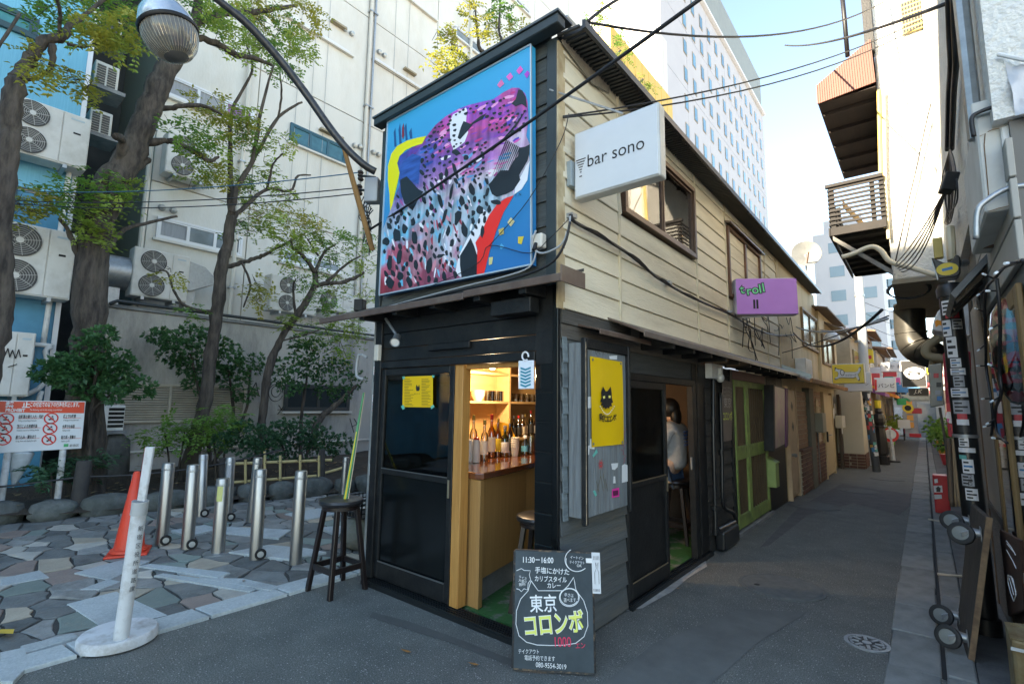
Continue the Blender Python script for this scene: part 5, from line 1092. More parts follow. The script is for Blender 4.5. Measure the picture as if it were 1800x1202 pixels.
# hotel
ht = thing('hotel_tower', 'tall white hotel tower with a grid of small blue windows', 'building', (-16, 53, 0))
HX = -13.0; HW = M('hotel_white', (.46, .44, .45), (.43, .41, .425), .5, .7); ya = P(1166, 250, X=HX).y; ye2 = P(1346, 300, X=HX).y
ztop = P(1228, 0, X=HX).z
nb_ = 5; 
for i in range(6):
    u = ya + (ye2 - ya) * i / 6; v = ya + (ye2 - ya) * (i + 1) / 6
    for j in range(7): MB().box((HX - .3, u + .02, ztop * j / 7 + .02), (HX, v - .02, ztop * (j + 1) / 7 - .02)).obj('wall_panel', HW, ht)
MB().box((HX - 14, ya, 0), (HX - .31, ye2, ztop)).obj('core', HW, ht)
MB().box((HX - 14, ya + .05, ztop + .3), (HX - .05, ye2 - .3, ztop + 5.5)).obj('roof_screen', M('roof_screen_olive', (.27, .28, .25), (.24, .25, .23), 1, .6, .2), ht)
MB().box((HX - .2, ya, ztop + .01), (HX + .35, ye2, ztop + .28)).obj('cornice', M('cornice_pale', (.75, .72, .68), rough=.4), ht)
HG = M('blue_glass', (.11, .25, .32), (.06, .16, .22), .35, .12, var=.3); HF = M('window_reveal', (.30, .24, .17), rough=.7)
fw_ = MB().box((0, -.47, -.72), (.035, .47, .72)).obj('window', HF); gp_ = MB().box((.036, -.40, -.64), (.06, .30, .60)).obj('pane', HG); fw_.parent = ht; gp_.parent = fw_
fw_.location = (0, 0, 0); firstw = True
zr0 = P(1205.4, 132, X=HX).z; yc0 = P(1205.4, 132, X=HX).y; pitch = P(1238, 91, X=HX).y; pitch = (P(1312, 205, X=HX).y - yc0) / 9
hz = (P(1205.4, 84.5, X=HX).z - P(1207.5, 181, X=HX).z) / 2
for c_ in range(-2, 14):
    yy = yc0 + c_ * pitch
    if yy < ya + 3.4 or yy > ye2 - 2: continue
    for r_ in range(-6, 5):
        zz = zr0 + r_ * hz + (hz * .5 if c_ % 2 else 0) * 0
        if zz > ztop - 1.3 or zz < 12: continue
        loc = Vector((HX, yy, zz))
        if firstw: fw_.location = loc - wloc(ht); gp_.parent = fw_; gp_.location = (0, 0, 0); gp_.data.transform(Matrix.Identity(4)); firstw = False; continue
        q_ = inst(fw_, ht, loc); g2 = gp_.copy(); COL.objects.link(g2); g2.parent = q_
# unseen block added behind the camera, sized to shade the corner
OB = M('shade_block_render', (.55, .53, .5), (.5, .48, .45), .8, .8)
SHY, SHZ = -14.0, 14.0
for x0, x1, zt_, lab in ((-21, -.8, SHZ, 'unseen pale block added behind the camera to shade the corner'),):
    t = thing('shade_block', lab, 'building', ((x0 + x1) / 2, SHY - 5, 0)); MB().box((x0, SHY - 10, 0), (x1, SHY, zt_)).obj('wall', OB, t)
    x = x0 + 1
    while x < x1 - 2:
        for z in range(1, int(zt_ / 3.3)): MB().box((x, SHY, z * 3.3 + .8), (x + 1.6, SHY + .04, z * 3.3 + 2.2)).obj('window', WGL, t)
        x += 3.1
# ================================================================== TREES AND SHRUBS
BARK = M('bark', (.085, .068, .055), (.02, .016, .013), 15, .9, bump=1.0, bscale=22, stretch=(1, 1, .22), dirt=(.12, .1, .075), dscale=5, damt=.6)
LF = [M('leaf_green', (.17, .33, .055), (.11, .25, .05), 2.5, .55), M('leaf_light', (.34, .43, .08), (.22, .35, .06), 2.5, .55), M('leaf_yellow', (.42, .38, .06), (.28, .32, .055), 2.5, .55), M('leaf_dark', (.045, .14, .055), (.075, .2, .07), 2.5, .38), M('leaf_blue', (.035, .11, .055), (.05, .14, .06), 2.5, .45)]
def addtrans(m):
    N = m.node_tree.nodes; L = m.node_tree.links; b = N['Principled BSDF']; o = N['Material Output']
    t = N.new('ShaderNodeBsdfTranslucent'); src = b.inputs['Base Color'].links[0].from_socket; L.new(src, t.inputs[0]); mx = N.new('ShaderNodeMixShader'); mx.inputs[0].default_value = .45
    L.new(b.outputs[0], mx.inputs[1]); L.new(t.outputs[0], mx.inputs[2]); L.new(mx.outputs[0], o.inputs[0])
for m in LF: addtrans(m)
rt = random.Random(77)
def limb(name, pts, X, parent, dx=0, seg=9):
    out = []; rs = []
    n = len(pts)
    for i, (x, y, w_) in enumerate(pts):
        p = P(x, y, X=X + dx * i / max(n - 1, 1)); out.append(p); rs.append(max(.004, w_ / 2 * (p - CAM).dot(RZ) / FPX * (p - CAM).normalized().dot(RZ)))
    c = bez(out, 5); r = []
    for i in range(len(c)):
        t = i / 5; k = min(int(t), n - 2); f = t - k; r.append((rs[k] * (1 - f) + rs[k + 1] * f) * (1 + rt.uniform(-.10, .12)))
    c = [p + Vector((rt.uniform(-1, 1), rt.uniform(-1, 1), rt.uniform(-1, 1))) * min(.012, r[i] * .3) for i, p in enumerate(c)]
    mb = MB(); mb.tube(c, r, seg)
    for i in range(len(mb.v)):
        mb.v[i] += Vector((rt.uniform(-1, 1), rt.uniform(-1, 1), rt.uniform(-1, 1))) * r[min(i // seg, len(r) - 1)] * .07
    return mb.obj(name, BARK, parent, smooth='all')
def leaflet(mb, p, d, n, ln, wd):
    s = d.cross(n); s = s.normalized() * wd if s.length > 1e-5 else Vector((wd, 0, 0)); m_ = p + d * ln * .45 + n * ln * .06
    mb.add([p, m_ - s, p + d * ln - n * ln * .08, m_ + s], [(0, 1, 2, 3)])
def rdir(): 
    while 1:
        v = Vector((rt.uniform(-1, 1), rt.uniform(-1, 1), rt.uniform(-1, 1)))
        if .05 < v.length < 1: return v.normalized()
def sprigs(mb, c, r, N, ln=.05, wd=.011, rach=.2, nl=5, droop=.5, flat=.8):
    for _ in range(N):
        v = rdir() * r * rt.random() ** .4; p = c + Vector((v.x, v.y, v.z * flat)); d = rdir(); d.z = d.z * .4 - droop * .4; d.normalize(); n = Vector((0, 0, 1)); n = (n - d * n.dot(d)).normalized(); s = d.cross(n)
        R_ = rach * rt.uniform(.6, 1.2)
        for k in range(nl):
            q = p + d * R_ * (k + .6) / nl - Vector((0, 0, .25 * R_ * (k / nl) ** 2))
            for sg in (-1, 1): leaflet(mb, q, (s * sg + d * .45 + rdir() * .25).normalized(), (n + rdir() * .45).normalized(), ln * rt.uniform(.5, 1.3), wd * rt.uniform(.6, 1.3))
        leaflet(mb, p + d * R_, d, n, ln, wd)
def tufts(mb, c, r, N, ln=.055, wd=.016, flat=.75):
    for _ in range(N):
        v = rdir() * r * rt.random() ** .33; p = c + Vector((v.x, v.y, v.z * flat)); d0 = (v.normalized() + rdir() * .8 + Vector((0, 0, .25))).normalized()
        for k in range(5): leaflet(mb, p, (d0 + rdir() * .9).normalized(), (Vector((0, 0, 1)) + rdir() * .7).normalized(), ln * rt.uniform(.7, 1.2), wd * rt.uniform(.7, 1.2))
def pxr(px, py, X, r): p = P(px, py, X=X); return p, r * (p - CAM).dot(RZ) / FPX
def tree(label, X, trunk, limbs, clusters, dens=26, mats=(0, 1), ln=.055, name='street_tree', ws=1.0):
    sc = lambda l: [(x, y, w_ * ws) for x, y, w_ in l]; trunk = sc(trunk); limbs = [sc(l) for l in limbs]; dens *= 1.1
    b = P(trunk[0][0], trunk[0][1], X=X); t = thing(name, label, 'tree', (b.x, b.y, .15))
    limb('trunk', trunk, X, t, seg=14)
    for i, l in enumerate(limbs): limb('limb', l, X, t, dx=rt.uniform(-.5, .5))
    for k, mi in enumerate(mats):
        mb = MB()
        for j, cl in enumerate(clusters):
            x, y, r = cl[:3]
            if (cl[3] if len(cl) > 3 else mats[j % len(mats)]) != mi: continue
            c, rr = pxr(x, y, X + rt.uniform(-.5, .5), r)
            sprigs(mb, c, rr * 1.1, int(dens * 1.5 * (r / 40) ** 2) + 5, ln * 1.55, ln * .40, ln * 5)
            # twig
        if mb.v: mb.obj('crown', LF[mi], t, kind='stuff')
    # twigs that carry the leaves
    mb = MB()
    for cl in clusters:
        c, rr = pxr(cl[0], cl[1], X, cl[2])
        for _ in range(4):
            a = c + rdir() * rr * .5; mb.tube([a, a + rdir() * rr * .4, a + rdir() * rr * .8], [.006, .005, .003], 4)
    mb.obj('twigs', BARK, t, kind='stuff')
    return t
tree('thick dark trunk at the far left edge of the photo', -6.75, [(-40, 900, 52), (-28, 760, 44), (-15, 640, 40), (5, 560, 40), (8, 480, 38), (5, 400, 40), (10, 300, 42), (16, 240, 44), (20, 190, 46), (30, 140, 40)],
     [[(30, 140, 36), (50, 110, 30), (75, 75, 26), (110, 65, 22), (125, 45, 14), (160, 20, 10), (190, -8, 8)], [(90, 80, 18), (92, 115, 12), (70, 135, 12), (45, 138, 14)], [(118, 78, 10), (150, 82, 6), (190, 72, 5), (230, 62, 3)], [(105, 58, 9), (105, 20, 8), (98, -10, 8)], [(-4, 84, 8), (35, 25, 7)], [(8, 470, 18), (18, 440, 12), (16, 420, 8)]],
     [(90, 15, 42), (150, 20, 40), (165, 60, 30), (215, 15, 40), (205, 60, 34), (230, 45, 30), (60, 105, 18, 2), (75, 125, 20, 2), (125, 140, 20, 2), (160, 165, 24, 2), (185, 55, 30, 2)], 24, (0, 1, 2), .05)
tree('massive gnarled street tree with pruned limbs behind the notice board', -7.5, [(155, 900, 92), (152, 830, 78), (150, 700, 66), (155, 600, 62), (160, 480, 60), (172, 400, 58), (195, 330, 60), (225, 280, 56), (248, 230, 50), (275, 160, 46), (300, 110, 40), (330, 70, 30), (345, 30, 24), (352, -30, 18)],
     [[(325, 60, 22), (350, 38, 18), (376, 28, 16), (416, 22, 15), (460, 20, 12), (520, 10, 6)], [(320, 78, 20), (345, 68, 16), (380, 76, 15), (416, 97, 13), (450, 103, 10), (478, 115, 6)], [(255, 250, 20), (290, 248, 13), (305, 250, 12), (335, 263, 11), (366, 283, 10), (385, 275, 5)], [(275, 188, 18), (300, 190, 12), (320, 187, 10), (360, 187, 8), (390, 202, 5)], [(150, 470, 20), (135, 445, 14), (122, 410, 10), (105, 385, 7)], [(162, 470, 18), (196, 425, 11), (224, 401, 9), (252, 394, 8), (311, 380, 5)], [(205, 300, 30), (215, 250, 18), (205, 240, 16)], [(225, 300, 26), (255, 285, 16), (262, 280, 10)]],
     [(350, 15, 46), (400, 40, 48), (450, 15, 50), (490, 50, 46), (520, 80, 36), (535, 25, 36), (500, 115, 32), (445, 80, 34), (370, 190, 34), (335, 235, 38), (375, 250, 34), (405, 215, 32), (430, 240, 30), (345, 300, 28), (380, 300, 28), (175, 325, 36), (212, 325, 34), (150, 378, 34, 1), (168, 405, 30, 1), (70, 350, 28, 2), (45, 368, 24, 2), (120, 345, 30), (200, 350, 30, 1), (425, 205, 26, 1)], 26, (0, 1, 2), .05)
tree('slender dark tree with forked bare stems in the middle of the bed', -7.9, [(322, 860, 46), (345, 770, 42), (362, 700, 38), (372, 620, 36), (382, 540, 32), (390, 470, 34), (400, 430, 30), (407, 380, 26)],
     [[(406, 383, 22), (406, 300, 14), (404, 230, 12), (413, 183, 10), (443, 126, 7), (433, 77, 4)], [(407, 375, 22), (415, 335, 17), (440, 290, 12), (452, 240, 11), (460, 190, 10), (480, 115, 6)], [(440, 292, 12), (457, 262, 10), (490, 206, 9), (530, 180, 6)], [(408, 385, 16), (427, 366, 12), (470, 333, 10), (510, 336, 7), (523, 310, 6), (546, 308, 4)], [(395, 470, 14), (425, 462, 12), (452, 453, 11), (470, 446, 10), (487, 436, 8), (540, 408, 4)], [(385, 548, 12), (350, 545, 9), (322, 535, 8), (305, 510, 7), (295, 480, 6), (280, 475, 4)], [(490, 206, 7), (495, 165, 6), (492, 130, 4)], [(470, 333, 8), (480, 290, 6), (497, 270, 4)], [(425, 462, 7), (440, 500, 6), (428, 540, 4)]],
     [(440, 320, 26), (500, 345, 22, 1), (470, 375, 36), (430, 400, 26), (490, 400, 42), (525, 385, 38), (545, 415, 30, 1), (505, 430, 30), (450, 505, 24, 2), (460, 520, 22, 2), (430, 340, 26), (300, 480, 14), (335, 545, 14), (470, 300, 26, 1), (450, 240, 24), (500, 250, 22, 1)], 28, (0, 1, 2), .05, ws=.68)
tree('young leaning tree with dark trunk close to the bar awning', -7.7, [(452, 850, 28), (455, 800, 26), (460, 770, 24), (463, 715, 22), (472, 652, 22), (484, 617, 20), (501, 582, 18), (519, 558, 20), (540, 527, 18), (553, 500, 16), (554, 478, 14)],
     [[(554, 478, 13), (533, 450, 10), (515, 436, 8), (512, 420, 5)], [(555, 502, 14), (575, 498, 12), (600, 497, 11), (625, 488, 9), (640, 478, 6)], [(554, 478, 11), (571, 443, 7), (590, 430, 5)], [(575, 495, 9), (610, 464, 6), (634, 450, 4)], [(560, 450, 6), (540, 420, 4)], [(520, 555, 8), (515, 510, 6), (520, 490, 4)], [(490, 600, 6), (530, 590, 4), (560, 580, 3)]],
     [(560, 430, 34), (520, 450, 28, 1), (600, 430, 34), (640, 455, 30), (570, 470, 28), (600, 500, 28, 1), (570, 525, 30), (600, 560, 36), (560, 590, 36), (620, 590, 32), (505, 565, 22, 1), (640, 520, 26), (530, 490, 22), (585, 610, 30), (650, 420, 24)], 28, (0, 1), .05, ws=.68)
tree('tree rising behind the bar with yellowing leaves over its roof', -3.6, [(868, 780, 20), (866, 560, 18), (862, 350, 15), (858, 180, 12), (854, 102, 10), (844, 87, 7), (838, 50, 5), (835, 5, 3)],
     [[(856, 150, 9), (827, 117, 8), (815, 96, 7), (786, 85, 4)], [(860, 130, 8), (881, 79, 6), (877, 50, 5), (880, -5, 3)], [(862, 260, 10), (960, 150, 7), (1030, 60, 4)], [(864, 300, 12), (1010, 190, 8), (1090, 90, 4)], [(864, 330, 12), (1050, 210, 8), (1130, 140, 4)]],
     [(785, 62, 22, 2), (775, 105, 20, 2), (800, 95, 26, 2), (790, 130, 16, 2), (830, 20, 22, 2), (870, 45, 24), (890, 15, 26), (905, 50, 16, 2), (850, 60, 14, 2), (1045, 40, 22), (1060, 20, 16), (1092, 80, 16, 1), (1098, 100, 14, 1), (1125, 140, 13, 1), (1140, 150, 10, 1), (1085, 70, 14)], 24, (0, 1, 2), .045)
def shrub(label, X, clusters, stems, mat, dens=46, ln=.06, kind='tufts', name='shrub'):
    c0 = clusters[0]; b = P(stems[0][0][0], stems[0][0][1], X=X); t = thing(name, label, 'shrub', (b.x, b.y, .2), 'shrubs in the planting bed')
    for s in stems: limb('stem', s, X, t, seg=6)
    mb = MB()
    for x, y, r in clusters:
        c, rr = pxr(x, y, X + rt.uniform(-.25, .25), r)
        if kind == 'tufts': tufts(mb, c, rr * 1.15, int(dens * 1.6 * (r / 25) ** 2), ln * 1.5, ln * .45)
        else: sprigs(mb, c, rr * 1.1, int(dens * .5 * (r / 25) ** 2), ln * 1.4, ln * .36, ln * 5, 6, .6)
    mb.obj('foliage', LF[mat], t, kind='stuff'); return t
shrub('spreading evergreen shrub right above the red and white notice board', -7.1, [(85, 655, 22), (115, 645, 28), (150, 640, 30), (185, 650, 30), (220, 665, 28), (250, 682, 20), (160, 605, 24), (180, 590, 20), (195, 690, 22), (150, 690, 18), (120, 665, 22), (210, 630, 18)], [[(160, 850, 12), (158, 760, 10), (165, 690, 8), (170, 620, 5)], [(162, 720, 7), (200, 690, 5), (230, 670, 4)], [(160, 700, 7), (130, 670, 5), (100, 655, 4)]], 3, 52, .05)
shrub('dark evergreen shrub against the stained wall behind the slender tree', -8.6, [(285, 592, 18), (310, 600, 24), (340, 590, 26), (370, 610, 28), (400, 625, 26), (330, 640, 24), (365, 650, 28), (410, 660, 26), (440, 640, 24), (345, 675, 18), (430, 690, 20), (300, 625, 18), (270, 590, 12)], [[(370, 850, 9), (365, 760, 8), (350, 690, 6), (335, 620, 4)], [(372, 820, 9), (410, 740, 7), (400, 640, 4)], [(385, 800, 7), (430, 730, 6), (440, 650, 4)]], 3, 50, .055)
shrub('glossy shrub in front of the dark window left of the bar', -8.0, [(505, 640, 22), (530, 620, 24), (560, 640, 26), (595, 650, 24), (620, 670, 22), (540, 665, 24), (510, 680, 20), (575, 685, 20), (600, 695, 18), (530, 600, 16), (555, 610, 16), (490, 665, 16)], [[(528, 840, 9), (530, 740, 7), (540, 660, 4)], [(553, 790, 14), (553, 755, 13), (568, 730, 12), (595, 708, 10), (627, 677, 7)]], 3, 50, .05)
shrub('low rounded blue green bush behind the bamboo fence', -6.8, [(400, 775, 22), (430, 760, 26), (465, 770, 28), (500, 760, 28), (535, 755, 28), (565, 770, 26), (595, 780, 22), (480, 790, 24), (530, 790, 24), (440, 790, 20), (575, 795, 18)], [[(500, 880, 8), (500, 800, 5), (490, 770, 3)], [(540, 870, 7), (540, 800, 5), (545, 770, 3)]], 4, 70, .042)
shrub('feathery nandina growing beside the stone pillar', -7.6, [(265, 765, 18), (290, 750, 20), (320, 760, 20), (335, 745, 18), (300, 780, 16), (275, 785, 14)], [[(300, 880, 6), (296, 800, 4), (290, 760, 3)], [(305, 880, 6), (318, 800, 4), (325, 760, 3)]], 0, 60, .05, 'sprigs')
shrub('leafy nandina clump left of the bamboo fence', -7.3, [(365, 740, 20), (395, 750, 22), (385, 720, 18), (420, 735, 20), (375, 775, 20), (350, 770, 16)], [[(380, 880, 6), (378, 800, 4), (372, 745, 3)], [(385, 870, 6), (395, 790, 4), (405, 740, 3)]], 0, 60, .055, 'sprigs')
shrub('fern like plant in the soil under the notice board', -7.0, [(75, 835, 18), (100, 815, 16), (120, 805, 16), (60, 815, 14), (170, 800, 16), (160, 820, 14)], [[(90, 880, 4), (90, 830, 3)]], 4, 50, .055, 'sprigs')
# ================================================================== STREET FURNITURE, LEFT
STK = [M('stk_%d' % i, c, rough=.4) for i, c in enumerate(((.7, .7, .7), (.55, .05, .06), (.04, .2, .42), (.75, .55, .04), (.03, .03, .03), (.1, .42, .36), (.7, .12, .35), (.6, .3, .05), (.35, .36, .38)))]
def wrap(parent, base, r, z, h, a0, da, mat, name='sticker', seg=5):     # a sticker bent round a vertical pole
    mb = MB(); vs = []
    for i in range(seg + 1):
        a = a0 + da * i / seg
        for zz in (z, z + h): vs.append((base[0] + (r + .0018) * math.cos(a), base[1] + (r + .0018) * math.sin(a), zz))
    mb.add(vs, [(2 * i, 2 * i + 2, 2 * i + 3, 2 * i + 1) for i in range(seg)]); return mb.obj(name, mat, parent)
CA = math.atan2(CAM.y - 0, CAM.x + 2.06)       # towards the camera from the pole
def bollard(top, bot, r, label, wheel=True, stick=None, plate=False):
    b = P(*bot, Z=.012); tp_ = P(*top, Y=b.y); tp_ = Vector((b.x + (tp_.x - b.x) * .8, b.y, tp_.z)); t = thing('bollard', label, 'bollard', b, 'steel bollards'); ax = (tp_ - b); h = ax.length; ax.normalize()
    MB().lathe([(r, 0), (r, h - .012), (r * .94, h - .003), (r * .85, h), (.001, h + .001)], b, ax, 24).obj('post', STEEL, t, smooth=True)
    MB().lathe([(r + .001, h - .075), (r + .0015, h - .07), (r + .0015, h - .055), (r + .001, h - .05)], b, ax, 24).obj('lock_band', GALV, t, smooth=True)
    f = (CAM - b); f.z = 0; f.normalize(); s = f.cross(Vector((0, 0, 1)))
    if wheel:
        c = b + Vector((0, 0, .052)) - s * -.045 + f * .02; c = b + s * -.0 + RX * .045 + f * r * .8 + Vector((0, 0, .055))
        w_ = MB().lathe([(.046, -.012), (.05, -.008), (.05, .008), (.046, .012), (.034, .012), (.03, .008), (.001, .008)], c, f, 22).obj('lock_wheel', BLACK, t, smooth=True)
        MB().lathe([(.028, .009), (.028, .012), (.001, .0125)], c, f, 16).obj('wheel_cap', GALV, w_, smooth=True)
    if plate: MB().lathe([(.13, -.004), (.13, .008), (.07, .01)], b, (0, 0, 1), 26).obj('base_plate', GALV, t, smooth=True)
    if stick: wrap(t, b, r + .002, h * stick[0], h * stick[1], math.atan2(f.y, f.x) - .9, .9, stick[2])
    return t
bollard((297, 813), (283, 957), .058, 'steel bollard just right of the orange traffic cone')
bollard((340, 816), (329, 964), .058, 'second steel bollard to the right of the traffic cone')
bollard((392, 840), (383, 972), .060, 'short steel bollard with yellow sticker and round base plate', False, (.72, .2, M('stk_lime', (.55, .55, .2), rough=.5)), True)
bollard((458, 824), (449, 982), .056, 'tall steel bollard fourth from the cone in the front row')
bollard((530, 827), (519, 991), .054, 'steel bollard nearest the bar stool', False)
bollard((357, 798), (353, 908), .055, 'back row steel bollard behind the second front bollard')
bollard((405, 803), (399, 915), .055, 'back row steel bollard with a pale torn sticker', True, (.7, .2, STK[8]))
bollard((455, 804), (441, 918), .055, 'back row steel bollard half hidden by a front bollard', False)
bollard((609, 803), (603, 872), .052, 'far steel bollard just left of the sticker covered pole', False)
bollard((241, 832), (236, 950), .055, 'steel bollard hidden behind the orange traffic cone', False)
# traffic cone
c = P(226, 972, Z=.012); t = thing('traffic_cone', 'faded orange traffic cone behind the white plastic post', 'cone', c); OR = M('cone_orange', (.80, .055, .02), (.7, .05, .02), 5, .5, dirt=(.45, .08, .05), dscale=4, damt=.4); h = P(240, 832, Y=c.y).z
q = [(c.x + .19 * math.cos(a) , c.y + .19 * math.sin(a), .013) for a in (.4, 1.97, 3.54, 5.11)]; MB().slab([Vector(v) + (Vector(v) - c) * .25 * Vector((1, 1, 0)).length / 1.414 for v in q], (0, 0, .022)).obj('base', OR, t, bevel=.01, seg=2)
MB().lathe([(.155, .03), (.15, .05), (.125, .06), (.028, h), (.02, h + .01), (.001, h + .01)], (c.x, c.y, .012), seg=28).obj('cone_body', OR, t, smooth=True)
# white plastic post
c = P(207, 1128, Z=.0); t = thing('plastic_post', 'scuffed white plastic post on a round weighted base in front', 'post', c); PLW = M('scuffed_white', (.66, .68, .69), (.58, .6, .61), 8, .5, dirt=(.22, .18, .13), dscale=7, damt=.6)
MB().lathe([(.19, .005), (.205, .012), (.205, .055), (.195, .068), (.05, .075), (.001, .075)], c, seg=36).obj('base', PLW, t, smooth=True)
a = P(214, 1112, Y=c.y - .02); b = P(247, 880, Y=c.y - .02); e = P(262, 786, Y=c.y - .02); d = (b - a).normalized()
MB().tube([a - d * .03, b], .040, 18).obj('tube', PLW, t, smooth=True); MB().tube([b - d * .08, b], .044, 18).obj('collar', M('tape_grey', (.42, .44, .44), rough=.5), t, smooth=True)
d2 = (e - b).normalized(); s = RX * .024; MB().slab([b - s - d2 * .05, b + s - d2 * .05, e + s * 1.1, e - s * 1.1], RZ * .02).obj('upper_blade', PLW, t, bevel=.004); MB().slab([b - s * 1.15 + RZ * .004, b - s * 1.02 + RZ * .004, e - s * 1.12 + RZ * .004, e - s * 1.25 + RZ * .004], RZ * .014).obj('red_edge', M('faded_maroon', (.25, .05, .07), rough=.5), t)
up = d; n_ = RX.cross(up)
for i, chh in enumerate('新宿区役所道路課'):
    p_ = b + (a - b) * (.22 + i * .065) - n_ * 0; f = (CAM - p_); f.z = 0; f.normalize(); p_ = p_ + (f * .8 + RX * .6).normalized() * .0405; txt(chh, p_ - RX * .012 + f * .008, (RX * .8 - f * .6).normalized(), up, .034, INK, t, off=.002, sx=.8)
# notice board
NX = -6.95; nb2 = thing('notice_board', 'white and red prohibition notice board on two white posts', 'sign', (NX, -1.5, .15))
def NP(x, y, k=0): return P(x, y, X=NX + .002 * k)
MB().slab([NP(-48, 703), NP(151, 705), NP(143, 788), NP(-46, 799)], (-.03, 0, 0)).obj('panel', M('board_white', (.66, .70, .72), (.62, .66, .68), 3, .4), nb2, bevel=.004)
MB().slab([NP(-46, 705, 1), NP(149, 706.5, 1), NP(147.5, 726, 1), NP(-46, 724, 1)], (.002, 0, 0)).obj('red_header', M('header_red', (.72, .07, .03), rough=.4), nb2)
uy = (0, 1, 0)
txt('禁　止', NP(9, 715.5, 2), uy, (0, 0, 1), .082, PAPER, nb2, bold=.003, sx=.9); txt('PROHIBIT', NP(9, 723.5, 2), uy, (0, 0, 1), .056, PAPER, nb2, bold=.002, sx=.72); txt('この付近での以下の行為を禁止します。', NP(52, 714, 2), uy, (0, 0, 1), .066, PAPER, nb2, sx=.42, bold=.002)
txt('The following acts in this vicinity are prohibited.', NP(52, 721.5, 2), uy, (0, 0, 1), .032, PAPER, nb2, sx=.5)
RED = M('icon_red', (.65, .03, .03), rough=.4)
ic = (('自転車の乗り入れ・駐輪', 'Riding and parking of bicycles', 11, 736), ('路上での喫煙', 'Smoking on the public road', 90, 735), ('飲酒による迷惑行為', 'Nuisance caused by drinking alcohol', 8, 753), ('大声での会話', 'Talking loudly', 88, 753), ('座り込み・寝泊まり', 'Sitting down and staying the night', 6, 772), ('貼り紙・落書き', 'Stickers, graffiti', 86, 772))
for i, (j1, e1, x, y) in enumerate(ic):
    c = NP(x, y, 1); r_ = .072
    MB().lathe([(r_, 0), (r_, .003), (r_ * .8, .003), (r_ * .8, 0)], c, (1, 0, 0), 24, False).obj('icon_ring', RED, nb2); MB().rbox(c + Vector((.005, 0, 0)), (.003, .014, r_ * 1.7), (.75, 0, 0)).obj('icon_slash', RED, nb2)
    mb = MB(); mb.rbox(c + Vector((.002, 0, -.01)), (.002, .05, .018), (.3 * (i % 3), 0, 0)); mb.ball(c + Vector((.003, .01 * (i % 2), .022)), .01, 8, 5, (.2, 1, 1)); mb.obj('icon_figure', INK, nb2)
    txt(j1, NP(x + 21, y - 1, 1), uy, (0, 0, 1), .05, INK, nb2, sx=.42, bold=.001); txt(e1, NP(x + 21, y + 4.5, 1), uy, (0, 0, 1), .028, INK, nb2, sx=.5); MB().box((NX + .003, NP(x + 21, y).y, NP(x, y).z), (NX + .0045, NP(min(x + 63, 142), y).y, NP(x, y).z + .004)).obj('underline', RED, nb2)
MB().box((NX + .003, NP(112, 782).y, NP(112, 785).z), (NX + .005, NP(120, 782).y, NP(112, 780).z)).obj('green_mark', M('mark_green', (.05, .4, .15)), nb2); txt('新宿区', NP(122, 785, 1), uy, (0, 0, 1), .04, INK, nb2, sx=.8)
for x0_, x1_ in ((14, 1), (110, 100)):
    a = NP(x0_ + 2, 788) - Vector((.04, 0, 0)); b = P(x1_, 885, X=NX - .04); b.z = .12; MB().tube([a + Vector((0, 0, .5)), b], .035, 10).obj('post', PLW, nb2, smooth=True)
t = thing('plastic_bag', 'clear plastic umbrella bag hanging under the notice board', 'bag', NP(41, 822)); MB().lathe([(.01, -.42), (.03, -.36), (.10, -.12), (.12, 0), (.1, .02)], NP(41, 797) + Vector((-.1, 0, 0)), (0, .1, 1), 10).obj('sheet', M('milky_film', (.5, .55, .58), (.4, .45, .47), 14, .25), t, smooth=True)
# black wooden post and rope, pillar with vent box
p = P(136, 893, Z=.1); t = thing('rope_post', 'dark wooden post at the edge of the bed by the notice board', 'post', p); zt_ = P(142, 810, X=p.x).z; MB().lathe([(.085, 0), (.08, zt_ - .12), (.07, zt_ - .1), (.001, zt_ - .1)], p, (0, .03, 1), 14).obj('post', M('tarred_wood', (.03, .028, .027), (.05, .045, .04), 6, .8, bump=.5), t, smooth=True)
pa = Vector((p.x, p.y, zt_ - .2)); t = thing('rope', 'thin dark rope strung along the planting bed', 'rope', pa); MB().tube(sag((p.x - .6, p.y - 2.5, zt_ - .25), pa, .06) + sag(pa, (-6.0, 1.2, .75), .1), .012, 6).obj('cord', CABLE, t)
p = P(191, 850, Z=.2) + Vector((-.35, .1, 0)); t = thing('stone_pillar', 'rough stone pillar beside the big trunk', 'pillar', p); zt_ = P(193, 762, X=p.x).z; rock((p.x, p.y, zt_ / 2), .34, .42, zt_ * 1.0, M('pillar_stone', (.12, .12, .11), (.07, .07, .065), 7, .95, bump=1, bscale=22), t, 'stone')
t = thing('vent_box', 'pale perforated vent box on the stone pillar', 'box', (p.x, p.y, zt_)); zb_ = P(200, 712, X=p.x).z; y0, y1 = P(181, 740, X=p.x + .1).y, P(218, 740, X=p.x + .1).y
MB().box((p.x - .15, y0, zt_ + .05), (p.x + .1, y1, zb_)).obj('case', WHITEP, t, bevel=.006); MB().box((p.x - .2, y0 - .04, zt_ + .0), (p.x + .15, y1 + .04, zt_ + .047)).obj('plinth', CONC, t)
for i in range(4):
    for j in range(5): MB().box((p.x + .1, y0 + .06 + i * (y1 - y0 - .08) / 4, zt_ + .1 + j * (zb_ - zt_ - .12) / 5), (p.x + .104, y0 + .06 + i * (y1 - y0 - .08) / 4 + .06, zt_ + .1 + j * (zb_ - zt_ - .12) / 5 + .045)).obj('vent_slot', BLACK, t)
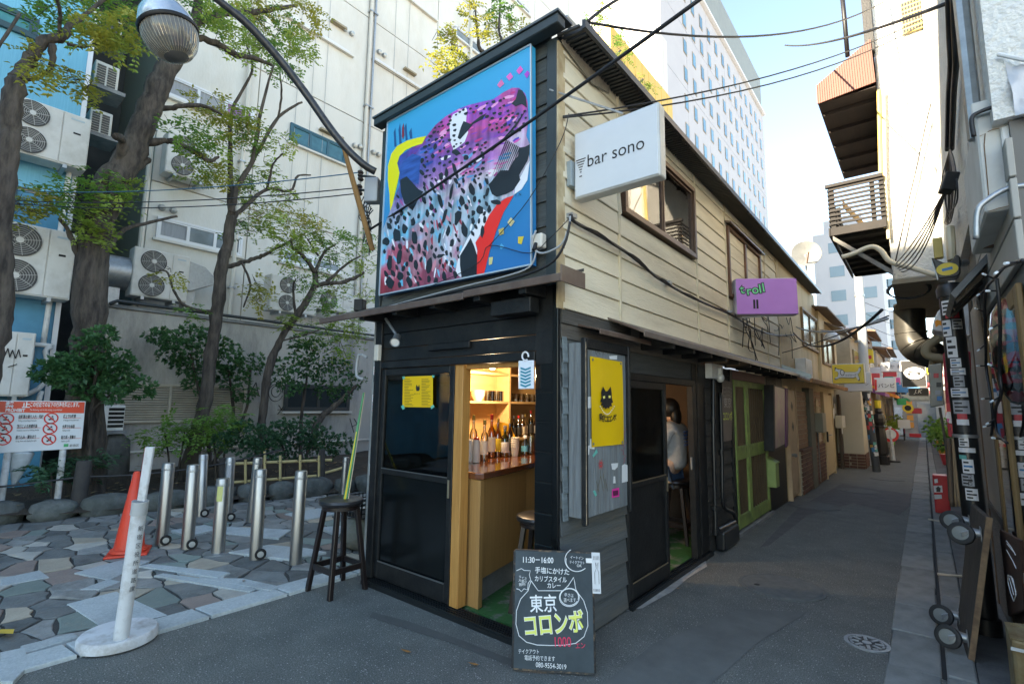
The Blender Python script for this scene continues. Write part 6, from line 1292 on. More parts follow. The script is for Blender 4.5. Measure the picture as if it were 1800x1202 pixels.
# bamboo fence
BAM = M('bamboo', (.52, .42, .20), (.44, .34, .15), 9, .5); bf = thing('bamboo_fence', 'low yellow bamboo fence along the planting bed', 'fence', P(490, 866, Z=.1))
def FX(x): return -6.35 + (x - 400) * .0022
def fp(x, y): return P(x, y, X=FX(x))
for pts in ([(405, 815), (583, 808)], [(405, 848), (556, 836)], [(571, 831), (606, 821)]): MB().tube([fp(*q_) for q_ in pts], .022, 8).obj('rail', BAM, bf, smooth=True)
for x, y0, y1 in ((464, 793, 858), (491, 800, 866), (526, 799, 862), (559, 800, 860), (430, 806, 862)): MB().tube([fp(x, y1) + Vector((.03, 0, 0)), fp(x, y0) + Vector((.03, 0, 0))], .02, 8).obj('upright', BAM, bf, smooth=True)
for x, y0, y1 in ((566, 790, 862), (391, 805, 866)): MB().tube([fp(x, y1), fp(x, y0)], .05, 12).obj('corner_post', MATS['tarred_wood'], bf, smooth=True)
for x, y in ((464, 813), (491, 812), (526, 810), (559, 809), (491, 841), (559, 836), (464, 844)): MB().tube([fp(x, y - 1.5) + Vector((.0, -.03, 0)), fp(x, y) + Vector((.05, 0, 0)), fp(x, y + 1.5) + Vector((0, .03, 0))], .008, 5).obj('lashing', CABLE, bf)
# crate on a stone block behind the stool
p = P(612, 975, Z=0) + Vector((-.1, .25, 0)); t = thing('stone_block', 'mossy stone block at the foot of the pole', 'block', p); rock((p.x, p.y, .16), .42, .5, .34, M('mossy_stone', (.09, .10, .075), (.14, .14, .12), 6, .95, bump=.8), t, 'stone')
t = thing('plastic_crate', 'black plastic mesh crate behind the bar stool', 'crate', (p.x, p.y, .33)); cw = .17
for i in range(5):
    z = .34 + i * .045; mb = MB()
    for a, b in (((-cw, -cw), (cw, -cw)), ((cw, -cw), (cw, cw)), ((cw, cw), (-cw, cw)), ((-cw, cw), (-cw, -cw))): mb.tube([(p.x + a[0], p.y + a[1], z), (p.x + b[0], p.y + b[1], z)], .008, 4)
    mb.obj('crate_band', BLACK, t)
for i in range(8):
    for sx, sy in ((1, 0), (0, 1), (-1, 0), (0, -1)):
        u = -cw + 2 * cw * i / 7; x, y = (p.x + sx * cw, p.y + u) if sx else (p.x + u, p.y + sy * cw); MB().tube([(x, y, .34), (x, y, .53)], .006, 4).obj('crate_slat', BLACK, t)
MB().box((p.x - cw, p.y - cw, .335), (p.x + cw, p.y + cw, .345)).obj('crate_floor', BLACK, t)
# ================================================================== POLE, STREET LAMP
PB = (-2.06, .10); pol = thing('utility_pole', 'grey pole plastered with stickers at the left corner of the bar', 'pole', (PB[0], PB[1], 0)); PG = M('pole_grey', (.30, .31, .30), (.22, .225, .22), 7, .6, dirt=(.4, .36, .3), dscale=6, damt=.5)
MB().lathe([(.060, 0), (.056, 1.9), (.05, 3.62), (.001, 3.63)], (PB[0], PB[1], 0), seg=18).obj('shaft', PG, pol, smooth=True)
for y0, y1, m, a0, da in ((646, 660, 0, -.9, 1.5), (661, 672, 4, -.8, 1.3), (672, 688, 2, -.7, .9), (676, 694, 1, .1, .7), (694, 706, 0, -.9, 1.6), (708, 722, 8, -.9, 1.5), (724, 736, 6, -.6, .8), (738, 750, 0, -.5, .8), (752, 764, 7, -.7, .8), (772, 782, 4, -.6, .9), (790, 801, 3, -.5, .8), (812, 832, 0, -.8, 1.5), (838, 850, 6, -.4, .9), (850, 868, 4, -.6, 1.0), (905, 930, 0, -.3, .8), (888, 900, 4, -.7, .6), (870, 878, 8, -.4, .9)):
    z0, z1 = P(648, y1, Y=PB[1]).z, P(648, y0, Y=PB[1]).z; s_ = wrap(pol, PB, .0595, z0, z1 - z0, CA + a0, da, STK[m])
    if m in (0, 8):
        for k in range(4): wrap(pol, PB, .061, z0 + (z1 - z0) * (.12 + .22 * k), (z1 - z0) * .1, CA + a0 + .12, da * .8 * rnd.uniform(.6, 1), STK[4 if k % 3 else 1], 'sticker_print')
c = P(655, 336, Y=-.02); MB().rbox(c, (.13, .1, .24), (0, 0, .6)).obj('junction_box', M('box_grey', (.38, .41, .43), rough=.45), pol, bevel=.01, seg=2)
for i, (x, y) in enumerate(((634, 303), (634, 309), (634, 315), (632, 328), (632, 334), (632, 340))): MB().lathe([(.025, -.012), (.032, 0), (.025, .012)], P(x, y, Y=.05), (0, .2, 1), 12).obj('insulator', M('dark_porcelain', (.06, .045, .04), rough=.2), pol, smooth=True)
mb = MB(); mb.tube([P(634, 309, Y=.05), P(660, 312, Y=.08)], .012, 6); mb.tube([P(632, 334, Y=.05), P(660, 336, Y=.08)], .012, 6); mb.obj('crossbar', BLACK, pol)
MB().rbox(P(645, 331, Y=.0), (.03, .03, .06)).obj('red_tag', RED, pol)
mb = MB()
for i in range(9):
    a = P(640 + i * 2, 345 + i * 3, Y=.02 - .01 * i); mb.tube(bez([a, a + Vector((rnd.uniform(-.12, .05), -.03, -.12)), a + Vector((rnd.uniform(-.05, .1), 0, -.25)), a + Vector((0, .02, rnd.uniform(-.5, -.3)))], 4), .005, 4)
mb.obj('cable_tangle', CABLE, pol, kind='stuff')
MB().rbox(P(633, 537, Y=-.05), (.09, .08, .11), (0, 0, .5)).obj('black_box', BLACK, pol, bevel=.006)
a = P(645, 628, Y=.0); mb = MB(); mb.tube(bez([a, a + Vector((-.10, -.02, .02)), a + Vector((-.12, -.02, -.16)), a + Vector((0, -.03, -.2))]), .013, 7); mb.obj('conduit_loop', CABLEG, pol, smooth='all')
# spot lamp under the awning corner
c = P(694, 602, Y=-.2); t = thing('spot_lamp', 'small silver spot lamp under the left end of the awning', 'lamp', c); d = Vector((.5, -.6, -.6)).normalized(); MB().lathe([(.018, -.12), (.03, -.1), (.03, -.04), (.042, .0), (.036, .0), (.02, -.02)], c, d, 16).obj('body', GALV, t, smooth=True); MB().lathe([(.036, -.004), (.001, -.002)], c, d, 16).obj('lens', PAPER, t, smooth=True); MB().tube([c - d * .1, P(678, 560, Y=-.12)], .012, 6).obj('arm', GALV, t)
t = thing('switch_box', 'small beige switch box at the left corner under the awning', 'box', P(663, 622, Y=-.03)); MB().rbox(P(664, 620, Y=-.05), (.06, .04, .14)).obj('case', DP, t, bevel=.005)
# street lamp
path = [(660, 302, 4.55), (640, 290, 4.52), (610, 262, 4.5), (580, 225, 4.48), (545, 175, 4.45), (510, 128, 4.4), (470, 80, 4.3), (430, 38, 4.2), (385, 2, 4.1), (345, -28, 4.0), (310, -40, 3.95), (288, -30, 3.92), (280, -12, 3.9)]
pts = bez([Pd(*q_) for q_ in path], 4); lp = thing('street_lamp', 'globe street lamp on a long curved black arm at upper left', 'street lamp', pts[0])
MB().tube(pts, [.034] * 30 + [.03] * (len(pts) - 30), 12).obj('arm', M('lamp_arm', (.03, .03, .032), (.06, .06, .06), 20, .35, .4), lp, smooth='all')
MB().tube([Pd(602, 252, 4.5), Pd(628, 345, 4.55), Pd(655, 440, 4.62)], [.018, .026, .024], 8).obj('wooden_brace', M('brace_wood', (.30, .16, .05), (.2, .1, .03), 9, .7, stretch=(1, 1, .3)), lp, smooth=True)
c = Pd(296, 52, 3.85); ax = (Pd(280, -10, 3.85) - Pd(312, 100, 3.85)).normalized(); r_ = .195
MB().lathe([(r_, 0), (r_ * .98, .05), (r_ * .85, .13), (r_ * .62, .19), (r_ * .42, .23), (r_ * .34, .3), (.001, .31)], c, ax, 36).obj('cap', M('lamp_cap', (.35, .42, .48), (.6, .64, .66), 5, .2, .6), lp, smooth=True)
MB().lathe([(r_ * 1.03, -.018), (r_ * 1.06, -.01), (r_ * 1.06, .008), (r_ * 1.03, .014)], c, ax, 36).obj('rim', BLACK, lp, smooth=True)
g_ = MB().lathe([(r_ * .97, -.012), (r_ * .95, -.08), (r_ * .82, -.15), (r_ * .6, -.205), (r_ * .3, -.235), (.001, -.24)], c, ax, 36).obj('globe', M('smoked_glass', (.10, .10, .095), (.16, .15, .13), 4, .12), lp, smooth=True)
q = Vector((0, 0, 1)).rotation_difference(ax); mb = MB()
for k in range(44):
    a = 2 * math.pi * k / 44; mb.tube([c + q @ Vector((rr * r_ * 1.004 * math.cos(a), rr * r_ * 1.004 * math.sin(a), z)) for rr, z in ((.97, -.015), (.95, -.08), (.82, -.15), (.6, -.205), (.42, -.226))], .003, 4)
mb.obj('globe_ribs', M('rib_glass', (.4, .36, .28), rough=.15, metal=.5), g_, kind='stuff')
# ================================================================== WIRES
def wire(label, a, b, s, r, m=CABLE, n=18):
    t = thing('overhead_wire', label, 'wire', a, 'overhead wires'); MB().tube(sag(a, b, s, n), r, 6).obj('strand', m, t, smooth='all'); return t
wire('thick black cable crossing the mural up to the top edge', P(648, 405, Y=-.05), Pd(1262, -24, 2.3), .03, .0115)
wire('blue cable passing behind the slender trees to the pole insulators', Pd(-20, 332, 7.5), P(634, 303, Y=.05), .12, .006, M('cable_blue', (.03, .12, .2), rough=.5))
wire('upper of two dark wires running left from the pole', Pd(-20, 350, 7.0), P(632, 330, Y=.05), .1, .006); wire('lower of two dark wires running left from the pole', Pd(-20, 353, 7.0), P(632, 340, Y=.05), .13, .006)
wire('upper thin wire from the siding across the hotel', P(990, 205, X=.03), Pd(1700, -12, 7.0), .25, .007); wire('lower thin wire from the siding across the hotel', P(990, 207, X=.03), Pd(1700, -8, 7.0), .32, .007)
wire('sagging black wire from the bar roof across the sky', P(1035, 40, X=.2), Pd(1560, 0, 6.5), .28, .009); wire('short thick cable rising from the bar roof to the top edge', P(1033, 38, X=.2), Pd(1110, -12, 3.6), -.02, .012)
t = thing('siding_cable', 'thick twisted cable running down the cream siding', 'cable', P(1005, 385, X=.06)); pts = [P(x, y, X=.05 if i else .04) for i, (x, y) in enumerate(((1003, 378), (1010, 390), (1060, 418), (1110, 450), (1150, 484), (1175, 500), (1210, 520), (1250, 538), (1290, 556), (1330, 580), (1370, 590), (1395, 588)))]
MB().tube(bez(pts, 4), .013, 7).obj('strand', CABLE, t, smooth='all'); MB().tube([p + Vector((.012, 0, .012 * math.sin(i * 1.1))) for i, p in enumerate(bez(pts, 4))], .006, 5).obj('strand', CABLE, t, smooth='all')
for x, y in ((1175, 497), (1005, 380), (1283, 548)): MB().rbox(P(x, y, X=.035), (.05, .06, .03)).obj('clamp', GALV, t)
mb = MB()
for i in range(16):
    a = P(1285 + rnd.uniform(0, 105), 552 + rnd.uniform(-5, 35), X=.05); mb.tube(bez([a, a + Vector((.03, rnd.uniform(-.1, .2), rnd.uniform(-.15, .02))), a + Vector((.02, rnd.uniform(.1, .45), rnd.uniform(-.25, .1))), a + Vector((0, rnd.uniform(.2, .6), rnd.uniform(-.5, .05)))], 4), .006, 4)
mb.obj('cable_tangle', CABLE, t, kind='stuff')
t = thing('corner_cables', 'grey and black cables draped round the bar corner below the mural', 'cable', P(990, 470, Y=-.06)); 
for pts, m, r in (([(942, 405), (935, 430), (950, 445), (975, 438), (990, 425), (1000, 400), (1002, 380)], CABLEG, .007), ([(660, 545), (760, 518), (830, 500), (880, 488), (930, 470), (943, 440)], CABLEG, .006), ([(700, 535), (800, 512), (900, 490), (965, 465), (992, 430), (1002, 390)], CABLE, .009), ([(690, 530), (830, 470), (860, 432), (930, 445), (965, 420), (1000, 385)], CABLE, .003), ([(860, 432), (930, 350), (985, 250), (1000, 200)], CABLE, .003)):
    MB().tube(bez([P(x, y, Y=-.13) for x, y in pts], 5), r, 6).obj('strand', m, t, smooth='all')
c = P(947, 425, Y=-.09); t = thing('outdoor_socket', 'cream outdoor socket box at the lower right of the mural', 'socket', c); MB().rbox(c, (.09, .06, .1)).obj('case', DP, t, bevel=.012, seg=2); MB().tube([c + Vector((0, -.03, -.02)), c + Vector((0, -.05, -.07))], .014, 8).obj('plug', BLACK, t)
# ================================================================== ALLEY ROW ON THE LEFT, BEYOND THE BAR DOOR
def plat(name, px, mat, parent, n=(.02, 0, 0), bevel=0, **pl): return MB().slab([P(x, y, **pl) for x, y in px], n).obj(name, mat, parent, bevel=bevel)
def yz(x, X=0.0, y=750): return P(x, y, X=X).y
row = thing('alley_house', 'cream two storey house continuing the row behind the green door', 'building', (0, 8, 0))
# black pipes, bulb and box by the side door
t = thing('drain_pipes', 'black drain pipes with meter valve on the sooty boards', 'pipe', P(1262, 940, X=.06))
PIPE = M('pipe_black', (.015, .016, .017), rough=.35)
for pts, r in (([(1254, 640), (1254, 760), (1257, 880), (1258, 935)], .022), ([(1266, 690), (1269, 790), (1270, 870), (1274, 893), (1288, 900), (1293, 915), (1292, 940)], .02)): MB().tube(bez([P(x, y, X=.05) for x, y in pts], 5), r, 10).obj('pipe', PIPE, t, smooth='all')
for x, y in ((1254, 740), (1256, 893), (1268, 795), (1258, 935)): MB().lathe([(.03, -.025), (.03, .025)], P(x, y, X=.05), (0, 0, 1), 12).obj('coupling', PIPE, t, smooth=True)
a = P(1262, 932, X=.06); b = P(1290, 918, X=.06); MB().tube([a, b], .032, 12).obj('valve', PIPE, t, smooth=True); MB().box((.02, a.y + .02, .02), (.12, b.y, a.z - .02)).obj('meter', PIPE, t, bevel=.02, seg=2)
t = thing('bare_bulb', 'bare clear light bulb under the side awning', 'lamp', P(1266, 663, X=.1)); c = P(1266, 664, X=.1); MB().ball(c, .045, 14, 9, (1, 1, 1.15)).obj('bulb', M('bulb_glass', (.6, .6, .57), rough=.1), t, smooth='all'); MB().tube([c + Vector((0, 0, .04)), c + Vector((0, 0, .11))], .02, 10).obj('socket', PAPER, t, smooth=True)
t = thing('fuse_box', 'cream fuse box high beside the side door', 'box', P(1247, 665, X=.04)); MB().box((.015, yz(1240), P(1245, 666, X=0).z), (.09, yz(1260), P(1245, 640, X=0).z)).obj('case', WHITEP, t, bevel=.006)
t = thing('chalk_poster', 'narrow brown chalk menu board hung by the green door', 'board', P(1278, 775, X=.06)); plat('board', [(1269, 667), (1285, 672), (1284, 773), (1270, 776)], M('brown_board', (.17, .13, .11), (.13, .1, .085), 5, .7), t, (.015, 0, 0), .002, X=.05)
txt('東京', P(1272, 715, X=.066), (0, 1, 0), (0, 0, 1), .13, M('chalk_faded', (.4, .36, .33)), t, sx=1.1); txt('コロンボ', P(1270.5, 738, X=.066), (0, 1, 0), (0, 0, 1), .11, M('chalk_lime', (.5, .6, .08)), t, sx=.8, bold=.002)
for i in range(4): txt('テイクアウト', P(1271, 685 + i * 7, X=.066), (0, 1, 0), (0, 0, 1), .05, MATS['chalk_faded'], t, sx=1.1)
# green lattice double door
gd = thing('green_door', 'weathered green lattice double door in the alley', 'door', P(1318, 905, X=0)); GRD = M('door_green', (.25, .34, .09), (.19, .27, .07), 5, .6, bump=.2, dirt=(.06, .06, .03), dscale=4, damt=.55)
zt, zm0, zm1, zbm = 1.83, .86, 1.02, .06
ya, ym, yb = yz(1288), yz(1311.5), yz(1345)
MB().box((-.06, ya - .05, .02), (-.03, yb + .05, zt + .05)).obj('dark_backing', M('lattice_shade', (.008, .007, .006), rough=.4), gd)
for y0, y1 in ((ya, ym), (ym, yb)):
    for a, b in (((y0, zbm), (y0 + .07, zt)), ((y1 - .07, zbm), (y1, zt))): MB().box((-.02, a[0] + .003, a[1]), (.03, b[0] - .003, b[1])).obj('stile', GRD, gd, bevel=.004)
    for z0, z1 in ((zt - .08, zt), (zm0, zm1), (zbm, .21)): MB().box((-.02, y0 + .07, z0), (.026, y1 - .07, z1)).obj('rail', GRD, gd, bevel=.004)
    n = 8
    for i in range(n):
        yy = y0 + .09 + (y1 - y0 - .2) * i / (n - 1)
        for z0, z1 in ((.211, zm0 - .001), (zm1 + .001, zt - .081)): MB().box((-.015, yy, z0), (.008, yy + .022, z1)).obj('lattice_bar', M('lattice_wood', (.10, .06, .025), (.07, .042, .018), 6, .55), gd)
MB().box((-.03, ya - .09, .0), (.02, ya - .002, 1.95)).obj('frame_post', BLACK, gd); MB().box((-.03, yb + .002, .0), (.02, yb + .09, 1.95)).obj('frame_post', BLACK, gd)
MB().box((-.03, ya - .002, zt + .005), (.022, yb + .002, 1.95)).obj('frame_head', M('maroon_head', (.12, .04, .045), rough=.6), gd); MB().box((-.05, ya - .09, 0), (.06, yb + .1, .035)).obj('sill', CONC, gd)
# black corrugated wall, poster box, green letter box
y0, y1 = yb + .095, yz(1383, .05)
MB().box((-.04, y0, 0), (.01, y1, 1.98)).obj('black_wall', BLACK, row)
for i in range(9): MB().box((.011, y0 + i * .07 + .01, .9), (.028, y0 + i * .07 + .05, 1.95)).obj('wall_rib', BLACK, row)
t = thing('poster_case', 'wall case with a faded purple poster beside the green door', 'poster case', P(1372, 785, X=.15)); plat('case', [(1360, 676), (1384, 683), (1384, 786), (1361, 793)], BLACK, t, (-.13, 0, 0), .004, X=.16); plat('poster', [(1362, 679), (1379, 684), (1379, 780), (1363, 788)], M('faded_poster', (.30, .16, .24), (.38, .33, .24), 4, .4), t, (.003, 0, 0), X=.162); plat('rim', [(1379.5, 682), (1384, 683), (1384, 783), (1380, 785)], M('purple_rim', (.14, .03, .12)), t, (.012, 0, 0), X=.162)
t = thing('letter_box', 'small green metal letter box on the black wall', 'letter box', P(1360, 852, X=.1)); a = P(1353, 806, X=.06); b = P(1368, 850, X=.06); GLB = M('box_green', (.32, .42, .14), (.25, .34, .1), 6, .5)
MB().slab([(.02, a.y, b.z), (.13, a.y, b.z), (.13, a.y, a.z - .06), (.02, a.y, a.z)], (0, b.y - a.y - .25, 0)).obj('case', GLB, t, bevel=.004); MB().slab([(.015, a.y - .01, a.z + .006), (.145, a.y - .01, a.z - .062), (.145, a.y - .01, a.z - .05), (.015, a.y - .01, a.z + .018)], (0, b.y - a.y - .23, 0)).obj('lid', GLB, t)
# upper wall of this house
RND = M('cream_render_alley', (.62, .50, .31), (.55, .44, .265), 2, .8, bump=.2, dirt=(.34, .26, .16), dscale=1, damt=.5, stretch=(1, 1, .4))
MB().box((-.1, 6.505, 1.98), (.02, 10.4, 4.05)).obj('upper_wall', RND, row); MB().box((-.1, y1 + .002, 0), (.01, 12.8, 1.98)).obj('lower_wall', RND, row); MB().box((-.1, 10.402, 1.98), (.08, 13.2, 3.7)).obj('upper_wall', RND, row)
MB().box((-3, 9.61, 3.6), (-.101, 13.2, 3.8)).obj('roof_base', RUSTT, row)
mb = MB(); mb.slab([(.32, 10.0, 3.66), (.32, 10.0, 3.7), (-2.0, 10.0, 4.3), (-2.0, 10.0, 4.26)], (0, 3.3, 0)); mb.obj('roof', M('brown_roof', (.16, .1, .06), (.11, .07, .045), 5, .7), row)
window_side(row, yz(1405, 0, 560), yz(1432, 0, 560), 2.72, 3.5, .03, M('wood_window', (.22, .14, .07), (.16, .1, .05), 6, .6), M('amber_glass', (.30, .24, .15), (.2, .16, .1), 3, .2), 2, .05)
window_side(row, yz(1443, .08, 600), yz(1462, .08, 600), 2.5, 3.2, .09, MATS['wood_window'], MATS['amber_glass'], 2, .05)
y_ = yz(1440, 0, 540); MB().slab([(.02, y_, 3.55), (.45, y_, 3.35), (.45, y_, 3.38), (.02, y_, 3.6)], (0, 2.1, 0)).obj('window_hood', BROWN, row)
t = thing('wall_unit', 'white wall box on the cream wall above the brick front', 'box', P(1410, 670, X=.1)); MB().box((.022, yz(1401), P(1405, 670, X=0).z), (.2, yz(1413), P(1405, 634, X=0).z)).obj('case', WHITEP, t, bevel=.01)
c = P(1462, 598, X=.3); t = thing('round_lamp_shade', 'white quarter round lamp shade over the alley', 'lamp', c); MB().lathe([(.17, 0), (.16, .08), (.1, .16), (.02, .2)], c, (0, 0, 1), 18).obj('shade', WHITEP, t, smooth=True); MB().tube([c + Vector((0, 0, .2)), (.08, c.y, c.z + .25)], .015, 6).obj('arm', GALV, t)
# canopy with tiled edge
cy0, cy1 = P(1403, 668, X=.25).y, 12.3; TILE = M('clay_tile', (.45, .22, .09), (.36, .17, .07), 5, .7, var=.12); MB().slab([(.0, cy0, 2.12), (.42, cy0, 1.93), (.42, cy0, 1.90), (.0, cy0, 2.03)], (0, cy1 - cy0, 0)).obj('canopy', M('canopy_under', (.23, .12, .05), (.17, .09, .04), 5, .7), row)
MB().slab([(.0, cy0 - .01, 2.15), (.44, cy0 - .01, 1.96), (.44, cy0 - .01, 2.03), (.0, cy0 - .01, 2.22)], (0, .02, 0)).obj('canopy_flashing', M('flash_blue', (.36, .44, .48), rough=.4, metal=.3), row)
y = cy0
while y < cy1 - .1: MB().rbox((.435, y + .11, 1.94), (.04, .205, .075), (0, .2, 0)).obj('edge_tile', TILE, row, bevel=.008); y += .215
# pink door with diamond holes
def door_px(name, label, x0, x1, z0, z1, mat, X=.06, parent=None):
    y0, y1 = yz(x0, X), yz(x1, X); t = thing(name, label, 'door', (X, (y0 + y1) / 2, z0)); MB().box((X - .04, y0, z0), (X, y1, z1)).obj('leaf', mat, t, bevel=.004)
    for a, b in ((y0 - .05, y0 - .003), (y1 + .003, y1 + .05)): MB().box((X - .05, a, 0), (X + .015, b, z1 + .05)).obj('jamb', mat, t, bevel=.004)
    return t, y0, y1
PKD = M('peach_paint', (.62, .44, .28), (.52, .36, .22), 4, .55, dirt=(.28, .2, .12), dscale=3, damt=.4)
t, y0, y1 = door_px('peach_door', 'peach painted door with two black diamond holes', 1387, 1400, .06, 1.8, PKD)
for z in (1.52, 1.18): MB().add([(.062, (y0 + y1) / 2, z - .09), (.062, (y0 + y1) / 2 + .09, z), (.062, (y0 + y1) / 2, z + .09), (.062, (y0 + y1) / 2 - .09, z)], [(0, 1, 2, 3)]).obj('diamond_hole', INK, t)
MB().lathe([(.025, 0), (.025, .03), (.035, .05), (.02, .075), (.001, .076)], (.06, y0 + .12, .72), (1, 0, 0), 12).obj('knob', GALV, t, smooth=True)
# brick fronts: each brick built
BRK = M('brown_brick', (.16, .065, .04), (.11, .045, .03), 7, .6, bump=.25, var=.25); BRU = M('rose_brick', (.36, .20, .115), (.29, .155, .09), 7, .65, bump=.25, var=.15); MOR = M('brick_mortar', (.45, .38, .28), rough=.9)
bw = thing('brick_front', 'low brick shopfront between the peach and the cream doors', 'brick wall', (.1, 8.6, 0))
def bricks(y0, y1, z0, z1, X, mat, parent, bl=.21, bh=.062):
    MB().box((X - .05, y0, z0), (X - .012, y1, z1)).obj('mortar', MOR, parent); src = {}; z = z0; k = 0
    while z < z1 - .02:
        y = y0 - (bl / 2 if k % 2 else 0)
        while y < y1 - .02:
            a, b = max(y, y0), min(y + bl - .012, y1)
            if b - a > .03: 
                key = round(b - a, 3)
                if key not in src: o = MB().box((-.03, 0, 0), (0, b - a, bh - .012)).obj('brick', mat, None, bevel=.003); o.parent = parent; o.location = Vector((X, a, z)) - wloc(parent); src[key] = o
                else: inst(src[key], parent, (X + rnd.uniform(-.003, .003), a, z))
            y += bl
        z += bh; k += 1
def zq(y): return y
b0, b1 = yz(1403, .08), yz(1421, .08); bricks(b0, b1, .02, .74, .12, BRK, bw, .23, .075); bricks(b0, b1, .78, 1.8, .07, BRU, bw, .23, .085)
MB().box((.0, b0 - .01, .742), (.14, b1 + .01, .778)).obj('ledge', BRK, bw, bevel=.004)
MB().box((.0, yz(1422.5, .1), 0), (.13, yz(1430, .1), 1.88)).obj('grey_post', M('post_grey', (.17, .165, .13), (.12, .115, .09), 6, .8), bw, bevel=.006)
b2, b3 = yz(1431, .1), yz(1447, .1); bricks(b2, b3, .02, .72, .12, BRK, bw, .23, .075); bricks(b2, b3, .74, 1.8, .08, BRU, bw, .23, .085)
yl = (b2 + b3) / 2
lv = MB().slab([(.083, yl - .22, .8), (.083, yl + .22, .8), (.083, yl + .22, 1.45)] + [(.083, yl + .22 * math.cos(a), 1.45 + .25 * math.sin(a)) for a in (.5, 1.0, 1.57, 2.1, 2.6)] + [(.083, yl - .22, 1.45)], (.015, 0, 0)).obj('arched_louvre', M('louvre_cream', (.55, .42, .26), rough=.6), bw)
for i in range(20): MB().slab([(.099, yl - .17, .84 + i * .036), (.12, yl - .17, .825 + i * .036), (.12, yl - .17, .832 + i * .036), (.099, yl - .17, .85 + i * .036)], (0, .34, 0)).obj('louvre_slat', MATS['louvre_cream'], lv)
t = thing('meter_case', 'grey electric meter case on the brick front', 'meter box', (.15, yl - .35, 1.05)); MB().box((.085, yl - .55, 1.02), (.25, yl - .12, 1.4)).obj('case', M('meter_grey', (.26, .25, .2), rough=.6), t, bevel=.01); MB().tube([(.12, yl - .33, 1.02), (.12, yl - .33, .05)], .015, 6).obj('conduit', GALV, t)
t, y0, y1 = door_px('cream_door', 'pale cream door with lever handle past the brick front', 1450, 1464, .05, 1.8, M('cream_door_paint', (.60, .47, .28), (.56, .42, .25), 3, .5), .12); MB().rbox((.14, y0 + .15, .88), (.03, .05, .22)).obj('lock_plate', BLACK, t); MB().tube([(.14, y0 + .15, .92), (.2, y0 + .15, .92), (.2, y0 + .34, .92)], .012, 6).obj('lever', GALV, t)
t = thing('flyer_box', 'cream box and black and white flyers on the wall', 'letter box', (.15, yz(1473, .12), 1.1)); MB().box((.1, yz(1470, .12), 1.02), (.25, yz(1476, .12), 1.32)).obj('case', DP, t, bevel=.006)
for i in range(3): MB().box((.122, yz(1466, .12) + i * .22, 1.25 + .12 * (i % 2)), (.126, yz(1466, .12) + i * .22 + .18, 1.5 + .12 * (i % 2))).obj('flyer', STK[(0, 8, 4)[i]], t)
t, y0, y1 = door_px('brown_door', 'dark brown door before the cream pillar wall', 1478, 1486, .03, 1.8, M('dark_brown_paint', (.06, .035, .022), (.045, .028, .018), 4, .5), .14); MB().box((.142, y0 + .1, .85), (.146, y0 + .35, 1.05)).obj('paper_note', PAPER, t)
# pillar wall with brick base
pw = thing('pillar_wall', 'smooth cream pillar wall with dark brick base jutting into the alley', 'wall', (.4, 13.1, 0)); Yp = 12.85
MB().box((-.1, Yp, .36), (.58, 13.9, 2.05)).obj('pillar', M('smooth_cream', (.60, .53, .41), (.56, .49, .37), 2, .7), pw, bevel=.01); MB().box((-.08, Yp - .015, 0), (.57, 13.89, .358)).obj('base_core', MOR, pw)
for k in range(5):
    for i in range(4): MB().box((-.08 + i * .165 + (.04 if k % 2 else 0) * (i < 3), Yp - .04, k * .072 + .004), (-.08 + i * .165 + .155 , Yp - .016, k * .072 + .064)).obj('base_brick', BRK, pw, bevel=.003)
    for i in range(5): MB().box((.571, Yp + i * .21, k * .072 + .004), (.595, Yp + i * .21 + .2, k * .072 + .064)).obj('base_brick', BRK, pw, bevel=.003)
# ================================================================== FAR ALLEY
t = thing('sticker_pole', 'dark pole covered in stickers at the pillar wall corner', 'pole', (.74, 12.5, 0)); b = P(1541, 829, Z=0); tp_ = P(1522, 690, Y=b.y); d = tp_ - b
MB().tube([b, b + d * 1.25], .085, 14).obj('shaft', M('pole_dark', (.05, .06, .07), rough=.5), t, smooth=True)
for i in range(46):
    f = rnd.uniform(.18, .95); c = b + d * f; a = math.atan2(CAM.y - c.y, CAM.x - c.x) + rnd.uniform(-1.1, 1.1); h_ = rnd.uniform(.05, .12); w_ = rnd.uniform(.3, .8)
    mb = MB(); vs = []
    for k in range(5):
        q = a + w_ * (k / 4 - .5)
        for z in (0, h_): vs.append(c + d.normalized() * z + Vector((math.cos(q), math.sin(q), 0)) * (.0865 + .0006 * (i % 5)))
    mb.add(vs, [(2 * k, 2 * k + 2, 2 * k + 3, 2 * k + 1) for k in range(4)]); mb.obj('sticker', STK[rnd.choice((0, 0, 8, 2, 4, 0, 1, 5, 7))], t)
t = thing('concrete_pole', 'tall grey concrete utility pole behind the dog sign', 'pole', P(1520, 700, Y=14)); MB().tube([(P(1520, 700, Y=14).x, 14, 0), P(1514, 560, Y=14), P(1508, 470, Y=14)], [.12, .11, .1], 14).obj('shaft', M('pole_pale', (.42, .44, .44), (.36, .38, .38), 4, .7), t, smooth=True)
for y in (520, 600): MB().lathe([(.12, -.03), (.12, .03)], P(1511, y, Y=14), (0, 0, 1), 14).obj('band', GALV, t)
# ornamental bell post
b = P(1551, 816, Z=0); t = thing('bell_post', 'black ornamental cast iron post with urn shaped top', 'post', b); s = (P(1551, 725, Y=b.y).z) / 1.5
MB().lathe([(.17, 0), (.17, .22), (.14, .24), (.15, .28), (.17, .3), (.14, .75), (.12, .98), (.16, 1.0), (.16, 1.03), (.10, 1.05), (.14, 1.14), (.15, 1.24), (.12, 1.34), (.07, 1.38), (.1, 1.42), (.07, 1.5), (.07, 1.75), (.001, 1.76)], b, seg=8).obj('cast_body', M('cast_iron', (.025, .024, .024), rough=.35), t); MB().lathe([(.072, 1.52), (.074, 1.53), (.074, 1.72), (.072, 1.73)], b, seg=8).obj('coloured_band', STK[3], t)
